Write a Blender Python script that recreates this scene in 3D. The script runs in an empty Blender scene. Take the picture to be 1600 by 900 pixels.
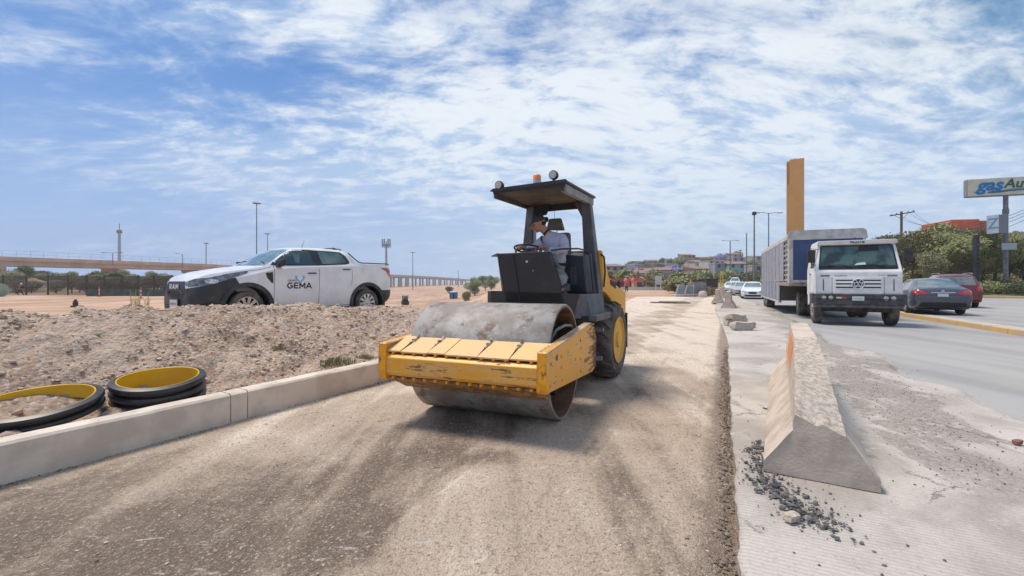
import bpy, bmesh, math, random
from mathutils import Vector, Matrix, noise
from mathutils.bvhtree import BVHTree
PI = math.pi
R = math.radians
random.seed(7)
scn = bpy.context.scene
COL = scn.collection

# ------------------------------------------------------------------ camera, world, sun, exposure
FPX, CAMH = 714.0, 1.46
cd = bpy.data.cameras.new('camera')
cd.sensor_width = 36.0
cd.lens = FPX / 1600.0 * 36.0
cd.shift_y = -10 / 1600.0
cd.clip_end = 5000
cam = bpy.data.objects.new('camera', cd)
COL.objects.link(cam)
cam.location = (0, 0, CAMH)
cam.rotation_euler = (R(90), 0, 0)
scn.camera = cam

SUN_TO = Vector((-0.38, 0.12, 0.91)).normalized()
sun_el = math.asin(SUN_TO.z)
sun_az = math.atan2(SUN_TO.x, SUN_TO.y)
sl = bpy.data.lights.new('sun', 'SUN')
sl.energy = 3.1
sl.angle = R(19)
sl.color = (1.0, 0.92, 0.82)
so = bpy.data.objects.new('sun', sl)
COL.objects.link(so)
so.rotation_euler = SUN_TO.to_track_quat('Z', 'Y').to_euler()

scn.view_settings.view_transform = 'Standard'
scn.view_settings.look = 'None'
scn.view_settings.exposure = 0.28
scn.view_settings.gamma = 1.0

world = bpy.data.worlds.new("World")
scn.world = world
world.use_nodes = True


class NT:
    """tiny node-tree helper"""
    def __init__(s, tree):
        s.t = tree
        s.t.nodes.clear()

    def n(s, typ, **kw):
        nd = s.t.nodes.new(typ)
        for k, v in kw.items():
            if k.startswith('i_'):
                key = k[2:]
                key = int(key) if key.isdigit() else key.replace('_', ' ')
                s.set(nd.inputs[key], v)
            else:
                setattr(nd, k, v)
        return nd

    def set(s, inp, v):
        if isinstance(v, bpy.types.NodeSocket):
            s.t.links.new(v, inp)
        elif isinstance(v, (tuple, list)) and len(v) == 3 and inp.type == 'RGBA':
            inp.default_value = (*v, 1)
        else:
            inp.default_value = v

    def math(s, op, a, b=None, c=None, clamp=False):
        nd = s.t.nodes.new('ShaderNodeMath')
        nd.operation = op
        nd.use_clamp = clamp
        for i, v in enumerate((a, b, c)):
            if v is not None:
                s.set(nd.inputs[i], v)
        return nd.outputs[0]

    def vmath(s, op, a, b=None):
        nd = s.t.nodes.new('ShaderNodeVectorMath')
        nd.operation = op
        s.set(nd.inputs[0], a)
        if b is not None:
            s.set(nd.inputs[1], b)
        return nd.outputs[0] if op not in ('LENGTH', 'DISTANCE', 'DOT_PRODUCT') else nd.outputs['Value']

    def mix(s, f, a, b, blend='MIX'):
        nd = s.t.nodes.new('ShaderNodeMix')
        nd.data_type = 'RGBA'
        nd.blend_type = blend
        s.set(nd.inputs['Factor'], f)
        s.set(nd.inputs[6], a)
        s.set(nd.inputs[7], b)
        return nd.outputs[2]

    def ramp(s, f, lo, hi):
        nd = s.t.nodes.new('ShaderNodeMapRange')
        nd.interpolation_type = 'SMOOTHSTEP'
        s.set(nd.inputs[0], f)
        s.set(nd.inputs[1], lo)
        s.set(nd.inputs[2], hi)
        return nd.outputs[0]

    def noise(s, vec, scale, detail=4, rough=0.55, dist=0.0):
        nd = s.t.nodes.new('ShaderNodeTexNoise')
        s.set(nd.inputs['Vector'], vec)
        nd.inputs['Scale'].default_value = scale
        nd.inputs['Detail'].default_value = detail
        nd.inputs['Roughness'].default_value = rough
        nd.inputs['Distortion'].default_value = dist
        return nd.outputs['Fac']

    def vor(s, vec, scale, feature='F1', out='Distance'):
        nd = s.t.nodes.new('ShaderNodeTexVoronoi')
        nd.feature = feature
        s.set(nd.inputs['Vector'], vec)
        nd.inputs['Scale'].default_value = scale
        return nd.outputs[out]

    def mapping(s, vec, loc=(0, 0, 0), rot=(0, 0, 0), scale=(1, 1, 1)):
        nd = s.t.nodes.new('ShaderNodeMapping')
        s.set(nd.inputs[0], vec)
        nd.inputs[1].default_value = loc
        nd.inputs[2].default_value = rot
        nd.inputs[3].default_value = scale
        return nd.outputs[0]


def build_world():
    w = NT(world.node_tree)
    tc = w.n('ShaderNodeTexCoord')
    d = tc.outputs['Generated']
    sky = w.n('ShaderNodeTexSky', sky_type='NISHITA', sun_disc=False)
    sky.sun_elevation = sun_el
    sky.sun_rotation = sun_az
    sky.air_density = 1.0
    sky.dust_density = 0.6
    sky.ozone_density = 2.0
    sep = w.n('ShaderNodeSeparateXYZ', i_Vector=d)
    z = w.math('MAXIMUM', sep.outputs['Z'], 0.0)
    zz = w.math('ADD', z, 0.24)
    px = w.math('DIVIDE', sep.outputs['X'], zz)
    py = w.math('DIVIDE', sep.outputs['Y'], zz)
    comb = w.n('ShaderNodeCombineXYZ', i_X=px, i_Y=py)
    p = comb.outputs[0]
    # thin high veil, streaky, plus small puffs and broader masses
    warp = w.noise(p, 0.9, 3, 0.5)
    p2 = w.vmath('ADD', p, w.n('ShaderNodeCombineXYZ', i_X=w.math('MULTIPLY', warp, 0.7), i_Y=w.math('MULTIPLY', warp, 0.35)).outputs[0])
    big = w.noise(w.mapping(p2, loc=(3.1, 1.7, 0), rot=(0, 0, R(-28)), scale=(0.42, 0.75, 1)), 1.0, 4, 0.55)
    strk = w.noise(w.mapping(p2, loc=(7.0, 2.0, 3), rot=(0, 0, R(32)), scale=(1.0, 3.4, 1)), 1.7, 7, 0.62, 0.4)
    puff = w.noise(w.mapping(p2, loc=(1.0, 9.0, 5), rot=(0, 0, R(-20)), scale=(2.6, 4.6, 1)), 1.9, 6, 0.64)
    a = w.math('ADD', w.math('MULTIPLY', big, 1.50), w.math('MULTIPLY', strk, 0.66))
    cell = w.noise(w.mapping(p2, loc=(11.0, 4.0, 2), rot=(0, 0, R(-35)), scale=(3.4, 5.2, 1)), 2.6, 5, 0.62, 0.3)
    a = w.math('ADD', a, w.math('MULTIPLY', puff, 0.34))
    a = w.math('ADD', a, w.math('MULTIPLY', w.math('SUBTRACT', cell, .5), 0.26))
    glow = w.ramp(w.vmath('DOT_PRODUCT', d, tuple(Vector((.22, .84, .50)).normalized())), .80, .99)
    a = w.math('ADD', a, w.math('MULTIPLY', glow, .21))
    corner = w.ramp(w.vmath('DOT_PRODUCT', d, tuple(Vector((.70, .60, .43)).normalized())), .965, 1.0)
    rightb = w.ramp(w.vmath('DOT_PRODUCT', d, tuple(Vector((.68, .70, .22)).normalized())), .90, 1.0)
    a = w.math('ADD', a, w.math('MULTIPLY', rightb, .16))
    a = w.math('SUBTRACT', a, w.math('MULTIPLY', corner, .16))
    upl = w.ramp(w.vmath('DOT_PRODUCT', d, tuple(Vector((-.72, .68, .38)).normalized())), .88, 1.0)
    a = w.math('SUBTRACT', a, w.math('MULTIPLY', upl, .14))
    cov = w.ramp(a, 1.04, 1.40)
    corner0 = w.ramp(w.vmath('DOT_PRODUCT', d, tuple(Vector((.70, .60, .43)).normalized())), .955, 1.0)
    # blue ground tone of the sky: lavender low, azure high
    el = w.ramp(z, 0.0, 0.55)
    base = w.mix(el, (2.8, 4.5, 7.5), (0.22, 1.55, 4.6))
    base = w.mix(corner0, base, (0.10, 1.7, 3.7))
    left = w.ramp(sep.outputs['X'], 0.15, -0.65)
    base = w.mix(w.math('MULTIPLY', left, 0.45), base, (.75, 2.4, 6.4))
    nis = w.mix(0.72, sky.outputs[0], base)
    # cloud tones: white tops, grey-lavender undersides
    ctone = w.ramp(w.math('ADD', w.math('ADD', w.math('MULTIPLY', puff, 0.5), w.math('MULTIPLY', cell, 0.45)), w.math('MULTIPLY', glow, 0.10)), 0.42, 0.60)
    cl = w.mix(ctone, (3.9, 5.2, 7.1), (7.7, 8.1, 8.4))
    veil = w.math('MULTIPLY', w.ramp(z, 0.36, 0.0), 0.80)
    lowv = w.mix(w.math('MULTIPLY', left, 0.8), (4.6, 5.8, 7.4), (2.6, 3.8, 6.5))
    col = w.mix(w.math('MULTIPLY', cov, 0.88), nis, cl)
    col = w.mix(veil, col, lowv)
    bg = w.n('ShaderNodeBackground', i_Color=col, i_Strength=0.1)
    w.n('ShaderNodeOutputWorld', i_Surface=bg.outputs[0])


build_world()

# ------------------------------------------------------------------ materials
MATS = {}


def pbr(name, rough=0.6, metal=0.0, coat=0.0):
    m = bpy.data.materials.new(name)
    m.use_nodes = True
    t = NT(m.node_tree)
    b = t.n('ShaderNodeBsdfPrincipled')
    b.inputs['Roughness'].default_value = rough
    b.inputs['Metallic'].default_value = metal
    b.inputs['Coat Weight'].default_value = coat
    b.inputs['Coat Roughness'].default_value = 0.08
    t.n('ShaderNodeOutputMaterial', i_Surface=b.outputs[0])
    return m, t, b


def mat(name, c1, c2=None, scale=6, rough=0.6, metal=0.0, coat=0.0, bump=0.0, bscale=60, lo=0.4, hi=0.62,
        c3=None, s3=25, lo3=0.6, hi3=0.68, detail=5, stretch=None, rvar=0.0):
    """base colour with a noisy second tone, optional third tone in sharp patches (rust, chips), bump"""
    if name in MATS:
        return MATS[name]
    m, t, b = pbr(name, rough, metal, coat)
    tc = t.n('ShaderNodeTexCoord').outputs['Object']
    v = t.mapping(tc, scale=stretch) if stretch else tc
    col = None
    if c2:
        f = t.ramp(t.noise(v, scale, detail, 0.6), lo, hi)
        col = t.mix(f, c1, c2)
    if c3:
        f3 = t.ramp(t.noise(t.mapping(v, loc=(5, 3, 1)), s3, 7, 0.7), lo3, hi3)
        col = t.mix(f3, col if col else c1, c3)
        if metal < 0.5:
            t.set(b.inputs['Roughness'], t.math('ADD', t.math('MULTIPLY', f3, 0.9 - rough), rough))
    t.set(b.inputs['Base Color'], col if col else c1)
    if rvar:
        t.set(b.inputs['Roughness'], t.math('ADD', t.math('MULTIPLY', t.noise(v, scale * 2, 4), rvar), rough - rvar / 2))
    if bump:
        bn = t.n('ShaderNodeBump', i_Strength=bump, i_Height=t.noise(v, bscale, 6, 0.65))
        bn.inputs['Distance'].default_value = 0.02
        t.set(b.inputs['Normal'], bn.outputs[0])
    MATS[name] = m
    return m


W_PAINT = mat('white_paint', (.82, .80, .78), (.74, .71, .68), 2.5, .32, coat=.6)
W_TRUCK = mat('truck_white_paint', (.80, .79, .77), (.70, .68, .65), 1.8, .45, c3=(.30, .25, .20), s3=5, lo3=.66, hi3=.78)
BLACKPL = mat('black_plastic', (.022, .022, .024), (.045, .042, .04), 5, .55, bump=.1, bscale=200)
DKPL = mat('dark_bumper_plastic', (.028, .029, .031), (.06, .055, .05), 3, .5)
GLASS = mat('tinted_window_glass', (.03, .05, .05), None, rough=.04, coat=1.0)
GLASS_T = mat('teal_windscreen_glass', (.09, .17, .16), (.04, .07, .07), 1.6, .05, coat=1.0)
CHROME = mat('chrome', (.8, .8, .82), rough=.15, metal=1)
ALLOY = mat('alloy_rim', (.62, .62, .63), (.45, .44, .43), 8, .35, metal=.8)
RUBBER = mat('tyre_rubber', (.028, .027, .026), (.085, .075, .066), 7, .85, bump=.15, bscale=80)
RUBDUST = mat('dusty_tyre_rubber', (.070, .062, .055), (.16, .135, .11), 4, .9, bump=.2, bscale=60)
STEEL_D = mat('drum_steel', (.37, .345, .32), (.24, .205, .175), 3.2, .62, metal=.15, bump=.22, bscale=35,
              c3=(.16, .10, .065), s3=5, lo3=.50, hi3=.66, rvar=.2)
RUST = mat('rusty_steel', (.16, .085, .045), (.26, .14, .075), 7, .85, bump=.3, bscale=50)
YEL = mat('worn_yellow_paint', (.84, .365, .012), (.76, .32, .014), 6, .40, c3=(.22, .11, .05), s3=4, lo3=.57, hi3=.61, bump=.08, bscale=30)
def m_scraped(name, amount, rot=(R(-24), 0, 0), scl=(3, 1.3, 13), more=0.0):
    m, t, b = pbr(name, .42)
    tc = t.n('ShaderNodeTexCoord').outputs['Object']
    c = t.mix(t.ramp(t.noise(tc, 3, 5, .6), .35, .65), (.84, .365, .012), (.78, .37, .04))
    # long thin scratches running up the plate, worn patches and rust that gathers at the rear end and edges
    sc = t.noise(t.mapping(tc, rot=rot, scale=scl), 2.4, 8, .72, .6)
    pt = t.noise(t.mapping(tc, loc=(3, 1, 7)), 3.2, 9, .78, .5)
    sep = t.n('ShaderNodeSeparateXYZ', i_Vector=tc)
    rear = t.math('MULTIPLY', t.ramp(sep.outputs[1], .45, 1.25), .17 * amount)
    v = t.math('ADD', t.math('ADD', t.math('MULTIPLY', sc, .62), t.math('MULTIPLY', pt, .38)), t.math('ADD', rear, more))
    c = t.mix(t.math('MULTIPLY', t.ramp(v, .50, .56), .55), c, (.70, .45, .20))
    f = t.ramp(v, .575, .615)
    c = t.mix(f, c, (.24, .105, .04))
    c = t.mix(t.ramp(v, .66, .72), c, (.09, .04, .025))
    t.set(b.inputs['Base Color'], c)
    t.set(b.inputs['Roughness'], t.math('ADD', t.math('MULTIPLY', f, .4), .42))
    bn = t.n('ShaderNodeBump', i_Strength=.25, i_Height=t.math('SUBTRACT', 1.0, f))
    bn.inputs['Distance'].default_value = .003
    t.set(b.inputs['Normal'], bn.outputs[0])
    return m


YELS = m_scraped('scraped_yellow_paint', 1.0)
YELB = m_scraped('scraped_beam_paint', 0.0, (0, 0, 0), (1.0, 3, 11), .040)
YELP = mat('faded_yellow_plate', (.78, .49, .20), (.74, .47, .22), 4, .5, c3=(.33, .19, .09), s3=11, lo3=.63, hi3=.72, bump=.1, bscale=40)
YELH = mat('hood_yellow_paint', (.86, .41, .015), (.80, .39, .03), 2.5, .35, c3=(.35, .25, .14), s3=6, lo3=.70, hi3=.80)
YRIM = mat('yellow_wheel_rim', (.76, .40, .03), (.66, .37, .07), 5, .5)
CABBLK = mat('cab_black_steel', (.022, .018, .016), (.040, .031, .026), 3, .5, c3=(.10, .085, .07), s3=14, lo3=.73, hi3=.77)
CABSUN = mat('cab_sunlit_flange', (.13, .10, .085), (.09, .07, .06), 4, .6)  # lighter brown paints in the sun falling on the left-facing flanges
CABGRY = mat('cab_grey_steel', (.075, .075, .080), (.12, .12, .125), 4, .5, c3=(.25, .23, .21), s3=10, lo3=.66, hi3=.74)
UNDER = mat('canopy_underside', (.10, .075, .055), (.055, .042, .034), 4, .7)
DARK = mat('shadow_black_metal', (.012, .012, .013), (.025, .022, .02), 5, .7)
CONC = mat('concrete_kerb', (.68, .58, .475), (.55, .46, .37), 3, .85, bump=.25, bscale=90, c3=(.27, .22, .18), s3=22, lo3=.655, hi3=.70)
CONCB = mat('barrier_concrete', (.60, .50, .405), (.46, .375, .30), 4, .88, bump=.5, bscale=45, c3=(.20, .165, .135), s3=24, lo3=.655, hi3=.69)
CONCR = mat('broken_concrete', (.55, .47, .385), (.36, .295, .235), 26, .95, bump=.8, bscale=30, c3=(.56, .53, .48), s3=30, lo3=.6, hi3=.66)


# ------------------------------------------------------------------ mesh builder
class MB:
    def __init__(s):
        s.bm = bmesh.new()

    def face(s, pts):
        vs = [s.bm.verts.new(p) for p in pts]
        return s.bm.faces.new(vs)

    def box(s, x0, x1, y0, y1, z0, z1, M=None, taper=None):
        c = [(x0, y0, z0), (x1, y0, z0), (x1, y1, z0), (x0, y1, z0), (x0, y0, z1), (x1, y0, z1), (x1, y1, z1), (x0, y1, z1)]
        if taper:
            cx, cy = (x0 + x1) / 2, (y0 + y1) / 2
            c = c[:4] + [(cx + (x - cx) * taper, cy + (y - cy) * taper, z) for x, y, z in c[4:]]
        return s.hexa(c, M)

    def hexa(s, c, M=None):
        if M:
            c = [M @ Vector(p) for p in c]
        v = [s.bm.verts.new(p) for p in c]
        for f in ((0, 3, 2, 1), (4, 5, 6, 7), (0, 1, 5, 4), (1, 2, 6, 5), (2, 3, 7, 6), (3, 0, 4, 7)):
            s.bm.faces.new([v[i] for i in f])
        return s

    def prism(s, poly, axis, d0, d1, M=None):
        """poly in the plane perpendicular to axis: x->(y,z) y->(x,z) z->(x,y)"""
        def P(a, b, d):
            p = {'x': (d, a, b), 'y': (a, d, b), 'z': (a, b, d)}[axis]
            return M @ Vector(p) if M else p
        n = len(poly)
        A = [s.bm.verts.new(P(a, b, d0)) for a, b in poly]
        B = [s.bm.verts.new(P(a, b, d1)) for a, b in poly]
        s.bm.faces.new(A)
        s.bm.faces.new(B)
        for i in range(n):
            j = (i + 1) % n
            s.bm.faces.new((A[i], A[j], B[j], B[i]))
        return s

    def tube(s, pts, r, n=8, closed=False, cap=True):
        pts = [Vector(p) for p in pts]
        rs = r if isinstance(r, (list, tuple)) else [r] * len(pts)
        rings = []
        up = None
        for i, p in enumerate(pts):
            a = pts[i - 1] if (i > 0 or closed) else p
            b = pts[(i + 1) % len(pts)] if (i < len(pts) - 1 or closed) else p
            t = (b - a).normalized()
            if up is None:
                up = Vector((0, 0, 1)) if abs(t.z) < .9 else Vector((1, 0, 0))
            u = (up - t * up.dot(t))
            u = u.normalized() if u.length > 1e-5 else t.orthogonal().normalized()
            up = u
            w = t.cross(u)
            rings.append([s.bm.verts.new(p + (u * math.cos(2 * PI * k / n) + w * math.sin(2 * PI * k / n)) * rs[i]) for k in range(n)])
        m = len(rings)
        for i in range(m if closed else m - 1):
            A, B = rings[i], rings[(i + 1) % m]
            for k in range(n):
                s.bm.faces.new((A[k], A[(k + 1) % n], B[(k + 1) % n], B[k]))
        if cap and not closed:
            s.bm.faces.new(rings[0][::-1])
            s.bm.faces.new(rings[-1])
        return s

    def lathe(s, prof, n=32, axis='z', c=(0, 0, 0), closed=False, M=None):
        """prof = [(radius, height)...] around axis through c"""
        rings = []
        c = Vector(c)
        for r, h in prof:
            ring = []
            for k in range(n):
                a = 2 * PI * k / n
                x, y = r * math.cos(a), r * math.sin(a)
                p = {'z': Vector((x, y, h)), 'x': Vector((h, x, y)), 'y': Vector((x, h, y))}[axis] + c
                ring.append(s.bm.verts.new(M @ p if M else p))
            rings.append(ring)
        m = len(rings)
        for i in range(m if closed else m - 1):
            A, B = rings[i], rings[(i + 1) % m]
            for k in range(n):
                s.bm.faces.new((A[k], A[(k + 1) % n], B[(k + 1) % n], B[k]))
        if not closed:
            s.bm.faces.new(rings[0][::-1])
            s.bm.faces.new(rings[-1])
        return s

    def rough(s, amt, freq=6.0, seed=0):
        for v in s.bm.verts:
            n = noise.noise_vector(v.co * freq + Vector((seed, seed * 2, 3)))
            v.co += n * amt
        return s

    def mesh(s, name, material=None, bevel=0, smooth=False, seg=1):
        bm = s.bm
        bmesh.ops.remove_doubles(bm, verts=bm.verts, dist=1e-5)
        if bevel:
            es = [e for e in bm.edges if len(e.link_faces) == 2 and e.calc_face_angle(0) > 0.5]
            if es:
                bmesh.ops.bevel(bm, geom=es, offset=bevel, segments=seg, affect='EDGES', profile=0.6, clamp_overlap=True)
        bmesh.ops.recalc_face_normals(bm, faces=bm.faces)
        me = bpy.data.meshes.new(name)
        bm.to_mesh(me)
        bm.free()
        if material:
            me.materials.append(material)
        if smooth:
            shade(me)
        return me

    def build(s, name, material, parent=None, bevel=0, smooth=False, seg=1, **kw):
        return link(name, s.mesh(name, material, bevel, smooth, seg), parent, **kw)


def shade(me, ang=42):
    me.polygons.foreach_set('use_smooth', [True] * len(me.polygons))
    me.set_sharp_from_angle(angle=R(ang))


def link(name, me, parent=None, loc=None, rot=None, **kw):
    o = bpy.data.objects.new(name, me)
    COL.objects.link(o)
    if parent:
        o.parent = parent
    if loc is not None:
        o.location = loc
    if rot is not None:
        o.rotation_euler = rot
    for k, v in kw.items():
        o[k] = v
    return o


def thing(name, label, cat, loc=(0, 0, 0), rz=0, group=None):
    o = link(name, None, loc=loc, rot=(0, 0, rz), label=label, category=cat)
    if group:
        o['group'] = group
    return o


def solo(mb, name, material, label, cat, group=None, loc=(0, 0, 0), rz=0, **kw):
    o = mb.build(name, material, loc=loc, rot=(0, 0, rz), **kw)
    o['label'] = label
    o['category'] = cat
    if group:
        o['group'] = group
    return o


def copy_tree(o, parent=None, **kw):
    c = o.copy()
    COL.objects.link(c)
    c.parent = parent
    for k, v in kw.items():
        c[k] = v
    for ch in list(o.children):
        copy_tree(ch, c)
    return c


def struct(mb, name, material, **kw):
    o = mb.build(name, material, **kw)
    o['kind'] = 'structure'
    return o


def text_mesh(txt, size, depth=.004, bold=0.0, shear=0.0, align='CENTER', mat_=None, spacing=1.0):
    cu = bpy.data.curves.new('lettering', 'FONT')
    cu.body = txt
    cu.size = size
    cu.extrude = depth
    cu.offset = bold
    cu.shear = shear
    cu.align_x = align
    cu.align_y = 'CENTER'
    cu.space_character = spacing
    cu.resolution_u = 3
    o = bpy.data.objects.new('lettering', cu)
    COL.objects.link(o)
    dg = bpy.context.evaluated_depsgraph_get()
    me = bpy.data.meshes.new_from_object(o.evaluated_get(dg))
    bpy.data.objects.remove(o)
    me.materials.clear()
    if mat_:
        me.materials.append(mat_)
    return me


def put_text(name, txt, size, material, parent, loc, xdir, ydir, **kw):
    me = text_mesh(txt, size, mat_=material, **kw)
    x = Vector(xdir).normalized()
    y = Vector(ydir).normalized()
    z = x.cross(y)
    M = Matrix((x, y, z)).transposed().to_4x4()
    M.translation = Vector(loc)
    me.transform(M)
    return link(name, me, parent)


def frame_pt(org, yaw, x, y):
    c, s = math.cos(yaw), math.sin(yaw)
    return org[0] + x * c - y * s, org[1] + x * s + y * c


def apply_mods(o):
    dg = bpy.context.evaluated_depsgraph_get()
    me = bpy.data.meshes.new_from_object(o.evaluated_get(dg))
    o.modifiers.clear()
    old = o.data
    o.data = me
    me.name = old.name
    return o


def sst(a, b, x):
    t = min(1, max(0, (x - a) / (b - a)))
    return t * t * (3 - 2 * t)


def fbm(x, y, o=4, z=0.0):
    return noise.fractal(Vector((x, y, z)), 1.0, 2.0, o)


def lerp_keys(keys, x):
    """keys: list of (x, v1, v2, ...); smooth interpolation (Catmull-like via smooth monotone)"""
    if x <= keys[0][0]:
        return keys[0][1:]
    if x >= keys[-1][0]:
        return keys[-1][1:]
    for i in range(len(keys) - 1):
        a, b = keys[i], keys[i + 1]
        if a[0] <= x <= b[0]:
            t = (x - a[0]) / (b[0] - a[0])
            return tuple(p + (q - p) * t for p, q in zip(a[1:], b[1:]))


#@@TERRAIN
# ------------------------------------------------------------------ ground, road, slab, embankment
KO = (-3.65, 3.26)          # a point on the foot of the left kerb
KD = Vector((.465, .885)).normalized()
KN = Vector((-KD.y, KD.x))


def kp(s, w):
    return KO[0] + KD.x * s + KN.x * w, KO[1] + KD.y * s + KN.y * w


def ground_h(x, y):
    """far ground: sinks a little to the left where the site has been dug out"""
    rx, ry = x - KO[0], y - KO[1]
    w = rx * KN.x + ry * KN.y
    a = sst(1.0, 6.0, w)
    near = 0.42 * a
    u = x / max(y, 1)
    pit = sst(.0, -.10, u) * sst(-.46, -.30, u)
    far = -0.60 * sst(14, 45, y) * sst(-0.02, -0.35, u) - 3.6 * pit * sst(20, 100, y)
    return -0.03 - .14 * (1 - sst(30, 44, y)) * (1 - a) + near * (1 - sst(14, 26, y)) + far


def m_ground():
    m, t, b = pbr('bare_soil', .95)
    tc = t.n('ShaderNodeTexCoord').outputs['Object']
    big = t.ramp(t.noise(tc, .09, 5, .6), .38, .62)
    c = t.mix(big, (.55, .36, .235), (.38, .22, .13))
    st = t.ramp(t.noise(t.mapping(tc, rot=(0, 0, R(25)), scale=(.5, .06, 1)), 1.2, 5, .6), .5, .66)
    c = t.mix(t.math('MULTIPLY', st, .75), c, (.25, .155, .10))
    fn = t.noise(tc, 4, 6, .7)
    c = t.mix(t.math('MULTIPLY', t.ramp(fn, .5, .7), .5), c, (.62, .52, .43))
    t.set(b.inputs['Base Color'], c)
    bn = t.n('ShaderNodeBump', i_Strength=.6, i_Height=t.noise(tc, 3, 8, .7))
    bn.inputs['Distance'].default_value = .15
    t.set(b.inputs['Normal'], bn.outputs[0])
    return m


def m_road():
    m, t, b = pbr('compacted_gravel_road', .92)
    tc = t.n('ShaderNodeTexCoord').outputs['Object']
    # along-road streaks left by the drum and tyres
    al = t.mapping(tc, rot=(0, 0, R(26)), scale=(1.5, .16, 1))
    streak = t.noise(al, 1.3, 6, .62, .4)
    blot = t.noise(tc, .62, 5, .6, .5)
    sep = t.n('ShaderNodeSeparateXYZ', i_Vector=tc)
    X, Y = sep.outputs[0], sep.outputs[1]
    # dampness: the left and near parts of the road are wetter and darker, the right strip and the far end dry
    lat = t.math('SUBTRACT', X, t.math('MULTIPLY', Y, .47))
    latn = t.math('ADD', lat, t.math('MULTIPLY', t.math('SUBTRACT', blot, .5), 1.3))
    dry = t.math('ADD', t.math('MULTIPLY', t.ramp(latn, -2.15, -1.85), .30), t.math('MULTIPLY', t.ramp(Y, 5.0, 9.5), .34))
    # tyre lanes of the roller: paler bands running along the road
    lane = t.math('MULTIPLY', t.math('SUBTRACT', t.noise(t.mapping(tc, rot=(0, 0, R(26)), scale=(2.6, .10, 1)), 1.0, 3, .5), .5), .7)
    dry = t.math('ADD', dry, lane)
    leftdry = t.math('MULTIPLY', t.math('MULTIPLY', t.ramp(lat, -2.9, -4.4), t.ramp(Y, 2.6, 4.2)), .34)
    v = t.math('ADD', dry, t.math('MULTIPLY', t.math('SUBTRACT', streak, .5), 1.1))
    v = t.math('ADD', v, t.math('MULTIPLY', t.math('SUBTRACT', blot, .5), 1.5))
    v = t.math('ADD', v, leftdry)
    mid0 = t.noise(tc, 5.5, 8, .8)
    v = t.math('ADD', v, t.math('MULTIPLY', t.math('SUBTRACT', mid0, .5), .75))
    # crisp lines left by the drum edges and tyres, broken up along their length
    lt = t.math('ADD', t.math('SUBTRACT', t.math('MULTIPLY', X, .899), t.math('MULTIPLY', Y, .438)), t.math('MULTIPLY', t.noise(tc, .5, 2, .5), .10))
    brk = t.ramp(t.noise(al, 2.2, 5, .7), .44, .56)
    for L_, wd, k_ in ((-3.10, .014, .22), (-2.42, .020, -.22), (-1.78, .016, .30), (-1.10, .022, -.25), (-.98, .012, .28), (-.42, .018, .24), (-.30, .030, -.18), (-2.0, .03, .16)):
        ln = t.math('MULTIPLY', t.ramp(t.math('ABSOLUTE', t.math('SUBTRACT', lt, L_)), wd * 1.6, wd * .5), brk)
        v = t.math('ADD', v, t.math('MULTIPLY', ln, k_ * .45))
    f = t.ramp(v, -.12, .30)
    c = t.mix(f, (.175, .120, .080), (.53, .405, .295))
    c = t.mix(t.ramp(v, .30, .66), c, (.80, .66, .52))
    # wet brown band beside the slab edge
    ed = t.math('SUBTRACT', t.math('ADD', t.math('MULTIPLY', Y, .466), .068), X)
    edn = t.math('ADD', ed, t.math('MULTIPLY', t.math('SUBTRACT', t.noise(tc, 2.2, 5, .6), .5), .25))
    c = t.mix(t.math('MULTIPLY', t.ramp(edn, .30, .16), .80), c, (.235, .165, .115))
    # darker brown area right of the drum
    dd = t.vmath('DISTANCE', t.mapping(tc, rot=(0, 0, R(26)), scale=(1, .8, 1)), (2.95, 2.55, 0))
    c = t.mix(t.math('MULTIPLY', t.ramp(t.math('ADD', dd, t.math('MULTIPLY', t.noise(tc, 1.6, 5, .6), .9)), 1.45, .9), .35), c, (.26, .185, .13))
    # aggregate
    agg = t.vor(tc, 150, 'F1', 'Color')
    g = t.n('ShaderNodeSeparateColor', i_Color=agg).outputs[0]
    c = t.mix(t.math('MULTIPLY', t.ramp(t.math('ADD', g, t.math('MULTIPLY', t.noise(tc, 6, 4, .7), .6)), 1.0, 1.25), .20), c, (.70, .61, .50))
    c = t.mix(t.math('MULTIPLY', t.ramp(g, .30, .05), .30), c, (.13, .105, .085))
    fine = t.noise(tc, 34, 5, .8)
    c = t.mix(t.math('MULTIPLY', t.ramp(fine, .52, .62), .62), c, (.13, .10, .08))
    c = t.mix(t.math('MULTIPLY', t.ramp(t.noise(t.mapping(tc, loc=(7, 3, 1)), 42, 4, .8), .55, .64), .55), c, (.74, .66, .57))
    mid = t.noise(tc, 5.5, 8, .78)
    c = t.mix(t.math('MULTIPLY', t.ramp(mid, .52, .66), .40), c, (.17, .125, .09))
    c = t.mix(t.math('MULTIPLY', t.ramp(mid, .46, .34), .35), c, (.62, .51, .41))
    # white scuffs
    sc = t.ramp(t.noise(t.mapping(tc, rot=(0, 0, R(-35)), scale=(1, 3.2, 1)), 1.8, 9, .78), .60, .66)
    c = t.mix(t.math('MULTIPLY', sc, .75), c, (.66, .58, .50))
    t.set(b.inputs['Base Color'], c)
    h = t.math('ADD', t.noise(tc, 45, 6, .75), t.math('MULTIPLY', t.vor(tc, 70), .6))
    h = t.math('ADD', h, t.math('MULTIPLY', t.noise(tc, 7, 6, .7), 2.2))
    bn = t.n('ShaderNodeBump', i_Strength=.9, i_Height=h)
    bn.inputs['Distance'].default_value = .02
    t.set(b.inputs['Normal'], bn.outputs[0])
    return m


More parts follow.
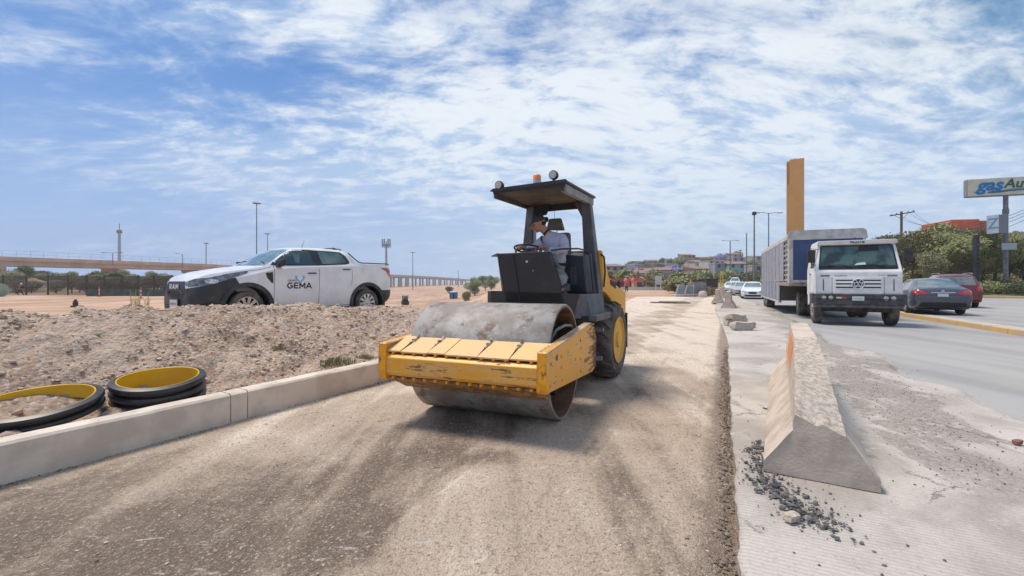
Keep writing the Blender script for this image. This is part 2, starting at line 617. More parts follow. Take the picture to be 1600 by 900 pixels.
def m_slab():
    m, t, b = pbr('grooved_concrete_slab', .88)
    tc = t.n('ShaderNodeTexCoord').outputs['Object']
    rot = t.mapping(tc, rot=(0, 0, R(27)))
    big = t.noise(tc, .75, 6, .62, .6)
    c = t.mix(t.ramp(big, .40, .62), (.58, .52, .455), (.40, .35, .30))
    # dust and dirt drifts along the middle
    d = t.noise(t.mapping(tc, rot=(0, 0, R(24)), scale=(1, .35, 1)), 1.1, 7, .66, .5)
    sep = t.n('ShaderNodeSeparateXYZ', i_Vector=tc)
    lat = t.math('SUBTRACT', sep.outputs[0], t.math('MULTIPLY', sep.outputs[1], .50))
    near = t.math('MULTIPLY', t.ramp(t.math('ABSOLUTE', t.math('SUBTRACT', lat, 1.75)), 1.15, .1), .20)
    dm = t.math('MULTIPLY', t.ramp(t.math('ADD', d, near), .605, .665), t.ramp(t.math('ADD', sep.outputs[1], t.math('MULTIPLY', t.noise(tc, 2.2, 6, .7), 1.6)), 3.3, 4.3))
    gritm = t.mix(t.ramp(t.noise(tc, 30, 5, .85), .42, .58), (.40, .345, .29), (.19, .165, .145))
    c = t.mix(t.math('MULTIPLY', dm, .80), c, gritm)
    c = t.mix(t.math('MULTIPLY', t.ramp(t.noise(tc, 2.6, 8, .75), .56, .60), .5), c, (.60, .555, .50))
    # grooves: broom texture, straight near the edge, curved further out
    wv = t.n('ShaderNodeTexWave', wave_type='BANDS', bands_direction='Y', i_Vector=rot)
    wv.inputs['Scale'].default_value = 9
    wv.inputs['Distortion'].default_value = 1.6
    wv.inputs['Detail'].default_value = 3
    wr = t.n('ShaderNodeTexWave', wave_type='RINGS', rings_direction='Z', i_Vector=t.mapping(tc, loc=(-5.9, -4.9, 0)))
    wr.inputs['Scale'].default_value = 5.5
    wr.inputs['Distortion'].default_value = 1.2
    ringm = t.math('MULTIPLY', t.ramp(t.vmath('DISTANCE', tc, (4.6, 4.9, .08)), 1.4, .5), t.ramp(dm, .6, .1))
    gv = t.mix(ringm, wv.outputs['Fac'], wr.outputs['Fac'])
    fine = t.noise(tc, 38, 6, .8)
    c = t.mix(t.math('MULTIPLY', t.ramp(gv, .45, .1), .26), c, (.25, .22, .19))
    ck = t.vor(t.vmath('ADD', tc, t.n('ShaderNodeCombineXYZ', i_X=t.math('MULTIPLY', t.noise(tc, 3, 6, .7), .5), i_Y=t.math('MULTIPLY', t.noise(tc, 2.5, 6, .7), .5)).outputs[0]), .55, 'DISTANCE_TO_EDGE')
    ckm = t.math('MULTIPLY', t.math('MULTIPLY', t.ramp(ck, .006, .001), t.ramp(t.noise(tc, 1.3, 3, .5), .48, .60)), .6)
    c = t.mix(ckm, c, (.13, .11, .095))
    c = t.mix(t.math('MULTIPLY', t.ramp(fine, .53, .66), .5), c, (.27, .235, .20))
    spk = t.ramp(t.noise(tc, 16, 5, .8), .70, .74)
    c = t.mix(t.math('MULTIPLY', spk, .7), c, (.13, .11, .10))
    t.set(b.inputs['Base Color'], c)
    h = t.math('ADD', t.math('MULTIPLY', gv, .55), t.math('MULTIPLY', t.noise(tc, 40, 6, .7), .8))
    h = t.math('ADD', h, t.math('MULTIPLY', t.noise(tc, 6, 7, .72), 1.6))
    h = t.math('SUBTRACT', h, ckm)
    bn = t.n('ShaderNodeBump', i_Strength=.85, i_Height=h)
    bn.inputs['Distance'].default_value = .014
    t.set(b.inputs['Normal'], bn.outputs[0])
    return m


def m_asphalt(name='sunbleached_asphalt'):
    m, t, b = pbr(name, .85)
    tc = t.n('ShaderNodeTexCoord').outputs['Object']
    big = t.noise(t.mapping(tc, rot=(0, 0, R(24)), scale=(1, .12, 1)), .8, 5, .6)
    c = t.mix(t.ramp(big, .35, .65), (.38, .36, .34), (.29, .275, .265))
    g = t.noise(tc, 55, 5, .8)
    c = t.mix(t.math('MULTIPLY', t.ramp(g, .5, .7), .5), c, (.15, .145, .14))
    dust = t.noise(tc, .5, 6, .65)
    c = t.mix(t.math('MULTIPLY', t.ramp(dust, .52, .68), .45), c, (.40, .35, .30))
    t.set(b.inputs['Base Color'], c)
    bn = t.n('ShaderNodeBump', i_Strength=.5, i_Height=g)
    bn.inputs['Distance'].default_value = .008
    t.set(b.inputs['Normal'], bn.outputs[0])
    return m


def m_bank():
    m, t, b = pbr('embankment_rubble_soil', .96)
    tc = t.n('ShaderNodeTexCoord').outputs['Object']
    big = t.noise(tc, .9, 6, .65, .4)
    c = t.mix(t.ramp(big, .36, .62), (.58, .41, .29), (.40, .265, .175))
    st = t.vor(tc, 26, 'F1', 'Color')
    g = t.n('ShaderNodeSeparateColor', i_Color=st).outputs[0]
    c = t.mix(t.math('MULTIPLY', t.ramp(g, .6, .95), .6), c, (.62, .56, .50))
    c = t.mix(t.math('MULTIPLY', t.ramp(g, .35, .05), .6), c, (.24, .20, .175))
    fine = t.noise(tc, 22, 7, .75)
    c = t.mix(t.math('MULTIPLY', t.ramp(fine, .54, .72), .55), c, (.22, .165, .13))
    sand = t.ramp(t.noise(t.mapping(tc, loc=(4, 4, 0)), .7, 4, .6), .5, .62)
    c = t.mix(t.math('MULTIPLY', sand, .45), c, (.56, .44, .35))
    t.set(b.inputs['Base Color'], c)
    h = t.math('ADD', t.noise(tc, 14, 8, .75), t.math('MULTIPLY', t.vor(tc, 26), -.5))
    bn = t.n('ShaderNodeBump', i_Strength=.9, i_Height=h)
    bn.inputs['Distance'].default_value = .05
    t.set(b.inputs['Normal'], bn.outputs[0])
    return m


M_ASPH = m_asphalt()
M_BANK = m_bank()
M_GROUND = m_ground()


def grid_mesh(name, us, vs, fn, material):
    bm = bmesh.new()
    rows = [[bm.verts.new(fn(u, v)) for v in vs] for u in us]
    for i in range(len(us) - 1):
        for j in range(len(vs) - 1):
            bm.faces.new((rows[i][j], rows[i + 1][j], rows[i + 1][j + 1], rows[i][j + 1]))
    bmesh.ops.recalc_face_normals(bm, faces=bm.faces)
    me = bpy.data.meshes.new(name)
    bm.to_mesh(me)
    bm.free()
    me.materials.append(material)
    me.polygons.foreach_set('use_smooth', [True] * len(me.polygons))
    return me


def frange(a, b, n):
    return [a + (b - a) * i / n for i in range(n + 1)]


# ground sheet to the horizon (radial grid round the camera)
rad = [0.0] + [1.5 * 1.085 ** i for i in range(92)]
ang = frange(0, 2 * PI, 180)
me = grid_mesh('ground', rad, ang, lambda r, a: (r * math.cos(a), r * math.sin(a), ground_h(r * math.cos(a), r * math.sin(a)) + .06 * fbm(r * math.cos(a) * .12, r * math.sin(a) * .12) * sst(30, 60, r)), M_GROUND)
bm_ = bmesh.new(); bm_.from_mesh(me); bmesh.ops.remove_doubles(bm_, verts=bm_.verts, dist=1e-4)
bmesh.ops.recalc_face_normals(bm_, faces=bm_.faces); bm_.to_mesh(me); bm_.free()
link('ground', me, kind='structure')


def slab_left(y):
    return lerp_keys([(-6, -2.73), (2.14, 1.065), (10.95, 5.17), (24.6, 10.9), (38, 17.2), (60, 27)], y)[0]


def slab_right(y):
    return lerp_keys([(-6, 3.0), (3.5, 5.0), (6.5, 5.95), (11, 7.75), (20.8, 12.2), (38, 19.2), (60, 28.6)], y)[0]


# compacted road: from the left kerb to the slab edge
ys = frange(-5, 12, 170) + frange(12.3, 44, 70)


def road_pt(y, u):
    xl = KO[0] + (y - KO[1]) * KD.x / KD.y - .02
    if y > 12:
        xl -= (y - 12) * .18
    xr = slab_left(y) + .03
    x = xl + (xr - xl) * u
    # shallow trench along the slab edge, faint drum ridges elsewhere
    tr = sst(.42, .0, xr - x) * sst(14, 8, y)
    z = .004 + .008 * fbm(x * 1.2, y * .8) - .045 * tr + .012 * tr * fbm(x * 9, y * 9)
    return (x, y, z)


me = grid_mesh('road', ys, frange(0, .86, 40) + frange(.87, 1, 26), road_pt, m_road())
link('road', me, kind='structure')


# concrete slab on the right, a cast step above the road, chipped along its edge
def slab_pt(y, u):
    xl, xr = slab_left(y), slab_right(y)
    xl += .035 * fbm(y * 1.3, 3.0) + .012 * fbm(y * 7, 8.0)
    xr += .35 * fbm(y * .5, 7.7) + .10 * fbm(y * 2.1, 1.7)
    if u < 0:
        return (xl + .012 * -u, y, .076 + (.16 * (u)))      # front face going down
    x = xl + (xr - xl) * u
    z = .08 + .006 * fbm(x * 1.1, y * 1.1)
    if u < .004:
        z -= .006 + .012 * max(0, fbm(y * 5, 2.2))
    if u > .93:
        z -= .076 * sst(.93, 1, u)
    return (x, y, z)


me = grid_mesh('slab', frange(-5, 16, 420) + frange(16.3, 58, 90), [-1, -.05, 0, .012] + frange(.04, .92, 24) + [.94, .96, .98, 1.0], slab_pt, m_slab())
link('slab', me, kind='structure')


# asphalt carriageway between the slab and the yellow median kerb
def med_x(y):
    return lerp_keys([(-5, 8.6), (5, 11.2), (12, 13.55), (18.5, 16.1), (42, 26.5), (80, 43)], y)[0]


me = grid_mesh('carriageway', frange(-5, 40, 120) + frange(41, 80, 20), frange(0, 1, 12),
               lambda y, u: (slab_left(y) + .6 + (med_x(y) - slab_left(y) - .6) * u, y, .0 + .003 * fbm(y * .3, u * 3)), M_ASPH)
link('road', me, kind='structure')
# far carriageway, a step up behind the kerb
me = grid_mesh('carriageway_far', frange(-5, 80, 100), frange(0, 1, 20),
               lambda y, u: (med_x(y) + .25 + (60 - med_x(y)) * u, y, .142), M_ASPH)
link('road', me, kind='structure')

# compacted pavement joint: saw cut and gravel dust are in the material


# left kerb: cast kerb blocks, each a part of the kerb
kerb = thing('kerb', 'long pale concrete kerb wall along the left side of the dirt road', 'kerb', (KO[0], KO[1], 0), math.atan2(KD.y, KD.x))
segs = [(-7.5, -2.9), (-2.888, 1.62), (1.632, 1.80), (1.812, 6.4), (6.412, 11.0), (11.012, 14.5)]
for a, b_ in segs:
    mb = MB()
    n = max(1, int((b_ - a) / .12))
    prof = [(0, -.12), (0, .285), (.02, .305), (.165, .31), (.18, .29), (.18, -.12)]
    prev = None
    for i in range(n + 1):
        s_ = a + (b_ - a) * i / n
        ring = [mb.bm.verts.new((s_, w + .004 * fbm(s_ * 1.7, w * 9), z + (.004 * fbm(s_ * 2, 4 + w) if z > 0 else 0))) for w, z in prof]
        if prev:
            for k in range(len(prof)):
                mb.bm.faces.new((prev[k], prev[(k + 1) % len(prof)], ring[(k + 1) % len(prof)], ring[k]))
        else:
            mb.bm.faces.new(ring)
        prev = ring
    mb.bm.faces.new(prev[::-1])
    mb.build('kerb_block', CONC, kerb, smooth=True)


# embankment between kerb and pickup
def bank_h(s, w):
    crest = lerp_keys([(-8, 1.2), (0, 1.16), (1, 1.12), (4.2, 1.03), (5.5, .97), (7, .87), (9, .62), (12, .38), (16, .12), (20, .0)], s)[0]
    cw = 2.95 + .12 * fbm(s * .5, 3) - .25 * sst(5, 8, s)
    base = lerp_keys([(-8, .21), (6, .23), (12, .15), (20, .0)], s)[0]
    back = lerp_keys([(-8, .55), (7, .62), (10, .45), (14, .15), (20, 0)], s)[0]
    if w < cw:
        t = sst(.75, cw, w) * .6 + .4 * min(1, max(0, (w - .6) / (cw - .6)))
        z = base + (crest - base) * t
    else:
        z = back + (crest - back) * sst(cw + .75, cw + .05, w)
    if w > 8:
        z += (-.10 - z) * sst(8, 12, w)
    x, y = kp(s, w)
    amp = sst(.15, .6, w)
    z += amp * (.085 * fbm(x * 1.3, y * 1.3, 4) + .050 * fbm(x * 3.7, y * 3.7, 4) + .020 * fbm(x * 13, y * 13, 3)) * (1 if w < cw + .7 else .35)
    # gullies
    z -= amp * .12 * max(0, fbm(x * 2.1 + 5, y * .9, 3)) * sst(4, 2.6, w)
    return z


ss = frange(-6, 0, 60) + frange(.03, 9, 270) + frange(9.2, 20, 60)
ws = frange(.17, 3.9, 112) + frange(4.0, 12, 36)
me = grid_mesh('embankment', ss, ws, lambda s, w: (*kp(s, w), bank_h(s, w)), M_BANK)
link('embankment', me, kind='structure')

# yellow median kerb with pale top, as blocks
KYEL = mat('worn_yellow_kerb_paint', (.60, .36, .10), (.46, .34, .20), 2.5, .8, c3=(.46, .42, .37), s3=7, lo3=.57, hi3=.66, bump=.2)
KTOP = mat('median_kerb_top', (.50, .46, .41), (.42, .37, .31), 3, .85, bump=.2)
mk = thing('median_kerb', 'yellow painted median kerb with pale top beyond the truck', 'kerb', (0, 0, 0))
yv = frange(2, 50, 40)
for i in range(len(yv) - 1):
    a, c = yv[i], yv[i + 1] - .012
    mb = MB()
    mb.hexa([(med_x(a), a, -.05), (med_x(a) + .25, a, -.05), (med_x(c) + .25, c, -.05), (med_x(c), c, -.05),
             (med_x(a) + .02, a, .15), (med_x(a) + .25, a, .15), (med_x(c) + .25, c, .15), (med_x(c) + .02, c, .15)])
    kb = mb.build('kerb_block', KYEL, mk, bevel=.015)
    mb = MB()
    mb.box(0, 1, 0, 1, 0, 1)
    mb.bm.free()
mb = MB()
for i in range(len(yv) - 1):
    a, c = yv[i], yv[i + 1]
    mb.hexa([(med_x(a) + .045, a, .10), (med_x(a) + .60, a, .10), (med_x(c) + .60, c, .10), (med_x(c) + .045, c, .10),
             (med_x(a) + .045, a, .156), (med_x(a) + .60, a, .150), (med_x(c) + .60, c, .150), (med_x(c) + .045, c, .156)])
mb.build('kerb_top', KTOP, mk)
# far kerb of the green verge
fk = thing('verge_kerb', 'yellow painted kerb edging the green verge at far right', 'kerb', (0, 0, 0))
fpts = [(25.5, 52), (30, 44), (33, 40), (36.5, 37.2), (40, 35.4), (45, 33.6), (52, 32)]
for (x0, y0), (x1, y1) in zip(fpts[:-1], fpts[1:]):
    for k in range(3):
        a0, a1 = k / 3, (k + 1) / 3 - .004
        A = (x0 + (x1 - x0) * a0, y0 + (y1 - y0) * a0)
        B = (x0 + (x1 - x0) * a1, y0 + (y1 - y0) * a1)
        MB().hexa([(A[0], A[1], .1), (B[0], B[1], .1), (B[0], B[1] + .3, .1), (A[0], A[1] + .3, .1),
                   (A[0], A[1] + .02, .31), (B[0], B[1] + .02, .31), (B[0], B[1] + .3, .31), (A[0], A[1] + .3, .31)]).build('kerb_block', KYEL, fk, bevel=.02)
VERGE = mat('verge_grass_soil', (.10, .13, .045), (.30, .24, .15), 1.2, .95, bump=.6, bscale=8)


def verge_pt(t, u):
    i = min(int(t), len(fpts) - 2)
    f = t - i
    x = fpts[i][0] + (fpts[i + 1][0] - fpts[i][0]) * f
    y = fpts[i][1] + (fpts[i + 1][1] - fpts[i][1]) * f
    return (x + u * 14, y + .28 + u * 40, .30 + .9 * u * u + (.05 * fbm(x, y + u * 40) if u > 0 else 0))


me = grid_mesh('verge', frange(0, len(fpts) - 1, 40), frange(0, 1, 20), verge_pt, VERGE)
link('verge', me, kind='structure')


# loose stones as joined stuff: an irregular low-poly stone stamped many times
def stones(name, pts, material, label=None, cat=None):
    ico = bmesh.new()
    bmesh.ops.create_icosphere(ico, subdivisions=1, radius=1)
    ico.verts.ensure_lookup_table()
    bv = [v.co.copy() for v in ico.verts]
    bf = [[v.index for v in f.verts] for f in ico.faces]
    ico.free()
    # cheaper stone: octahedron-like for tiny ones
    ov = [Vector(p) for p in ((1, 0, 0), (-1, 0, 0), (0, 1, 0), (0, -1, 0), (0, 0, 1), (0, 0, -1))]
    of = [(0, 2, 4), (2, 1, 4), (1, 3, 4), (3, 0, 4), (2, 0, 5), (1, 2, 5), (3, 1, 5), (0, 3, 5)]
    V, F = [], []
    rnd = random.Random(len(pts))
    for x, y, z, r in pts:
        big = r > .022
        B, FF = (bv, bf) if big else (ov, of)
        o = len(V)
        sx, sy, sz = r * rnd.uniform(.7, 1.3), r * rnd.uniform(.6, 1.1), r * rnd.uniform(.4, .8)
        M = Matrix.Rotation(rnd.uniform(0, 6.3), 3, 'Z') @ Matrix.Rotation(rnd.uniform(-.6, .6), 3, 'X')
        for q in B:
            k = rnd.uniform(.75, 1.15)
            p = M @ Vector((q.x * sx * k, q.y * sy * k, q.z * sz * k))
            V.append((x + p.x, y + p.y, z + p.z))
        F += [tuple(i + o for i in f) for f in FF]
    me = bpy.data.meshes.new(name)
    me.from_pydata(V, [], F)
    me.materials.append(material)
    o = link(name, me, kind='stuff')
    if label:
        o['label'] = label
        o['category'] = cat
    return o


def m_island(name, cols, rough=.9, bump=.2):
    m, t, b = pbr(name, rough)
    geo = t.n('ShaderNodeNewGeometry')
    rp = geo.outputs['Random Per Island']
    cr = t.n('ShaderNodeValToRGB', i_Fac=rp)
    e = cr.color_ramp.elements
    cr.color_ramp.interpolation = 'LINEAR'
    for i, c in enumerate(cols):
        p = i / (len(cols) - 1)
        if i == 0:
            e[0].position, e[0].color = 0, (*c, 1)
        elif i == len(cols) - 1:
            e[-1].position, e[-1].color = 1, (*c, 1)
        else:
            el = e.new(p)
            el.color = (*c, 1)
    t.set(b.inputs['Base Color'], cr.outputs[0])
    return m


STONE = m_island('rubble_stone', [(.25, .175, .13), (.48, .35, .25), (.64, .54, .43), (.42, .28, .185), (.58, .42, .29), (.34, .29, .25), (.54, .36, .235)])
DSTONE = m_island('asphalt_chips', [(.045, .045, .05), (.10, .10, .105), (.16, .15, .145), (.07, .065, .06), (.28, .25, .22)])
rnd = random.Random(3)
pts = []
for i in range(34000):
    s_ = rnd.uniform(-2.5, 9.5)
    w_ = .2 + rnd.random() ** .8 * 3.6
    r_ = .005 + .026 * rnd.random() ** 5
    if rnd.random() < .02:
        r_ *= 1.7
    x, y = kp(s_, w_)
    pq = fbm(x * 1.1, y * 1.1, 4, 9) + .25 * sst(.2, 1.0, w_) * (1 if s_ < 3.5 else .3) + .25 * sst(2.2, 3.0, w_)
    if pq < .12 and rnd.random() < .86:
        continue
    pts.append((x, y, bank_h(s_, w_) + r_ * .15, r_))
for i in range(420):
    s_ = rnd.uniform(-2.5, 9.5)
    w_ = .3 + rnd.random() * 3.1
    x, y = kp(s_, w_)
    r_ = rnd.uniform(.028, .05) if rnd.random() < .85 else rnd.uniform(.05, .085)
    pts.append((x, y, bank_h(s_, w_) + r_ * .1, r_))
for i in range(260):        # soil and grit spilt on the kerb top
    s_ = rnd.uniform(-3, 9)
    x, y = kp(s_, .03 + .14 * rnd.random() ** .5)
    pts.append((x, y, .308, .0025 + .006 * rnd.random() ** 3))
stones('embankment_stones', pts, STONE, 'loose stones strewn over the soil embankment below the pickup', 'stones')
pts = []
for i in range(10000):
    y = rnd.uniform(1.2, 9.5)
    xl = KO[0] + (y - KO[1]) * .525 + .05
    xr = slab_left(y)
    x = rnd.uniform(xl, xr - .05)
    if x < -y * 1.25:
        continue
    pts.append((x, y, .006, .0025 + .0115 * rnd.random() ** 5))
stones('road_grit', pts, STONE, 'fine pale grit scattered over the compacted dirt road', 'grit')
pts = []
for i in range(4200):
    y = 1.2 + 10 * rnd.random() ** 1.3
    d = abs(rnd.gauss(0, .11)) + .01
    pts.append((slab_left(y) - d, y, -.03 + .006 * rnd.random(), .004 + .014 * rnd.random() ** 3))
for i in range(900):
    s_ = rnd.uniform(-3.5, 7)
    d = abs(rnd.gauss(0, .03))
    x, y = kp(s_, -d)
    pts.append((x, y, .006, .003 + .010 * rnd.random() ** 3))
stones('trench_gravel', pts, m_island('trench_gravel', [(.08, .065, .05), (.17, .13, .10), (.27, .21, .16), (.12, .095, .08)]),
       'dark gravel lying in the shallow trench beside the concrete slab', 'gravel')

# crushed asphalt by the barrier foot
pts = []
for i in range(720):
    t_ = rnd.random()
    if t_ < .35:
        u_ = t_ / .35
        cx, cy, sd = 2.10 - .33 * u_, 3.92 - .62 * u_, .022 + .03 * u_
    else:
        u_ = (t_ - .35) / .65
        cx, cy, sd = 1.74 + .02 * u_, 3.22 - .72 * u_, .075 - .015 * u_
    pts.append((cx + rnd.gauss(0, sd), cy + rnd.gauss(0, sd * 1.2), .086 + .012 * rnd.random(), .004 + .020 * rnd.random() ** 2.2))
for i in range(150):
    pts.append((1.82 + rnd.gauss(0, .18), 3.1 + rnd.gauss(0, .4), .086, .004 + .008 * rnd.random()))
for i in range(500):
    y = rnd.uniform(1.6, 9)
    x = rnd.uniform(slab_left(y) + .1, slab_right(y))
    pts.append((x, y, .085, .002 + .010 * rnd.random() ** 6))
for i in range(1500):
    t_ = rnd.random()
    y = 3.0 + 5.5 * t_
    x = .5 * y + 1.75 + rnd.gauss(0, .35)
    pts.append((x, y, .085, .002 + .008 * rnd.random() ** 3))
stones('asphalt_rubble', pts, DSTONE, 'crushed dark asphalt chips spilled at the foot of the broken barrier', 'rubble')
#@@END_TERRAIN
# ------------------------------------------------------------------ roller
RF = (-.163, 5.174)
RY = R(-22.2)
roller = thing('road_roller', 'yellow and black single drum road roller with open canopy compacting the dirt road', 'road roller', (RF[0], RF[1], 0), RY)
# drum: steel shell, open ends, inner disc set back
HW, DR = .786, .61
mb = MB()
mb.lathe([(DR, -HW + .012), (DR, HW - .012), (DR - .010, HW), (DR - .030, HW), (DR - .032, HW - .01), (DR - .032, -HW + .01), (DR - .030, -HW), (DR - .010, -HW)], 96, 'x', (0, 0, DR), closed=True)
drum = mb.build('drum', STEEL_D, roller, smooth=True)
mb = MB()
for sg in (1, -1):
    mb.lathe([(DR - .033, sg * .56), (DR - .036, sg * .785), (DR - .040, sg * .785), (DR - .040, sg * .56)], 64, 'x', (0, 0, DR), closed=True)
mb.build('drum_lining', RUST, drum, smooth=True)
mb = MB()
for sg in (1, -1):
    mb.lathe([(.578, sg * .55), (.578, sg * .565), (.22, sg * .60), (.20, sg * .68), (.05, sg * .69), (.05, sg * .55)], 48, 'x', (0, 0, DR))
mb.build('drum_disc', mat('drum_disc_steel', (.16, .15, .14), (.09, .07, .055), 4, .6, metal=.3), drum, smooth=True)
mb = MB()
for sg in (1, -1):
    for k in range(8):
        a = k * PI / 4 + .2
        mb.lathe([(.028, sg * .60), (.028, sg * .66), (.012, sg * .66)], 8, 'x', (0, .38 * math.cos(a), DR + .38 * math.sin(a)))
mb.build('rubber_buffer', DARK, drum)

# yoke frame: right and left side plates, front beam, scraper plates, rear cross beam
plate = [(-.94, .565), (-.90, .47), (.95, .33), (1.16, .37), (1.20, .73), (1.02, .92), (.82, .945), (-.92, .845)]
for sg, nm in ((1, 'right'), (-1, 'left')):
    x0, x1 = (.835, .875) if sg > 0 else (-.875, -.835)
    mb = MB()
    mb.prism(plate, 'x', x0, x1)
    p = mb.build('side_plate', YELS, roller, bevel=.006)
    # rim flange on top and front edge
    mb = MB()
    e0, e1 = (x0 - .03, x1 + .012) if sg > 0 else (x0 - .012, x1 + .03)
    mb.prism([(-.945, .82), (.82, .942), (1.02, .915), (1.03, .928), (.825, .957), (-.955, .838)], 'x', e0, e1)
    mb.build('top_flange', mat('worn_flange', (.60, .44, .28), (.42, .28, .17), 6, .6, c3=(.22, .12, .07), s3=14, lo3=.58, hi3=.66), p, bevel=.004)
    mb = MB()
    mb.prism([(-.965, .57), (-.925, .47), (-.90, .475), (-.942, .575), (-.935, .835), (-.955, .84)], 'x', e0, e1)
    mb.build('front_flange', YEL, p, bevel=.004)
    if sg > 0:
        mb = MB()
        mb.lathe([(.030, x1 - .001), (.030, x1 + .002)], 24, 'x', (0, -.60, .745), M=None)
        mb.build('lifting_hole', mat('hole_dark', (.10, .04, .015)), p)
        mb = MB()
        for (yy, zz) in ((-.78, .71), (-.80, .52), (-.45, .735), (-.45, .63), (-.42, .50), (.32, .80), (.36, .71), (.33, .59), (.34, .45), (.10, .62), (.86, .82), (.90, .46)):
            mb.lathe([(.016, x1 - .001), (.016, x1 + .008), (.006, x1 + .008)], 8, 'x', (0, yy, zz))
        mb.build('bolt_head', YEL, p)
        mb = MB()
        mb.box(x1 + .001, x1 + .0025, -.24, -.16, .70, .775)
        mb.box(x1 + .001, x1 + .0025, -.13, -.08, .585, .63)
        mb.build('decal_scrap', mat('scratched_decal', (.66, .58, .40), (.62, .38, .05), 40, .7, lo=.45, hi=.5), p)

# front beam: channel with turned lips
mb = MB()
mb.prism([(-.955, .545), (-.925, .515), (-.88, .512), (-.88, .73), (-.925, .727), (-.955, .70)], 'x', -.832, .832)
beam = mb.build('front_beam', YELB, roller, bevel=.008, seg=2)
mb = MB()
for sg in (1, -1):
    mb.prism([(-.962, .50), (-.93, .475), (-.90, .475), (-.90, .76), (-.93, .76), (-.962, .73)], 'x', sg * .80, sg * .832)
mb.build('end_rib', YEL, beam, bevel=.004)
for yb, zz in ((-.90, .734), (-.90, .485)):
    mb = MB()
    for k in range(13):
        x = -.74 + k * .123
        mb.box(x - .012, x + .012, -.93, -.87, zz, zz + .026)
    mb.build('spacer_tab', YEL, beam)
# lower scraper sheet
mb = MB()
mb.prism([(-.895, .487), (-.60, .335), (-.595, .35), (-.885, .50)], 'x', -.80, .80)
mb.build('lower_scraper', mat('rusty_yellow_sheet', (.44, .25, .09), (.26, .135, .06), 9, .8, c3=(.14, .07, .04), s3=16, lo3=.52, hi3=.62, bump=.2), roller, bevel=.003)
mb = MB()
mb.box(-.83, .83, -.885, -.62, .50, .515)
mb.build('inner_shelf', mat('rusty_inner', (.10, .055, .03)), roller)
# five faded upper plates, separated by slots
cuts = [-.828, -.652, -.345, -.145, .205, .528, .828]
for i in range(6):
    a, c = cuts[i] + .0035, cuts[i + 1] - .0035
    z0 = .759
    rnd = random.Random(i)
    dz = rnd.uniform(-.004, .004)
    slot = i in (0, 1, 3, 4)
    M = Matrix.Translation((0, 0, 0))
    y0, y1 = -.93 + rnd.uniform(-.008, .008), -.585
    za, zb = z0 + dz, .865 + dz
    mb = MB()
    c0 = .0 if not slot else .020
    # plan outline with a tapering slot notch on the right edge
    pl = [(a + (.020 if (i > 0 and (i - 1) in (0, 1, 3, 4)) else 0), y1 - .02, 0)]
    n = 6
    left_notch = (i > 0 and (i - 1) in (0, 1, 3, 4))
    out = []
    for t_ in (0, .2, .55, .85, 1):
        w_ = {0: .0, .2: .004, .55: .010, .85: .013, 1: .004}[t_] if left_notch else 0
        out.append((a + w_, y0 + (y1 - y0) * t_))
    for t_ in (1, .85, .55, .2, 0):
        w_ = {0: .0, .2: .004, .55: .010, .85: .013, 1: .004}[t_] if slot else 0
        out.append((c - w_, y0 + (y1 - y0) * t_))

    def zt(y):
        return za + (zb - za) * (y - y0) / (y1 - y0)
    A = [mb.bm.verts.new((x, y, zt(y) - .007)) for x, y in out]
    B = [mb.bm.verts.new((x, y, zt(y) + .007)) for x, y in out]
    mb.bm.faces.new(A)
    mb.bm.faces.new(B)
    for k in range(len(out)):
        j = (k + 1) % len(out)
        mb.bm.faces.new((A[k], A[j], B[j], B[k]))
    mb.build('scraper_plate', YELP, roller)
for cx in (-.652, -.345, .205, .528):
    mb = MB()
    mb.box(cx - .016, cx + .016, -.70, -.63, .842, .862)
    mb.tube([(cx, -.76, .826), (cx, -.66, .852), (cx + .01, -.62, .872)], .009, 6)
    mb.tube([(cx, -.62, .868), (cx, -.595, .895)], .014, 6)
    mb.build('spring_clip', mat('bare_clip', (.50, .45, .38), (.16, .08, .04), 20, .6), roller)
# rear cross beam and articulation block
mb = MB()
mb.box(-.832, .832, .84, 1.04, .42, .86)
mb.build('rear_beam', YEL, roller, bevel=.01)
mb = MB()
mb.box(-.20, .25, 1.0, 1.5, .35, .80)
mb.tube([(.02, 1.2, .3), (.02, 1.2, .95)], .10, 12)
mb.build('articulation_joint', DARK, roller, bevel=.01)
mb = MB()
mb.box(.62, .80, .98, 1.30, .62, .66)
mb.box(.60, .95, 1.28, 1.34, .80, .855)
mb.box(.60, .93, 1.26, 1.33, .42, .47)
mb.build('hinge_bracket', mat('grey_bracket', (.25, .25, .26), (.14, .13, .13), 5, .6), roller, bevel=.006)
mb = MB()
mb.tube([(.60, .05, .80), (.66, .10, .93), (.72, .22, .97), (.74, .40, .955), (.74, .60, .86)], .018, 8)
mb.build('hose', mat('grey_hose', (.32, .30, .28), rough=.5), roller, smooth=True)
mb = MB()
mb.box(.56, .62, -.12, .12, .50, .72)
mb.tube([(.60, 0, .61), (.84, 0, .61)], .10, 14)
mb.build('drum_motor', RUST, roller)

# tractor part, slightly articulated about the joint: its parts are given in its own frame
TO = frame_pt((0, 0), 0, .05, 1.0)
TM = Matrix.Translation((.05, 1.0, 0)) @ Matrix.Rotation(R(-26.9 + 22.2), 4, 'Z')


def TB(mb, name, material, parent=None, **kw):
    mb.bm.transform(TM)
    return mb.build(name, material, parent or roller, **kw)


# main chassis under the cab
TB(MB().box(-.42, .56, -.10, 2.35, .42, .98), 'chassis', DARK, bevel=.01)
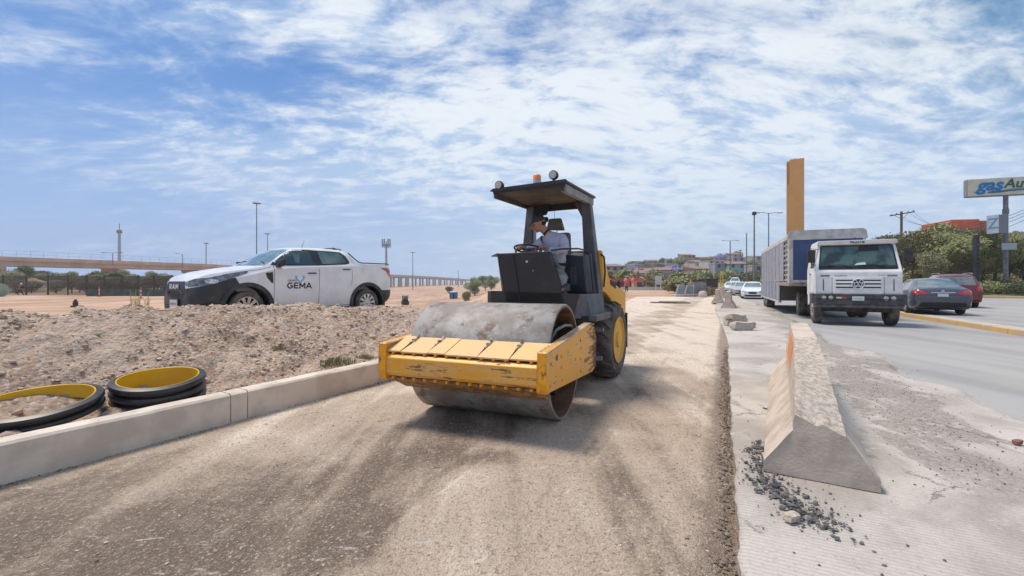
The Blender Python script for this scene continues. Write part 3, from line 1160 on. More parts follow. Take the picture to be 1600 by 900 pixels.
# floor box
TB(MB().prism([(-.53, 1.0), (.62, 1.0), (.71, 1.30), (-.53, 1.33)], 'y', -.15, .75), 'floor_box', CABBLK, bevel=.006)
TB(MB().hexa([(.625, -.15, 1.0), (.82, .0, 1.0), (.82, .62, 1.0), (.60, .62, 1.0), (.712, -.15, 1.30), (.76, .0, 1.30), (.76, .62, 1.30), (.70, .62, 1.30)]), 'side_flange', CABGRY, bevel=.004)
st = TB(MB().box(.60, .90, -.05, .62, .965, 1.045), 'step', CABGRY, bevel=.008)
TB(MB().box(.62, .80, -.08, -.048, .98, 1.03), 'step_plate', DARK, st)
TB(MB().box(.30, .62, .05, .60, .70, .965), 'side_tank', DARK, bevel=.01)
TB(MB().box(-.60, -.53, -.13, .1, 1.17, 1.33), 'left_flange', CABSUN)
# console: dark front sheet with a seam, bevelled left flange painted a sunlit brown
con = TB(MB().hexa([(-.31, -.15, 1.18), (.53, -.15, 1.18), (.50, .02, 1.18), (-.28, .02, 1.18),
                    (-.44, -.15, 1.84), (.30, -.15, 1.845), (.28, .02, 1.845), (-.42, .02, 1.84)]), 'console', CABBLK, bevel=.006)
TB(MB().hexa([(-.40, -.05, 1.18), (-.312, -.152, 1.18), (-.30, -.10, 1.18), (-.38, .0, 1.18),
              (-.49, -.05, 1.84), (-.442, -.152, 1.84), (-.43, -.10, 1.84), (-.47, .0, 1.84)]), 'console_flange', CABSUN, con)
TB(MB().hexa([(-.10, -.158, 1.18), (-.085, -.158, 1.18), (-.085, -.15, 1.18), (-.10, -.15, 1.18), (-.205, -.158, 1.83), (-.19, -.158, 1.83), (-.19, -.15, 1.83), (-.205, -.15, 1.83)]), 'seam_strip', DARK, con)
TB(MB().hexa([(-.56, -.10, 1.80), (-.44, -.14, 1.81), (-.43, .0, 1.81), (-.50, .0, 1.80), (-.56, -.10, 1.812), (-.44, -.14, 1.845), (-.43, .0, 1.845), (-.50, .0, 1.812)]), 'console_lip', CABGRY, con)
TB(MB().lathe([(.016, -.156), (.016, -.15), (.004, -.15)], 10, 'y', (.0, 0, 1.72)).lathe([(.007, -.156), (.007, -.15)], 8, 'y', (.09, 0, 1.60)), 'paint_chip', mat('pale_chip', (.6, .55, .5)), con)
# steering wheel
sw = TB(MB().tube([(-.10 + .19 * math.cos(a), .10 + .17 * math.sin(a), 1.905 + .045 * math.sin(a) * -1) for a in [k * PI / 14 for k in range(28)]], .013, 8, closed=True), 'steering_wheel', BLACKPL, smooth=True)
TB(MB().tube([(-.10, .08, 1.76), (-.10, .10, 1.89)], .03, 8).tube([(-.28, .1, 1.903), (.08, .1, 1.903)], .010, 6), 'steering_column', BLACKPL, sw)
# grab rail at the right, curved down
TB(MB().tube([(.27, .02, 1.87), (.40, .10, 1.89), (.55, .30, 1.90), (.62, .46, 1.88), (.645, .50, 1.80), (.68, .55, 1.32)], .011, 6), 'grab_rail', BLACKPL, smooth=True)
# side box beside the seat
sb = TB(MB().hexa([(.28, .34, 1.30), (.66, .34, 1.30), (.66, .75, 1.30), (.28, .75, 1.30), (.33, .34, 1.83), (.60, .34, 1.80), (.60, .75, 1.86), (.33, .75, 1.88)]), 'side_box', mat('navy_black_box', (.013, .015, .022), (.025, .027, .035), 5, .45), bevel=.02, seg=2)
mb = MB()
for k in range(4):
    mb.box(.43 + k * .022, .44 + k * .022, .332, .34, 1.42, 1.66)
TB(mb, 'box_groove', CABGRY, sb)
# seat
SEAT = mat('taupe_seat_vinyl', (.155, .125, .105), (.115, .09, .075), 5, .65, bump=.1)
TB(MB().box(-.12, .33, .28, .70, 1.40, 1.52), 'seat_cushion', SEAT, bevel=.04, seg=3, smooth=True)
bk = TB(MB().hexa([(-.10, .62, 1.50), (.32, .62, 1.50), (.32, .74, 1.50), (-.10, .74, 1.50), (-.06, .66, 2.17), (.29, .66, 2.17), (.29, .76, 2.17), (-.06, .76, 2.17)]), 'seat_backrest', SEAT, bevel=.05, seg=4, smooth=True)
TB(MB().hexa([(-.08, .68, 2.22), (.20, .68, 2.20), (.20, .76, 2.20), (-.08, .76, 2.22), (-.04, .68, 2.385), (.15, .68, 2.385), (.15, .74, 2.385), (-.04, .74, 2.385)]), 'headrest', SEAT, bk, bevel=.035, seg=3, smooth=True)
TB(MB().tube([(.08, .72, 2.12), (.08, .72, 2.25)], .008, 6), 'headrest_post', CHROME, bk)
TB(MB().box(-.1, .3, .32, .7, 1.28, 1.42), 'seat_base', DARK)
# canopy posts
pr = TB(MB().hexa([(.50, .80, 1.0), (.72, .80, 1.0), (.72, 1.02, 1.0), (.50, 1.02, 1.0), (.42, .80, 2.615), (.55, .80, 2.615), (.55, .925, 2.615), (.42, .925, 2.615)]), 'canopy_post', CABGRY, bevel=.008)
TB(MB().tube([(.66, .97, 1.86), (.71, .98, 1.82), (.72, .99, 1.60), (.70, 1.0, 1.38)], .012, 6), 'hose', DARK, pr)
pl_ = TB(MB().hexa([(-.62, .80, 1.0), (-.40, .80, 1.0), (-.40, 1.02, 1.0), (-.62, 1.02, 1.0), (-.45, .80, 2.61), (-.33, .80, 2.61), (-.33, .925, 2.61), (-.45, .925, 2.61)]), 'canopy_post', CABGRY, bevel=.008)
TB(MB().box(-.36, -.335, .82, .90, 1.3, 2.44), 'post_tube', mat('pale_tube', (.35, .34, .34)), pl_)
TB(MB().prism([(.565, 2.0), (.72, 1.1), (.565, 1.1)], 'y', .82, .84), 'gusset', CABGRY, pr)
TB(MB().prism([(.30, 2.615), (.44, 2.36), (.44, 2.615)], 'y', .84, .90), 'corner_gusset', CABGRY, pr)
TB(MB().prism([(-.44, 2.60), (-.44, 2.44), (-.14, 2.48), (-.10, 2.60)], 'y', .82, .90), 'corner_gusset', DARK, pl_, bevel=.02)
# black curved guard between hood and post
TB(MB().prism([(.40, 1.86), (.56, 1.86), (.56, 2.02), (.50, 1.99), (.44, 1.93)], 'y', .96, 1.02), 'post_guard', DARK)
# canopy: roof sheet with folded rim, underside panel
mb = MB()
mb.prism([(-.47, 2.655), (.57, 2.675), (.59, 2.69), (.57, 2.715), (-.45, 2.69), (-.49, 2.665)], 'y', -.25, .98)
can = TB(mb, 'canopy_roof', CABBLK, bevel=.004)
mb = MB()
mb.hexa([(-.455, -.235, 2.625), (.555, -.235, 2.63), (.555, -.215, 2.63), (-.455, -.215, 2.625), (-.455, -.235, 2.66), (.555, -.235, 2.68), (.555, -.215, 2.68), (-.455, -.215, 2.66)])
TB(mb, 'front_rim', CABBLK, can)
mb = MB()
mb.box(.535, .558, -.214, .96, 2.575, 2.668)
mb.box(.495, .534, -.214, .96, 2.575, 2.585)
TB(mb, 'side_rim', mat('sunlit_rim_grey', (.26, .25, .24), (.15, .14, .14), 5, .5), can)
TB(MB().box(-.458, -.435, -.214, .96, 2.57, 2.65), 'side_rim', CABGRY, can)
TB(MB().hexa([(-.435, .93, 2.53), (.535, .93, 2.54), (.535, .96, 2.54), (-.435, .96, 2.53), (-.435, .93, 2.64), (.535, .93, 2.66), (.535, .96, 2.66), (-.435, .96, 2.64)]), 'rear_rim', CABBLK, can)
TB(MB().hexa([(-.434, -.21, 2.63), (.534, -.21, 2.645), (.534, .93, 2.63), (-.434, .93, 2.615), (-.434, -.21, 2.64), (.534, -.21, 2.655), (.534, .93, 2.64), (-.434, .93, 2.625)]), 'underside_panel', UNDER, can)
# work lamps and beacon
for x, z in ((-.37, 2.735), (.40, 2.79)):
    l = TB(MB().lathe([(.0, -.245), (.055, -.245), (.058, -.235), (.058, -.20), (.05, -.17), (.02, -.16)], 20, 'y', (x, 0, z)), 'work_lamp', CABBLK, smooth=True)
    TB(MB().lathe([(.046, -.252), (.048, -.246)], 20, 'y', (x, 0, z)), 'lens', mat('lamp_lens', (.50, .46, .41), (.40, .36, .32), 60, .25, coat=.8), l)
    TB(MB().box(x - .012, x + .012, -.225, -.19, 2.66, z - .05), 'bracket', CABBLK, l)
bc = TB(MB().lathe([(.065, 2.70), (.065, 2.735), (.05, 2.74)], 16, 'z', (.07, .02, 0)), 'beacon_base', DARK)
TB(MB().lathe([(.058, 2.74), (.056, 2.80), (.05, 2.80)], 16, 'z', (.07, .02, 0)), 'beacon_body', mat('beacon_grey', (.45, .47, .50), rough=.3), bc, smooth=True)
TB(MB().lathe([(.054, 2.80), (.052, 2.865), (.044, 2.875), (.01, 2.878)], 16, 'z', (.07, .02, 0)), 'beacon_lens', mat('orange_lens', (.85, .22, .03), rough=.25, coat=.5), bc, smooth=True)
TB(MB().tube([(.12, .55, 2.6), (.10, .58, 2.48), (.09, .6, 2.36)], .003, 5), 'cord', DARK)
# mirror
TB(MB().box(-.42, -.12, .84, .9, 2.36, 2.44), 'interior_fan', DARK, bevel=.02)

# hood with fender arch
hp = [(.98, 1.93), (1.16, 1.76), (1.34, 1.54), (1.62, 1.44), (2.46, 1.29), (2.46, .86), (1.86, .90), (1.72, 1.03), (1.46, 1.19), (1.20, 1.29), (1.0, 1.32)]
mb = MB()
mb.prism(hp, 'x', -.50, .685)
TB(mb, 'hood', YELH, bevel=.03, seg=3, smooth=True)
TB(MB().box(-.44, .60, .98, 2.30, .80, 1.28), 'engine_bay', mat('engine_brown', (.05, .03, .015))) 
TB(MB().lathe([(.085, .63), (.085, .67), (.06, .69), (.01, .69)], 16, 'x', (0, 2.02, 1.41)), 'filler_cap', DARK, smooth=True)
TB(MB().hexa([(.686, 1.40, 1.42), (.690, 1.40, 1.42), (.690, 1.75, 1.345), (.686, 1.75, 1.345), (.686, 1.40, 1.50), (.690, 1.40, 1.50), (.690, 1.75, 1.40), (.686, 1.75, 1.40)]), 'vent_slot', DARK)
TB(MB().box(.40, .72, 2.40, 2.43, .33, .92), 'mud_flap', DARK)
TB(MB().box(-.5, -.2, 2.40, 2.43, .33, .92), 'mud_flap', DARK)


def wheel_tread(x0, x1, cy, cz, r, name='wheel'):
    w = x1 - x0
    prof = [(.335, x0 + .02), (.40, x0 - .0), (.50, x0), (r - .055, x0 + .03), (r - .035, x0 + .07), (r - .03, (x0 + x1) / 2), (r - .035, x1 - .07), (r - .055, x1 - .03), (.50, x1), (.40, x1), (.335, x1 - .02)]
    mb = MB().lathe(prof, 72, 'x', (0, cy, cz), closed=True)
    t = TB(mb, name, RUBDUST, smooth=True)
    # chunky wavy lugs
    mb = MB()
    N = 22
    for k in range(N):
        a0 = 2 * PI * k / N
        m = 8
        pr_ = None
        for i in range(m + 1):
            u = i / m
            x = x0 + .015 + (w - .03) * u
            off = .07 * math.sin(u * PI * 2.2) + .06 * abs(u - .5) * 2
            rr = r - .012 * (abs(u - .5) * 2) ** 4 * 3
            rb = rr - .05
            hwid = .060 + .02 * abs(u - .5)
            ring = []
            for (dr, da) in ((rb, -hwid * 1.15), (rr, -hwid * .75), (rr, hwid * .75), (rb, hwid * 1.15)):
                a = a0 + off + da
                ring.append(mb.bm.verts.new((x, cy + dr * math.cos(a), cz + dr * math.sin(a))))
            if pr_:
                for q in range(3):
                    mb.bm.faces.new((pr_[q], pr_[q + 1], ring[q + 1], ring[q]))
            else:
                mb.bm.faces.new(ring)
            pr_ = ring
        mb.bm.faces.new(pr_[::-1])
    TB(mb, 'tread_lug', RUBDUST, t)
    sg = 1 if x1 > 0 else -1
    xo = x1 if sg > 0 else x0
    rim = [(.335, xo - sg * .02), (.345, xo + sg * .004), (.325, xo + sg * .006), (.315, xo - sg * .02), (.29, xo - sg * .10), (.20, xo - sg * .135), (.19, xo - sg * .10), (.12, xo - sg * .09),
           (.115, xo - sg * .0), (.105, xo + sg * .01), (.02, xo + sg * .01)]
    TB(MB().lathe(rim, 48, 'x', (0, cy, cz)), 'rim', YRIM, t, smooth=True)
    mb = MB()
    for k in range(10):
        a = 2 * PI * k / 10
        mb.lathe([(.015, xo - sg * .10), (.015, xo - sg * .075), (.004, xo - sg * .075)], 6, 'x', (0, cy + .155 * math.cos(a), cz + .155 * math.sin(a)))
    TB(mb, 'wheel_nut', YRIM, t)
    return t


wheel_tread(.42, .84, 1.34, .585, .585)
wheel_tread(-.70, -.28, 1.34, .585, .585)


# ------------------------------------------------------------------ people
def skin_body(name, joints, edges, material, parent=None, root=0, sub=2, M=None, fold=0.0):
    """joints: [(x,y,z,rx,ry)]"""
    me = bpy.data.meshes.new(name)
    me.from_pydata([Vector(j[:3]) for j in joints], edges, [])
    o = link(name, me, parent)
    md = o.modifiers.new('skin', 'SKIN')
    md.use_smooth_shade = True
    me.skin_vertices[0].data  # layer is created by the modifier
    for i, j in enumerate(joints):
        me.skin_vertices[0].data[i].radius = (j[3], j[4] if len(j) > 4 else j[3])
    me.skin_vertices[0].data[root].use_root = True
    sm = o.modifiers.new('sub', 'SUBSURF')
    sm.levels = sub
    apply_mods(o)
    if fold:
        for v in o.data.vertices:
            n = noise.noise(v.co * 14 + Vector((2, 3, 4)))
            v.co += v.normal * n * fold
    if M:
        o.data.transform(M)
    o.data.materials.clear()
    o.data.materials.append(material)
    for p in o.data.polygons:
        p.use_smooth = True
    return o


SKIN = mat('tan_skin', (.42, .22, .14), (.36, .18, .11), 8, .55)
SHIRT = mat('pale_lilac_shirt', (.50, .49, .57), (.40, .40, .48), 7, .85, bump=.3, bscale=25)
TROUS = mat('grey_work_trousers', (.36, .34, .33), (.24, .225, .22), 5, .9, bump=.4, bscale=20)
CAPM = mat('black_cap_cloth', (.02, .022, .022), (.045, .045, .045), 10, .8)
HAIR = mat('dark_hair', (.015, .012, .010), rough=.7)
# root of the roller frame carries TM; the operator is a thing of his own at the seat
op = thing('person', 'roller operator in pale lilac shirt, grey trousers and black cap, leaning to look down', 'person', (RF[0], RF[1], 0), RY)
# trousers (hips, both legs bent, left foot on the floor)
J = [(.20, .44, 1.60, .15, .13), (.25, .40, 1.76, .15, .12), (.29, .36, 1.52, .105, .10), (.345, .16, 1.46, .085, .085), (.42, .05, 1.30, .066, .066), (.47, .04, 1.17, .055, .055),
     (.11, .36, 1.54, .10, .095), (.04, .12, 1.52, .08, .08), (.03, .02, 1.25, .06, .06), (.03, .06, 1.12, .05, .05)]
skin_body('trousers', J, [(0, 1), (0, 2), (2, 3), (3, 4), (4, 5), (0, 6), (6, 7), (7, 8), (8, 9)], TROUS, op, M=TM, fold=.012)
# torso + head as one continuous skin body underneath, shirt over it
J = [(.23, .42, 1.66, .12, .10), (.215, .40, 1.84, .125, .10), (.18, .36, 2.00, .15, .105), (.12, .34, 2.11, .085, .075), (.055, .32, 2.165, .052, .052), (.00, .29, 2.215, .066, .070), (-.02, .28, 2.27, .085, .092), (-.015, .29, 2.32, .072, .078),
     (.305, .34, 2.04, .050, .050), (.385, .26, 1.93, .040, .040), (.375, .20, 1.875, .034, .034), (.25, .12, 1.86, .028, .028), (.17, .08, 1.905, .022, .022),
     (.02, .38, 2.03, .050, .050), (-.06, .28, 1.95, .040, .040), (-.13, .16, 1.905, .030, .030), (-.185, .115, 1.93, .022, .022)]
E_ = [(0, 1), (1, 2), (2, 3), (3, 4), (4, 5), (5, 6), (6, 7), (2, 8), (8, 9), (9, 10), (10, 11), (11, 12), (2, 13), (13, 14), (14, 15), (15, 16)]
body = skin_body('body', J, E_, SKIN, op, M=TM)
J = [(.225, .42, 1.62, .165, .13), (.22, .41, 1.76, .165, .135), (.20, .39, 1.90, .175, .135), (.17, .37, 2.03, .165, .12), (.10, .345, 2.115, .085, .075),
     (.305, .34, 2.04, .082, .082), (.385, .26, 1.93, .068, .068), (.375, .20, 1.875, .062, .062), (.25, .12, 1.86, .052, .052), (.20, .10, 1.885, .042, .042),
     (.02, .38, 2.03, .075, .075), (-.06, .28, 1.95, .062, .062), (-.13, .16, 1.905, .050, .050)]
E_ = [(0, 1), (1, 2), (2, 3), (3, 4), (3, 5), (5, 6), (6, 7), (7, 8), (8, 9), (3, 10), (10, 11), (11, 12)]
skin_body('shirt', J, E_, SHIRT, op, M=TM, fold=.020)
skin_body('collar', [(.10, .34, 2.12, .088, .080), (.050, .315, 2.175, .074, .070)], [(0, 1)], mat('dark_collar', (.02, .015, .02), rough=.8), op, M=TM)
TB(MB().tube([(.225 + .172 * math.cos(a), .42 + .145 * math.sin(a), 1.67 + .025 * math.cos(a + 1)) for a in [k * PI / 12 for k in range(24)]], .020, 8, closed=True), 'belt', DARK, op, smooth=True)
# face: nose, brow, ear, mouth, eyes; he looks to his right and down (towards -x, -y)
fd = Vector((-.80, -.45, -.38)).normalized()
hc = Vector((-.02, .28, 2.262))
side = fd.cross(Vector((0, 0, 1))).normalized()
upv = side.cross(fd).normalized()


def hd(f, s_, u):
    return hc + fd * f + side * s_ + upv * u


def blob(mb, c, sx, sy, sz, n=14):
    M = Matrix((side, fd, upv)).transposed().to_4x4()
    M.translation = Vector(c)
    mb.lathe([(max(.001, math.cos(a) * sx), math.sin(a) * sz) for a in [(-90 + 180 * k / 10) * PI / 180 for k in range(11)]], n, 'z', M=M @ Matrix.Diagonal((1, sy / sx, 1, 1)))


# head, brow, nose, lips, chin, ears are fused with the neck and torso into one skin
mb = MB()
blob(mb, hd(-.010, 0, .025), .078, .092, .095, 18)
blob(mb, hd(.030, 0, -.045), .058, .060, .062)
blob(mb, hd(.070, 0, .022), .050, .020, .014)
blob(mb, hd(.060, 0, -.088), .024, .022, .020)
mb.tube([hd(.080, 0, .018), hd(.100, 0, -.008), hd(.112, 0, -.026), hd(.090, 0, -.036)], [.010, .012, .016, .012], 8)
mb.tube([hd(.086, -.024, -.058), hd(.094, 0, -.056), hd(.086, .024, -.058)], .008, 6)
for s_ in (1, -1):
    blob(mb, hd(.055, s_ * .045, -.020), .020, .025, .022)
    blob(mb, hd(-.012, s_ * .083, -.004), .010, .022, .032, 10)
mb.tube([hd(-.01, 0, -.02), Vector((.055, .32, 2.165)), Vector((.12, .35, 2.10))], [.060, .056, .062], 12)
mb.bm.transform(TM)
b2 = bmesh.new()
b2.from_mesh(body.data)
tmp = bpy.data.meshes.new('tmp')
mb.bm.to_mesh(tmp)
mb.bm.free()
b2.from_mesh(tmp)
b2.to_mesh(body.data)
b2.free()
md = body.modifiers.new('fuse', 'REMESH')
md.mode = 'VOXEL'
md.voxel_size = .0065
apply_mods(body)
b2 = bmesh.new()
b2.from_mesh(body.data)
todo = set(b2.verts)
parts_ = []
while todo:
    st_ = [todo.pop()]
    cur = set(st_)
    while st_:
        q_ = st_.pop()
        for e in q_.link_edges:
            w_ = e.other_vert(q_)
            if w_ in todo:
                todo.discard(w_)
                cur.add(w_)
                st_.append(w_)
    parts_.append(cur)
parts_.sort(key=len)
for cur in parts_[:-1]:
    bmesh.ops.delete(b2, geom=list(cur), context='VERTS')
b2.to_mesh(body.data)
b2.free()
for p_ in body.data.polygons:
    p_.use_smooth = True
if not body.data.materials:
    body.data.materials.append(SKIN)
for s_ in (1, -1):
    TB(MB().lathe([(.001, -.009), (.009, 0), (.001, .009)], 8, 'z', hd(.083, s_ * .030, .004)), 'eye', mat('eye_dark', (.03, .02, .02), rough=.2), body)
TB(MB().tube([hd(.095, -.018, -.0585), hd(.1035, 0, -.0565), hd(.095, .018, -.0585)], .003, 6), 'mouth', mat('lips', (.26, .10, .08)), body)
bm_ = MB()
bm_.lathe([(.001, .092), (.035, .088), (.066, .066), (.084, .030), (.087, .0), (.080, -.02), (.06, -.045)], 20, 'z', M=Matrix.Translation(hd(-.012, 0, .045)) @ Matrix.Rotation(R(-16), 4, 'Y') @ Matrix.Scale(1.06, 4))
cap = TB(bm_, 'cap', CAPM, op, smooth=True)
mb = MB()
q = [hd(.055, -.060, .052), hd(.12, -.050, .030), hd(.150, 0, .020), hd(.12, .050, .030), hd(.055, .060, .052)]
A = [mb.bm.verts.new(p) for p in q]
B = [mb.bm.verts.new(p + upv * .010) for p in q]
mb.bm.faces.new(A); mb.bm.faces.new(B)
for k in range(5):
    mb.bm.faces.new((A[k], A[(k + 1) % 5], B[(k + 1) % 5], B[k]))
TB(mb, 'visor', CAPM, cap)
TB(MB().lathe([(.001, .05), (.05, .04), (.080, 0), (.062, -.035), (.001, -.045)], 16, 'z', M=Matrix.Translation(hd(-.030, 0, -.002))), 'hair', HAIR, op, smooth=True)


def hand(parent, wrist, fwd, palm, r=.0085, length=.09, M=TM):
    """small curled hand: palm block plus five fingers curled over a grip"""
    f = Vector(fwd).normalized()
    p = Vector(palm).normalized()
    s_ = f.cross(p).normalized()
    w = Vector(wrist)
    mb = MB()
    a = w + f * .045
    mb.tube([w - f * .02, w + f * .03, w + f * .085], [.024, .032, .034], 8)
    for k in range(4):
        o_ = s_ * (.024 - .016 * k)
        L = [.030, .034, .031, .025][k]
        b0 = w + f * .085 + o_
        mb.tube([b0, b0 + f * L * .8 + p * .008, b0 + f * L * 1.1 + p * (L + .004), b0 + f * L * .4 + p * (L * 1.55)], [r, r, r * .92, r * .75], 6)
    t0 = w + f * .02 + s_ * .028
    mb.tube([t0, t0 + s_ * .022 + f * .022 + p * .01, t0 + s_ * .022 + f * .05 + p * .026], [.011, .010, .008], 6)
    mb.bm.transform(M)
    return mb.build('hand', SKIN, parent, smooth=True)


hand(op, (.155, .075, 1.915), (-.95, -.1, -.12), (0, -.3, -1))
hand(op, (-.185, .115, 1.935), (-.6, -.5, -.25), (.3, -.2, -1))
# boots
BOOT = mat('brown_boots', (.06, .04, .03), rough=.6)
for bx, by in ((.47, -.02), (.03, .0)):
    TB(MB().hexa([(bx - .05, by - .13, 1.335), (bx + .05, by - .13, 1.335), (bx + .045, by + .13, 1.335), (bx - .045, by + .13, 1.335),
                  (bx - .04, by - .10, 1.38), (bx + .04, by - .10, 1.38), (bx + .04, by + .11, 1.44), (bx - .04, by + .11, 1.44)]), 'boot', BOOT, op, bevel=.02, seg=2, smooth=True)


# ------------------------------------------------------------------ jersey barriers
def barrier(L, label, loc, rz, intact_from=0.0, group=None, chip=True, panel=False, H=.80):
    """local x: across, local y: away; near end broken down when intact_from > 0"""
    t = thing('jersey_barrier', label, 'barrier', loc, rz, group)
    n = max(8, int(L / .06)) if chip else 8
    bm = bmesh.new()
    rings = []
    for i in range(n + 1):
        y = L * i / n
        f = 1.0 if intact_from == 0 else sst(-.15, intact_from, y)
        top = H if y >= intact_from else .44 + (H - .44) * (y / intact_from) ** .85
        # right shoulder is broken away lower than the left one near the end
        prof = [(-.335, 0), (-.335, .075), (-.155, .33), (-.10, .80), (.10, .80), (.155, .33), (.335, .075), (.335, 0)]
        pts = []
        for k, (x, z) in enumerate(prof):
            zz = z * H / .8
            if zz > top:
                # slide down the side profile to the break height
                zz2 = top + (.0 if k == 3 else -.11 * (1 - f))
                sx = -1 if x < 0 else 1
                xx = .155 - (.155 - .10) * max(0, (zz2 - .33)) / .47 if zz2 > .33 else .335 - .18 * (zz2 - .075) / .255
                x, zz = sx * xx, zz2
                zz += .012 * fbm(y * 5, k * 3.0)
            pts.append((x, zz))
        # subdivide the top edge so the break can be rough
        row = []
        for k in range(len(pts) - 1):
            a, b_ = pts[k], pts[k + 1]
            m = 7 if k == 3 else 4
            for q in range(m):
                u = q / m
                x, z = a[0] + (b_[0] - a[0]) * u, a[1] + (b_[1] - a[1]) * u
                if k == 3 and y < intact_from + .02:
                    z += (.022 * fbm(x * 9, y * 7, 4) + .012 * fbm(x * 26, y * 22, 3)) * (1 if 0 < q else .4)
                row.append((x + (.003 + .006 * (q == 0)) * fbm(y * 9, z * 9 + x, 4), z + (.005 * fbm(y * 13, x * 9, 3) if q == 0 and chip else 0)))
        row.append(pts[-1])
        rings.append([bm.verts.new((x, y + (.02 * fbm(x * 5, z * 5) if i == 0 and chip else 0), z)) for x, z in row])
    for i in range(n):
        A, B = rings[i], rings[i + 1]
        for k in range(len(A) - 1):
            f = bm.faces.new((A[k], A[k + 1], B[k + 1], B[k]))
            y = L * (i + .5) / n
            zc = sum(v.co.z for v in f.verts) / 4
            if 12 <= k <= 18 and y < intact_from:
                f.material_index = 1
    bm.faces.new(rings[0][::-1])
    bm.faces.new(rings[-1])
    bmesh.ops.recalc_face_normals(bm, faces=bm.faces)
    me = bpy.data.meshes.new('barrier_body')
    bm.to_mesh(me)
    bm.free()
    me.materials.append(CONCB)
    me.materials.append(CONCR)
    shade(me, 30)
    link('barrier_body', me, t)
    if panel:
        mb = MB()
        mb.hexa([(-.142, intact_from - .10, .47), (-.136, intact_from - .10, .47), (-.136, L - .9, .50), (-.142, L - .9, .50),
                 (-.112, intact_from - .02, .76), (-.106, intact_from - .02, .76), (-.106, L - .9, .76), (-.112, L - .9, .76)])
        mb.build('orange_band', mat('faded_orange_paint', (.76, .20, .03), (.70, .30, .12), 12, .75, c3=(.46, .40, .34), s3=26, lo3=.56, hi3=.62), t)
    return t


# the near end's left foot sits at px(1193,735)
bdir = math.atan2(-.50, .866)
brz = R(-30.2)
b0 = (1.82 + .335 * math.cos(brz), 3.31 + .335 * math.sin(brz), .085)
barrier(3.75, 'large concrete barrier with broken near end and faded orange band, in the right foreground', b0, brz, intact_from=1.75, panel=True)
b1 = barrier(2.6, 'short weathered concrete barrier standing end-on beside the line of waiting cars', (11.15, 23.6, .08), R(-27), chip=False, H=.86)
b2 = copy_tree(b1, label='farther concrete barrier with a white face behind the end-on one')
b2.location = (13.1, 29.2, .08)
b2.rotation_euler = (0, 0, R(-26))
for i, (x, y, lb) in enumerate([(17.3, 38.0, 'pale low barrier second in the row receding along the slab edge'), (20.3, 44.0, 'pale low barrier third in the row receding along the slab edge'), (24.0, 52.0, 'smallest pale barrier at the far end of the slab edge')]):
    b3 = copy_tree(b1, label=lb)
    b3.location = (x, y, .08)
    b3.rotation_euler = (0, 0, R(-26))

# broken concrete lumps on the slab
def lump(name, label, loc, rz, size, seed, tilt=(0, 0)):
    bm = bmesh.new()
    bmesh.ops.create_cube(bm, size=1)
    bmesh.ops.subdivide_edges(bm, edges=bm.edges, cuts=4, use_grid_fill=True)
    for v in bm.verts:
        c = v.co
        d = 1 - .16 * (abs(c.x) ** 3 + abs(c.y) ** 3 + abs(c.z) ** 3) * 2
        v.co = Vector((c.x * size[0], c.y * size[1], c.z * size[2])) * d
        v.co += noise.noise_vector(v.co * (2.2 / max(size)) + Vector((seed, 0, 0))) * max(size) * .10
        v.co += noise.noise_vector(v.co * (9 / max(size)) + Vector((seed, 0, 0))) * max(size) * .025
    zmin = min(v.co.z for v in bm.verts)
    for v in bm.verts:
        v.co.z -= zmin
    me = bpy.data.meshes.new(name)
    bm.to_mesh(me)
    bm.free()
    me.materials.append(CONCR)
    shade(me, 35)
    return link(name, me, loc=loc, rot=(tilt[0], tilt[1], rz), label=label, category='rubble')


lump('concrete_chunk', 'pale wedge-shaped concrete chunk, front one of the pile on the slab', (6.55, 13.0, .08), R(10), (.62, .30, .24), 1)
lump('concrete_chunk', 'dark slab-like concrete chunk lying behind the pale wedge in the pile', (7.0, 14.3, .08), R(-8), (.66, .40, .20), 5)
lump('concrete_chunk', 'upper concrete chunk resting on top of the rubble pile on the slab', (6.95, 14.2, .26), R(14), (.60, .36, .16), 9)
lump('concrete_chunk', 'small rounded concrete chunk at the right side of the rubble pile', (7.15, 13.7, .08), R(34), (.24, .22, .18), 12)
lump('rock', 'pale rock lying in the dark asphalt chips near the barrier foot', (1.605, 2.62, .086), R(20), (.085, .055, .04), 3)
lump('rock', 'small reddish stone on the grooved slab at right edge', (4.27, 3.86, .086), R(20), (.075, .045, .03), 4).data.materials[0] = mat('brick_red', (.26, .11, .08), (.18, .08, .06), 8, .9)
solo(MB().tube([(2.72, 4.95, .092), (2.86, 4.62, .105), (2.93, 4.38, .098), (3.04, 4.22, .095)], .006, 6), 'rubber_strip', DARK, 'thin black rubber strip curled on the slab right of the barrier', 'strip')
solo(MB().box(0, .42, 0, .10, 0, .05).rough(.02, 8), 'debris_lump', DARK, 'flat dark lump of debris on the road behind the barrier top', 'debris', loc=(5.45, 8.9, .09), rz=R(-20), bevel=.01)


# ------------------------------------------------------------------ corrugated pipe rings
PBLK = mat('black_pipe_plastic', (.016, .017, .019), (.035, .034, .034), 5, .38)
PYEL = mat('yellow_pipe_lining', (.72, .42, .012), (.64, .37, .02), 3, .45, c3=(.40, .30, .17), s3=5, lo3=.60, hi3=.74)


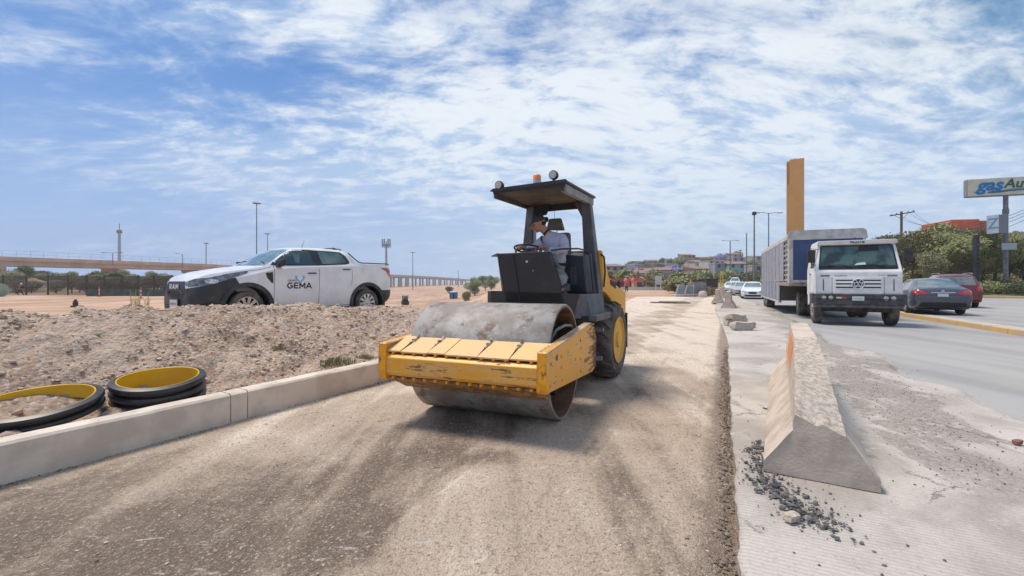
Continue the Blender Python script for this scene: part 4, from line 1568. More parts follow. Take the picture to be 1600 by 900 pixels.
def pipe_ring(label, loc, rot, r, ribs, pitch=.10, squash=1.0, rim_in=.045):
    t = thing('pipe_ring', label, 'pipe', loc)
    t.rotation_euler = rot
    prof = []
    for k in range(ribs):
        z = k * pitch
        prof += [(r - .045, z + .004), (r - .008, z + .014), (r, z + .028), (r, z + pitch - .038), (r - .008, z + pitch - .022), (r - .045, z + pitch - .010)]
    h = ribs * pitch - .008
    prof += [(r - rim_in - .008, h), (r - rim_in - .012, h - .012), (r - rim_in - .012, .006)]
    o = MB().lathe(prof, 72, 'z', closed=True)
    for v in o.bm.verts:
        a = math.atan2(v.co.y, v.co.x)
        k = 1 + .012 * math.sin(2 * a + 1) + .006 * math.sin(3 * a)
        v.co.x *= k
        v.co.y *= k * squash
        v.co.z += .006 * math.sin(a * 2)
    o.build('corrugated_wall', PBLK, t, smooth=True)
    o = MB().lathe([(r - rim_in - .013, .004), (r - rim_in - .013, h - .004), (r - rim_in - .018, h + .001), (r - rim_in - .026, h - .004), (r - rim_in - .024, h * .5), (r - rim_in - .028, .004)], 72, 'z', closed=True)
    for v in o.bm.verts:
        a = math.atan2(v.co.y, v.co.x)
        k = 1 + .012 * math.sin(2 * a + 1) + .006 * math.sin(3 * a)
        v.co.x *= k
        v.co.y *= k * squash
        v.co.z += .006 * math.sin(a * 2)
    o.build('yellow_lining', PYEL, t, smooth=True)
    return t


#@@RINGS
pipe_ring('large black pipe ring with yellow lining, lying flat at the left edge behind the kerb', (-4.27, 4.10, .265), (R(8), R(2), 0), .465, 2, .075)
pipe_ring('black corrugated pipe ring with bright yellow lining, upper one of the stacked pair', (-3.70, 4.80, .225), (R(7), R(3), 0), .405, 3, .085)
pipe_ring('lower black corrugated ring under the yellow-lined section of the stacked pair', (-3.725, 4.775, .185), (R(8), R(2), 0), .435, 1, .10)


# grass tufts on the embankment
def grass_mesh(n, r, h, seed, material):
    rnd = random.Random(seed)
    V, F = [], []
    for i in range(n):
        a = rnd.uniform(0, 2 * PI)
        d = r * rnd.random() ** .6
        x, y = d * math.cos(a), d * math.sin(a)
        hh = h * rnd.uniform(.4, 1) * (1 - .5 * d / r)
        b_ = rnd.uniform(0, 2 * PI)
        lx, ly = math.cos(b_) * hh * .5, math.sin(b_) * hh * .5
        w = .004
        o = len(V)
        V += [(x - w, y, -.02), (x + w, y, -.02), (x + w * .8 + lx * .4, y + ly * .4, hh * .6), (x - w * .8 + lx * .4, y + ly * .4, hh * .6), (x + lx, y + ly, hh)]
        F += [(o, o + 1, o + 2, o + 3), (o + 3, o + 2, o + 4)]
    me = bpy.data.meshes.new('grass_tuft')
    me.from_pydata(V, [], F)
    me.materials.append(material)
    return me


GRASS = m_island('grass_blades', [(.10, .14, .04), (.20, .22, .09), (.34, .29, .17), (.13, .17, .05)])
g1 = grass_mesh(260, .22, .13, 1, GRASS)
tufts = [(2.75, 1.75, 1.0, 'green grass tuft halfway up the embankment below the pickup door'), (3.15, 1.45, .6, 'small grass wisp just below and right of the higher embankment tuft'),
         (3.55, .62, 1.15, 'green grass tuft beside the kerb near the roller'), (4.15, .75, .8, 'thin grass tuft behind the kerb, the one nearest the drum'),
         (2.75, .45, .8, 'dry grass tuft hugging the kerb top left of the kerb joint'), (1.95, .62, .45, 'tiny weed right of the stacked pipe rings'),
         (5.2, 1.2, .9, 'sparse grass tuft low on the bank below the pickup tail')]
for s_, w_, k, lb in tufts:
    x, y = kp(s_, w_)
    o = link('grass_tuft', g1, loc=(x, y, bank_h(s_, w_)), rot=(0, 0, s_ * 3), label=lb, category='grass')
    o.scale = (k, k, k)
# ------------------------------------------------------------------ vehicle bodies
def loft_body(keys, cy, n=90, lo=1.0):
    """keys: (x, z bottom, z shoulder, z top, half width at shoulder, half width at top, crown)"""
    x0, x1 = keys[0][0], keys[-1][0]
    xs = frange(x0, x1, n)
    bm = bmesh.new()
    rings = []
    for x in xs:
        # light smoothing of the key interpolation
        acc = [0] * 6
        h = (x1 - x0) / n * 1.6
        for d, wgt in ((-h, .25), (0, .5), (h, .25)):
            v = lerp_keys(keys, min(x1, max(x0, x + d)))
            for i in range(6):
                acc[i] += v[i] * wgt
        zb, zs, zt, w, wt, cr = acc
        half = [(0, zb), (w * .80, zb), (w * .95, zb + .03), (w * .985, zb + .12), (w * 1.0, zb + (zs - zb) * .5), (w * 1.0, zb + (zs - zb) * .72), (w * .985, zs - .03), (w * .955, zs)]
        dz = zt - zs
        top = [(w * .95 + (wt - w * .95) * .30, zs + dz * .30), (w * .95 + (wt - w * .95) * .68, zs + dz * .66), (wt, zs + dz * .90), (wt * .93, zt - cr * .25), (wt * .75, zt), (wt * .4, zt + cr * .7), (0, zt + cr)]
        pts = half + top
        ring = [bm.verts.new((x, cy + y, z)) for y, z in pts] + [bm.verts.new((x, cy - y, z)) for y, z in pts[-2:0:-1]]
        rings.append(ring)
    m = len(rings[0])
    for i in range(len(rings) - 1):
        for k in range(m):
            bm.faces.new((rings[i][k], rings[i][(k + 1) % m], rings[i + 1][(k + 1) % m], rings[i + 1][k]))
    bm.faces.new(rings[0])
    bm.faces.new(rings[-1][::-1])
    bmesh.ops.recalc_face_normals(bm, faces=bm.faces)
    return bm


def bvh_of(bm):
    b = bm.copy()
    bmesh.ops.triangulate(b, faces=b.faces)
    t = BVHTree.FromBMesh(b)
    b.free()
    return t


def decal(tree, poly, view, off=.004, thick=.006, step=.06):
    """project a 2-D outline onto the body. view: 'L' near side (y=-), 'Rr' far side, 'F' front (x=-), 'B' rear (x=+), 'W' windscreen from front/top"""
    bm = bmesh.new()
    vs = [bm.verts.new((a, b, 0)) for a, b in poly]
    bm.faces.new(vs)
    xs = [p[0] for p in poly]
    ys = [p[1] for p in poly]
    for ax, lo, hi in ((0, min(xs), max(xs)), (1, min(ys), max(ys))):
        k = int((hi - lo) / step)
        for i in range(1, k + 1):
            c = lo + (hi - lo) * i / (k + 1)
            co = Vector((c, 0, 0)) if ax == 0 else Vector((0, c, 0))
            no = Vector((1, 0, 0)) if ax == 0 else Vector((0, 1, 0))
            bmesh.ops.bisect_plane(bm, geom=bm.verts[:] + bm.edges[:] + bm.faces[:], plane_co=co, plane_no=no)
    bmesh.ops.triangulate(bm, faces=bm.faces)
    dirs = {'L': Vector((0, 1, 0)), 'R': Vector((0, -1, 0)), 'F': Vector((1, 0, 0)), 'B': Vector((-1, 0, 0)), 'T': Vector((0, 0, -1))}
    D = dirs[view]
    top = {}
    miss = []
    for v in bm.verts:
        a, b = v.co.x, v.co.y
        o = {'L': Vector((a, -9, b)), 'R': Vector((a, 9, b)), 'F': Vector((-9, a, b)), 'B': Vector((9, a, b)), 'T': Vector((a, b, 9))}[view]
        hit, nrm, idx, dist = tree.ray_cast(o, D)
        if hit is None:
            miss.append(v)
            continue
        v.co = hit - D * off
    bmesh.ops.delete(bm, geom=miss, context='VERTS')
    ret = bmesh.ops.extrude_face_region(bm, geom=bm.faces[:])
    for v in [g for g in ret['geom'] if isinstance(g, bmesh.types.BMVert)]:
        v.co += D * thick
    bmesh.ops.recalc_face_normals(bm, faces=bm.faces)
    return bm


def dbuild(tree, name, poly, view, material, parent, off=.004, thick=.006, step=.06, M=None, smooth=True):
    mb = MB()
    mb.bm.free()
    mb.bm = decal(tree, poly, view, off, thick, step)
    if M:
        mb.bm.transform(M)
    return mb.build(name, material, parent, smooth=smooth)


def strip(tree, name, pts, w, view, material, parent, off=.002, thick=.004):
    """thin line of width w along pts, projected"""
    L, Rr = [], []
    for i, p in enumerate(pts):
        a = Vector(pts[max(0, i - 1)])
        b = Vector(pts[min(len(pts) - 1, i + 1)])
        t = (b - a).normalized()
        n = Vector((-t.y, t.x)) * w / 2
        L.append((p[0] + n.x, p[1] + n.y))
        Rr.append((p[0] - n.x, p[1] - n.y))
    return dbuild(tree, name, L + Rr[::-1], view, material, parent, off, thick, .08)


def cut_copy(bm, planes, inflate=.005):
    c = bm.copy()
    for co, no in planes:
        bmesh.ops.bisect_plane(c, geom=c.verts[:] + c.edges[:] + c.faces[:], plane_co=Vector(co), plane_no=Vector(no), clear_outer=True)
    c.normal_update()
    offs = {v: v.normal.copy() * inflate for v in c.verts}
    for v, d in offs.items():
        v.co += d
    mb = MB()
    mb.bm.free()
    mb.bm = c
    return mb


def cut_arches(o, cyl):
    """boolean the wheel wells; cyl = [(x, z, r, y0, y1)]"""
    mb = MB()
    for x, z, r, y0, y1 in cyl:
        mb.lathe([(r, y0), (r, y1)], 40, 'y', (x, 0, z))
    cut = mb.build('cutter', None, o.parent)
    bpy.context.view_layer.update()
    md = o.modifiers.new('b', 'BOOLEAN')
    md.object = cut
    md.solver = 'EXACT'
    md.operation = 'DIFFERENCE'
    apply_mods(o)
    bpy.data.objects.remove(cut)


def car_wheel(parent, x, y, z, r, w, sgn, spokes=10, rim_mat=None, tyre=None, rimr=.66):
    """axis along y; sgn = outward direction"""
    o0, o1 = y - w / 2, y + w / 2
    out = y + sgn * w / 2
    inn = y - sgn * w / 2
    R0 = r * rimr
    t = MB().lathe([(R0, inn), (r * .92, inn), (r * .98, inn + sgn * .02), (r, inn + sgn * .045), (r, out - sgn * .045), (r * .98, out - sgn * .02), (r * .93, out - sgn * .002), (r * .80, out + sgn * .004), (R0 * 1.02, out - sgn * .006), (R0, out - sgn * .02)], 48, 'y', (x, 0, z), closed=True).build('wheel', tyre or RUBDUST, parent, smooth=True)
    rm = MB().lathe([(R0 * 1.01, out - sgn * .012), (R0 * .93, out - sgn * .016), (R0 * .90, out - sgn * .05), (R0 * .88, inn + sgn * .03), (R0, inn + sgn * .03), (R0 * 1.01, inn + sgn * .04)], 40, 'y', (x, 0, z), closed=True)
    rim = rm.build('rim', rim_mat or ALLOY, t, smooth=True)
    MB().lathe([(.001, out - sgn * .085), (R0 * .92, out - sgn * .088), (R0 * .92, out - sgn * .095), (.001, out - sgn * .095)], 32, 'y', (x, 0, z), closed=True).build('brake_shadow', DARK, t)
    for k in range(spokes):
        a = 2 * PI * k / spokes + .2
        M = Matrix.Translation((x, out - sgn * .03, z)) @ Matrix.Rotation(a, 4, 'Y')
        mb = MB()
        wi, wo = R0 * .085, R0 * .15
        mb.hexa([(-wi, -.010, R0 * .12), (wi, -.010, R0 * .12), (wi, .010, R0 * .12), (-wi, .010, R0 * .12), (-wo, -.010 + sgn * .010, R0 * .94), (wo, -.010 + sgn * .010, R0 * .94), (wo * .8, .010 + sgn * .01, R0 * .94), (-wo * .8, .010 + sgn * .01, R0 * .94)], M)
        mb.build('spoke', rim_mat or ALLOY, t)
    MB().lathe([(R0 * .20, out - sgn * .045), (R0 * .20, out - sgn * .018), (R0 * .13, out - sgn * .012), (.001, out - sgn * .012)], 20, 'y', (x, 0, z)).build('hub_cap', rim_mat or ALLOY, t, smooth=True)
    return t


GAP = mat('panel_gap', (.035, .035, .037))
SEAL = mat('window_seal', (.02, .02, .02), rough=.5)
PLATE = mat('plate_white', (.62, .62, .60), rough=.5)
INK = mat('black_ink', (.015, .015, .018), rough=.5)
REDL = mat('red_tail_lens', (.42, .015, .015), (.60, .05, .04), 12, .2, coat=1)
CLEAR = mat('clear_lamp_lens', (.55, .57, .58), (.25, .27, .28), 14, .12, coat=1)
HLD = mat('dark_headlamp_lens', (.06, .065, .07), (.17, .18, .19), 12, .08, coat=1)



def arc(cx, cy, r, a0, a1, n=10, sy=1.0):
    return [(cx + r * math.cos(R(a0 + (a1 - a0) * i / n)), cy + r * sy * math.sin(R(a0 + (a1 - a0) * i / n))) for i in range(n + 1)]


GLYPH = {'G': (1.0, [arc(.5, .5, .44, 50, 330, 16) + [(.90, .46), (.55, .46)]]),
         'E': (.80, [[(.72, .93), (.10, .93), (.10, .07), (.72, .07)], [(.10, .5), (.64, .5)]]),
         'M': (1.08, [[(.10, .02), (.10, .93), (.54, .28), (.98, .93), (.98, .02)]]),
         'A': (1.05, [[(.06, .02), (.50, .93), (.94, .02)], [(.24, .30), (.76, .30)]]),
         'R': (.90, [[(.12, .0), (.12, .92), (.55, .92)] + arc(.55, .69, .23, 90, -90, 8) + [(.12, .46)], [(.45, .46), (.82, .0)]])}


def glyph_text(name, txt, h, w, material, parent, org, u, v, depth=.004, sx=1.0, gap=.14):
    '''bold lettering from straight strokes; org = lower left corner, u/v = directions'''
    u, v = Vector(u).normalized(), Vector(v).normalized()
    nrm = u.cross(v)
    x = 0
    mb = MB()
    for ch in txt:
        adv, lines = GLYPH[ch]
        for ln in lines:
            pts = [Vector((x + a * sx, b)) for a, b in ln]
            for i in range(len(pts) - 1):
                a, b = pts[i], pts[i + 1]
                t = (b - a).normalized()
                n = Vector((-t.y, t.x)) * w / 2
                e = t * w * .30
                q = [a - e + n, b + e + n, b + e - n, a - e - n]
                k = .0002 * (i % 3)
                lo = [mb.bm.verts.new(Vector(org) + u * p.x * h + v * p.y * h) for p in q]
                hi = [mb.bm.verts.new(Vector(org) + u * p.x * h + v * p.y * h + nrm * (depth + k)) for p in q]
                mb.bm.faces.new(lo); mb.bm.faces.new(hi)
                for j in range(4):
                    mb.bm.faces.new((lo[j], lo[(j + 1) % 4], hi[(j + 1) % 4], hi[j]))
        x += adv * sx + gap
    return mb.build(name, material, parent)


# ------------------------------------------------------------------ white pickup on the embankment
PFO, PFY = (-5.05, 8.75), R(54.6)
pk = thing('pickup_truck', 'white double cab pickup with dark bumpers and door lettering, parked on the embankment', 'pickup', (PFO[0], PFO[1], .63), PFY)
CY = .84
keys = [(-.90, .26, .55, .74, .52, .40, .01), (-.87, .22, .62, .84, .62, .50, .02), (-.78, .20, .74, .925, .745, .62, .03), (-.60, .20, .83, .985, .815, .70, .04), (-.25, .20, .92, 1.045, .838, .74, .05),
        (.10, .20, 1.00, 1.095, .845, .755, .05), (.30, .20, 1.05, 1.13, .845, .755, .05), (.46, .20, 1.10, 1.21, .845, .74, .05), (.75, .20, 1.13, 1.41, .845, .66, .04), (.98, .20, 1.15, 1.525, .845, .625, .03),
        (1.25, .20, 1.17, 1.565, .845, .61, .03), (1.70, .20, 1.19, 1.58, .845, .63, .03), (2.08, .20, 1.21, 1.565, .845, .64, .03), (2.24, .20, 1.22, 1.535, .845, .65, .03), (2.34, .20, 1.225, 1.45, .845, .68, .02),
        (2.47, .20, 1.225, 1.245, .845, .80, .0), (2.9, .22, 1.225, 1.245, .845, .81, .0), (3.30, .30, 1.22, 1.245, .835, .80, .0), (3.42, .36, 1.18, 1.22, .80, .77, .0), (3.46, .42, 1.10, 1.15, .77, .73, .0)]
bmB = loft_body(keys, CY, 130)
tree = bvh_of(bmB)
mb = MB(); mb.bm.free(); mb.bm = bmB.copy()
body = mb.build('body', W_PAINT, pk, smooth=True)
WZ, WR = .325, .325
cut_arches(body, [(0, WZ, .425, -.1, .30), (0, WZ, .425, 2 * CY - .30, 2 * CY + .1), (2.74, WZ, .425, -.1, .30), (2.74, WZ, .425, 2 * CY - .30, 2 * CY + .1)])
shade(body.data, 35)
# dark lower front bumper wrapped round to the arch
bmC = bmesh.new()
bmC.from_mesh(body.data)
bp = cut_copy(bmC, [((-.165, 0, .80), (1, 0, .55)), ((-.90, 0, .70), (-.30, 0, 1)), ], .008)
bump = bp.build('front_bumper', DKPL, pk, smooth=True)
rb = cut_copy(bmC, [((2.98, 0, 0), (-1, 0, 0)), ((0, 0, .62), (0, 0, 1))], .010)
rbo = rb.build('rear_bumper', DKPL, pk, smooth=True)
for x in (0, 2.74):
    for y0, y1, sg in ((-.012, .10, -1), (2 * CY - .10, 2 * CY + .012, 1)):
        # flare arc above the wheel
        mb = MB()
        N = 22
        a0, a1 = R(-12 if x > 0 else -20), R(192 if x > 0 else 200)
        outer = [(x + .50 * math.cos(a0 + (a1 - a0) * i / N), WZ + .49 * math.sin(a0 + (a1 - a0) * i / N)) for i in range(N + 1)]
        inner = [(x + .415 * math.cos(a0 + (a1 - a0) * i / N), WZ + .415 * math.sin(a0 + (a1 - a0) * i / N)) for i in range(N + 1)]
        for i in range(N):
            mb.prism([inner[i], inner[i + 1], outer[i + 1], outer[i]], 'y', y0, y1)
        bmesh.ops.remove_doubles(mb.bm, verts=mb.bm.verts, dist=1e-4)
        mb.build('wheel_arch', DKPL, pk)
        mb = MB()
        ys0, ys1 = (.09, .33) if sg < 0 else (2 * CY - .33, 2 * CY - .09)
        for i in range(N):
            mb.prism([inner[i], inner[i + 1], ((inner[i + 1][0] - x) * 1.03 + x, (inner[i + 1][1] - WZ) * 1.03 + WZ), ((inner[i][0] - x) * 1.03 + x, (inner[i][1] - WZ) * 1.03 + WZ)], 'y', ys0, ys1)
        mb.build('arch_liner', DARK, pk)
    for y, sg in ((.115, -1), (2 * CY - .115, 1)):
        car_wheel(pk, x, y, WZ, WR, .20, sg, 10, ALLOY, RUBDUST, .66)
MB().box(-.5, 3.2, .10, 2 * CY - .10, .22, .34).build('underbody', DARK, pk)
MB().box(.50, 2.28, .0 - .006, .06, .19, .262).build('sill', DKPL, pk, bevel=.01)
# glass
gl = [(.53, 1.185), (.60, 1.27), (.80, 1.42), (.92, 1.475), (1.05, 1.495), (1.30, 1.50), (1.345, 1.47), (1.375, 1.19)]
dbuild(tree, 'window_seal', [(.46, 1.165), (.56, 1.28), (.78, 1.445), (.92, 1.505), (1.05, 1.522), (1.34, 1.522), (1.48, 1.518), (1.9, 1.515), (2.10, 1.505), (2.21, 1.42), (2.27, 1.29), (2.26, 1.25), (2.15, 1.225), (1.45, 1.18), (.6, 1.155)], 'L', SEAL, pk, .003)
dbuild(tree, 'side_window', gl, 'L', GLASS, pk, .008)
dbuild(tree, 'side_window', [(1.57, 1.215), (1.535, 1.49), (1.88, 1.487), (2.06, 1.478), (2.13, 1.41), (2.18, 1.30), (2.17, 1.265), (2.08, 1.245)], 'L', GLASS_T, pk, .008)
dbuild(tree, 'side_window', gl, 'R', GLASS, pk, .008)
# seat silhouettes and far window seen through the front side glass
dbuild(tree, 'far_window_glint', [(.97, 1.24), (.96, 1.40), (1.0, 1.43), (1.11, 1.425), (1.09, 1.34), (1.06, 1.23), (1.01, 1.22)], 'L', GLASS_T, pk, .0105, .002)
dbuild(tree, 'windscreen', [(CY - .70, 1.155), (CY - .67, 1.25), (CY - .57, 1.47), (CY - .50, 1.525), (CY + .50, 1.525), (CY + .57, 1.47), (CY + .67, 1.25), (CY + .70, 1.155)], 'F', GLASS_T, pk, .006, .004, .05)
MB().tube([(.42, .25, 1.21), (.50, .6, 1.27), (.44, 1.0, 1.235)], .008, 6).tube([(.42, .85, 1.22), (.50, 1.2, 1.27), (.44, 1.5, 1.23)], .008, 6).build('wiper', DARK, pk)
# panel gaps
strip(tree, 'panel_gap', [(.505, 1.15), (.50, .9), (.49, .5), (.48, .30)], .008, 'L', GAP, pk)
strip(tree, 'panel_gap', [(1.475, 1.18), (1.475, .8), (1.46, .30)], .008, 'L', GAP, pk)
strip(tree, 'panel_gap', [(2.29, 1.22), (2.31, .95), (2.28, .75)], .007, 'L', GAP, pk)
strip(tree, 'panel_gap', [(.49, .30), (1.46, .29), (2.24, .30)], .007, 'L', GAP, pk)
strip(tree, 'panel_gap', [(-.42, .955), (-.1, 1.02), (.2, 1.06), (.45, 1.12)], .006, 'L', GAP, pk)
# black vent wedge behind the front wheel
dbuild(tree, 'fender_vent', [(.33, 1.005), (.47, 1.02), (.475, .80), (.45, .80), (.36, .90)], 'L', BLACKPL, pk, .006)
# handles
for hx, hz in ((1.30, 1.005), (2.14, 1.105)):
    MB().tube([(hx - .09, -.012, hz), (hx - .06, -.028, hz + .004), (hx + .07, -.028, hz + .008), (hx + .10, -.010, hz + .008)], .013, 6).build('door_handle', BLACKPL, pk, smooth=True)
dbuild(tree, 'fuel_flap', [(2.55, 1.07), (2.66, 1.07), (2.66, 1.16), (2.55, 1.16)], 'L', mat('flap_white', (.66, .67, .68), rough=.4), pk, .003, .004)
# mirror
mr = MB().hexa([(.58, -.16, 1.13), (.63, -.16, 1.15), (.66, .05, 1.13), (.60, .05, 1.13), (.555, -.17, 1.28), (.66, -.17, 1.28), (.68, .0, 1.26), (.58, .0, 1.27)]).build('mirror', BLACKPL, pk, bevel=.03, seg=3, smooth=True)
MB().box(.55, .66, -.02, .06, 1.13, 1.17).build('mirror_foot', BLACKPL, mr, bevel=.01)
MB().hexa([(.58, 1.68, 1.13), (.63, 1.68, 1.13), (.66, 1.86, 1.15), (.60, 1.86, 1.15), (.555, 1.68, 1.27), (.66, 1.68, 1.27), (.68, 1.86, 1.28), (.58, 1.86, 1.28)]).build('mirror', BLACKPL, pk, bevel=.03, seg=2)
# headlamps (wrap from the grille round to the wing)
dbuild(tree, 'headlamp', [(-.885, .795), (-.80, .855), (-.55, .925), (-.25, .985), (.02, 1.035), (.0, 1.0), (-.2, .925), (-.35, .865), (-.5, .825), (-.72, .76), (-.88, .73)], 'L', HLD, pk, .009, .008, .04)
hl = dbuild(tree, 'headlamp', [(CY - .74, .905), (CY - .58, .875), (CY - .42, .83), (CY - .40, .76), (CY - .60, .765), (CY - .74, .80)], 'F', HLD, pk, .010, .008, .04)
dbuild(tree, 'lamp_reflector', [(-.60 + .085 * math.cos(a) * 1.2, .835 + .042 * math.sin(a)) for a in [k * PI / 8 for k in range(16)]], 'L', CLEAR, hl, .014, .003, .03)
hl2 = dbuild(tree, 'headlamp', [(CY + .74, .905), (CY + .58, .875), (CY + .42, .83), (CY + .40, .76), (CY + .60, .765), (CY + .74, .80)], 'F', HLD, pk, .010, .008, .04)
# grille
gr = dbuild(tree, 'grille', [(CY - .42, .80), (CY - .36, .835), (CY + .36, .835), (CY + .42, .80), (CY + .42, .62), (CY + .33, .545), (CY - .33, .545), (CY - .42, .62)], 'F', BLACKPL, pk, .012, .008, .05)
glyph_text('lettering', 'RAM', .085, .20, mat('silver_letter', (.62, .62, .63), rough=.3), gr, (-.925, CY + .22, .695), (0, -1, 0), (.10, 0, 1), .01, 1.35, .38)
MB().tube([(-.912, CY - .34, .60), (-.925, CY - .24, .665), (-.93, CY, .668), (-.925, CY + .24, .665), (-.912, CY + .34, .60)], .012, 6).build('grille_bar', mat('grille_matt', (.06, .06, .062), rough=.8), gr)
for k in range(3):
    MB().tube([(-.905, CY - .30, .565 + k * .025), (-.918, CY, .567 + k * .025), (-.905, CY + .30, .565 + k * .025)], .004, 4).build('grille_slat', DARK, gr)
pl = MB().box(-.955, -.94, CY - .20, CY + .13, .335, .515).build('licence_plate', PLATE, pk, bevel=.003)
MB().box(-.957, -.950, CY - .20, CY + .13, .500, .520).build('plate_frame', INK, pl)
put_text('plate_number', 'VG-07-312', .055, mat('plate_grey_ink', (.12, .12, .13)), pl, (-.957, CY - .035, .42), (0, -1, 0), (0, 0, 1), depth=.001)
low = dbuild(tree, 'lower_grille', [(CY - .50, .40), (CY + .50, .40), (CY + .42, .27), (CY - .42, .27)], 'F', DARK, pk, .012, .006)
mb = MB()
for r_ in range(4):
    for c_ in range(17):
        y = CY - .44 + c_ * .055
        z = .285 + r_ * .030 + (.0)
        MBt = [(-.925, y - .022, z), (-.930, y, z + .010), (-.925, y + .022, z)]
        mb.tube(MBt, .003, 4)
mb.build('grille_mesh', mat('grille_grey', (.12, .12, .125), rough=.4), low, kind='stuff')
dbuild(tree, 'fog_recess', [(-.80, .42), (-.62, .47), (-.50, .42), (-.52, .33), (-.76, .30)], 'L', DARK, pk, .012, .006)
MB().box(-.96, -.60, .20, 2 * CY - .20, .205, .225).build('front_lip', mat('lip_dusty', (.12, .12, .10), rough=.7), pk, bevel=.005)
# tail lamp
dbuild(tree, 'tail_lamp', [(3.12, 1.17), (3.40, 1.165), (3.45, 1.10), (3.44, .93), (3.37, 1.0), (3.30, 1.08)], 'L', REDL, pk, .010, .008, .04)
MB().tube([(2.30, .16, 1.50), (2.42, .07, 1.36), (2.52, .04, 1.285), (2.60, .035, 1.272), (3.36, .045, 1.272), (3.40, .05, 1.25)], .014, 6).build('bed_rail', DKPL, pk, smooth=True)
MB().tube([(2.30, 1.52, 1.50), (2.42, 1.61, 1.36), (2.52, 1.64, 1.285), (2.60, 1.645, 1.272), (3.36, 1.635, 1.272)], .014, 6).build('bed_rail', DKPL, pk, smooth=True)
# roof bars and aerial
MB().tube([(1.98, .26, 1.56), (2.02, .28, 1.605), (2.12, .5, 1.615), (2.12, 1.2, 1.615), (2.02, 1.4, 1.605)], .013, 6).tube([(2.16, .26, 1.52), (2.18, .28, 1.58), (2.25, .5, 1.60), (2.25, 1.2, 1.60)], .013, 6).tube([(2.12, .5, 1.615), (2.25, .5, 1.60)], .01, 6).build('roof_bar', BLACKPL, pk, smooth=True)
MB().tube([(1.55, .84, 1.60), (1.62, .84, 1.80)], [.006, .003], 5).build('aerial', DARK, pk)
# door lettering and emblem
yN = -.0085
glyph_text('door_lettering', 'GEMA', .118, .21, INK, pk, (.76, yN + .002, .69), (1, 0, 0), (0, 0, 1), .003, 1.05, .14)
put_text('door_lettering', 'GRUPO', .060, INK, pk, (.865, yN, .85), (1, 0, 0), (0, 0, 1), depth=.001)
BLU = mat('emblem_blue', (.03, .22, .42), rough=.4)
CYN = mat('emblem_cyan', (.22, .56, .72), rough=.4)
mb = MB()
for sg in (1, -1):
    mb.prism([(1.035 + sg * .01, .80), (1.035 + sg * .025, .835), (1.035 + sg * .055, .87), (1.035 + sg * .085, .905), (1.035 + sg * .072, .94), (1.035 + sg * .05, .955), (1.035 + sg * .062, .93), (1.035 + sg * .070, .905), (1.035 + sg * .045, .875), (1.035 + sg * .012, .84)], 'y', yN, yN + .003)
mb.build('emblem', BLU, pk)
mb = MB()
for sg in (1, -1):
    mb.prism([(1.035 + sg * .012, .80), (1.035 + sg * .03, .825), (1.035 + sg * .075, .855), (1.035 + sg * .118, .905), (1.035 + sg * .10, .955), (1.035 + sg * .082, .965), (1.035 + sg * .098, .905), (1.035 + sg * .068, .872)], 'y', yN + .0005, yN + .003)
mb.build('emblem', CYN, pk)

# ------------------------------------------------------------------ generic cars
def make_car(label, loc, rz, paint, keys, L, W, wr, axles, glass_side, ws, rw, name='parked_car', group=None, cat='car', z0=0.0, detail=True, tail=None, head=None, smallm=False):
    """local x: rearward from the front axle, y across 0..W, z up"""
    t = thing(name, label, cat, loc, rz, group)
    cy = W / 2
    bm = loft_body(keys, cy, 90)
    tr = bvh_of(bm)
    m_ = MB(); m_.bm.free(); m_.bm = bm.copy()
    b = m_.build('body', paint, t, smooth=True)
    cut_arches(b, [(x, wr, wr * 1.16, a, c) for x in axles for a, c in ((-.1, .28), (W - .28, W + .1))])
    shade(b.data, 38)
    for x in axles:
        for y, sg in ((.11, -1), (W - .11, 1)):
            if smallm:
                w_ = MB().lathe([(wr, -.09), (wr, .09)], 24, 'y', (x, y, wr)).build('wheel', RUBBER, t, smooth=True)
                MB().lathe([(wr * .62, sg * .085), (wr * .6, sg * .098), (.02, sg * .092)], 16, 'y', (x, y, wr)).build('hub_cap', ALLOY, w_)
            else:
                car_wheel(t, x, y, wr, wr, .20, sg, 9, ALLOY, RUBBER)
    MB().box(axles[0] - .4, axles[1] + .4, .30, W - .30, .18, .6).build('underbody', DARK, t)
    for vw in 'LR':
        for g in glass_side:
            dbuild(tr, 'side_window', g, vw, GLASS, t, .005)
    dbuild(tr, 'windscreen', [(cy + a, b_) for a, b_ in ws], 'F', GLASS_T if smallm else GLASS, t, .006, .004, .07)
    dbuild(tr, 'rear_window', [(cy + a, b_) for a, b_ in rw], 'B', mat('rear_window_glass', (.13, .16, .16), (.07, .09, .10), 2, .05, coat=1), t, .006, .004, .07)
    bm.free()
    return t, tr


# grey sedan seen from behind
GREY = mat('slate_grey_paint', (.085, .095, .12), (.075, .085, .11), 3, .3, metal=.4, coat=.7)
RED = mat('dark_red_paint', (.17, .02, .018), (.13, .016, .015), 3, .32, metal=.2, coat=.7)
WHC = mat('white_car_paint', (.72, .73, .74), rough=.3, coat=.7)
sk = [(-.92, .30, .55, .62, .60, .50, .01), (-.85, .22, .60, .70, .74, .62, .02), (-.6, .19, .68, .78, .86, .74, .03), (-.1, .18, .78, .88, .905, .78, .04), (.6, .18, .86, .96, .915, .79, .04),
      (.80, .18, .88, 1.02, .915, .77, .04), (1.45, .18, .92, 1.39, .915, .60, .04), (1.75, .18, .93, 1.43, .915, .58, .03), (2.4, .18, .95, 1.44, .915, .58, .03), (2.8, .18, .96, 1.39, .915, .59, .03),
      (3.35, .20, .98, 1.16, .905, .68, .03), (3.60, .22, .985, 1.07, .895, .74, .03), (3.85, .30, .98, 1.055, .87, .74, .03), (3.93, .36, .93, 1.03, .85, .72, .02), (3.97, .42, .80, .94, .83, .70, .0), (3.98, .48, .72, .86, .82, .69, 0)]
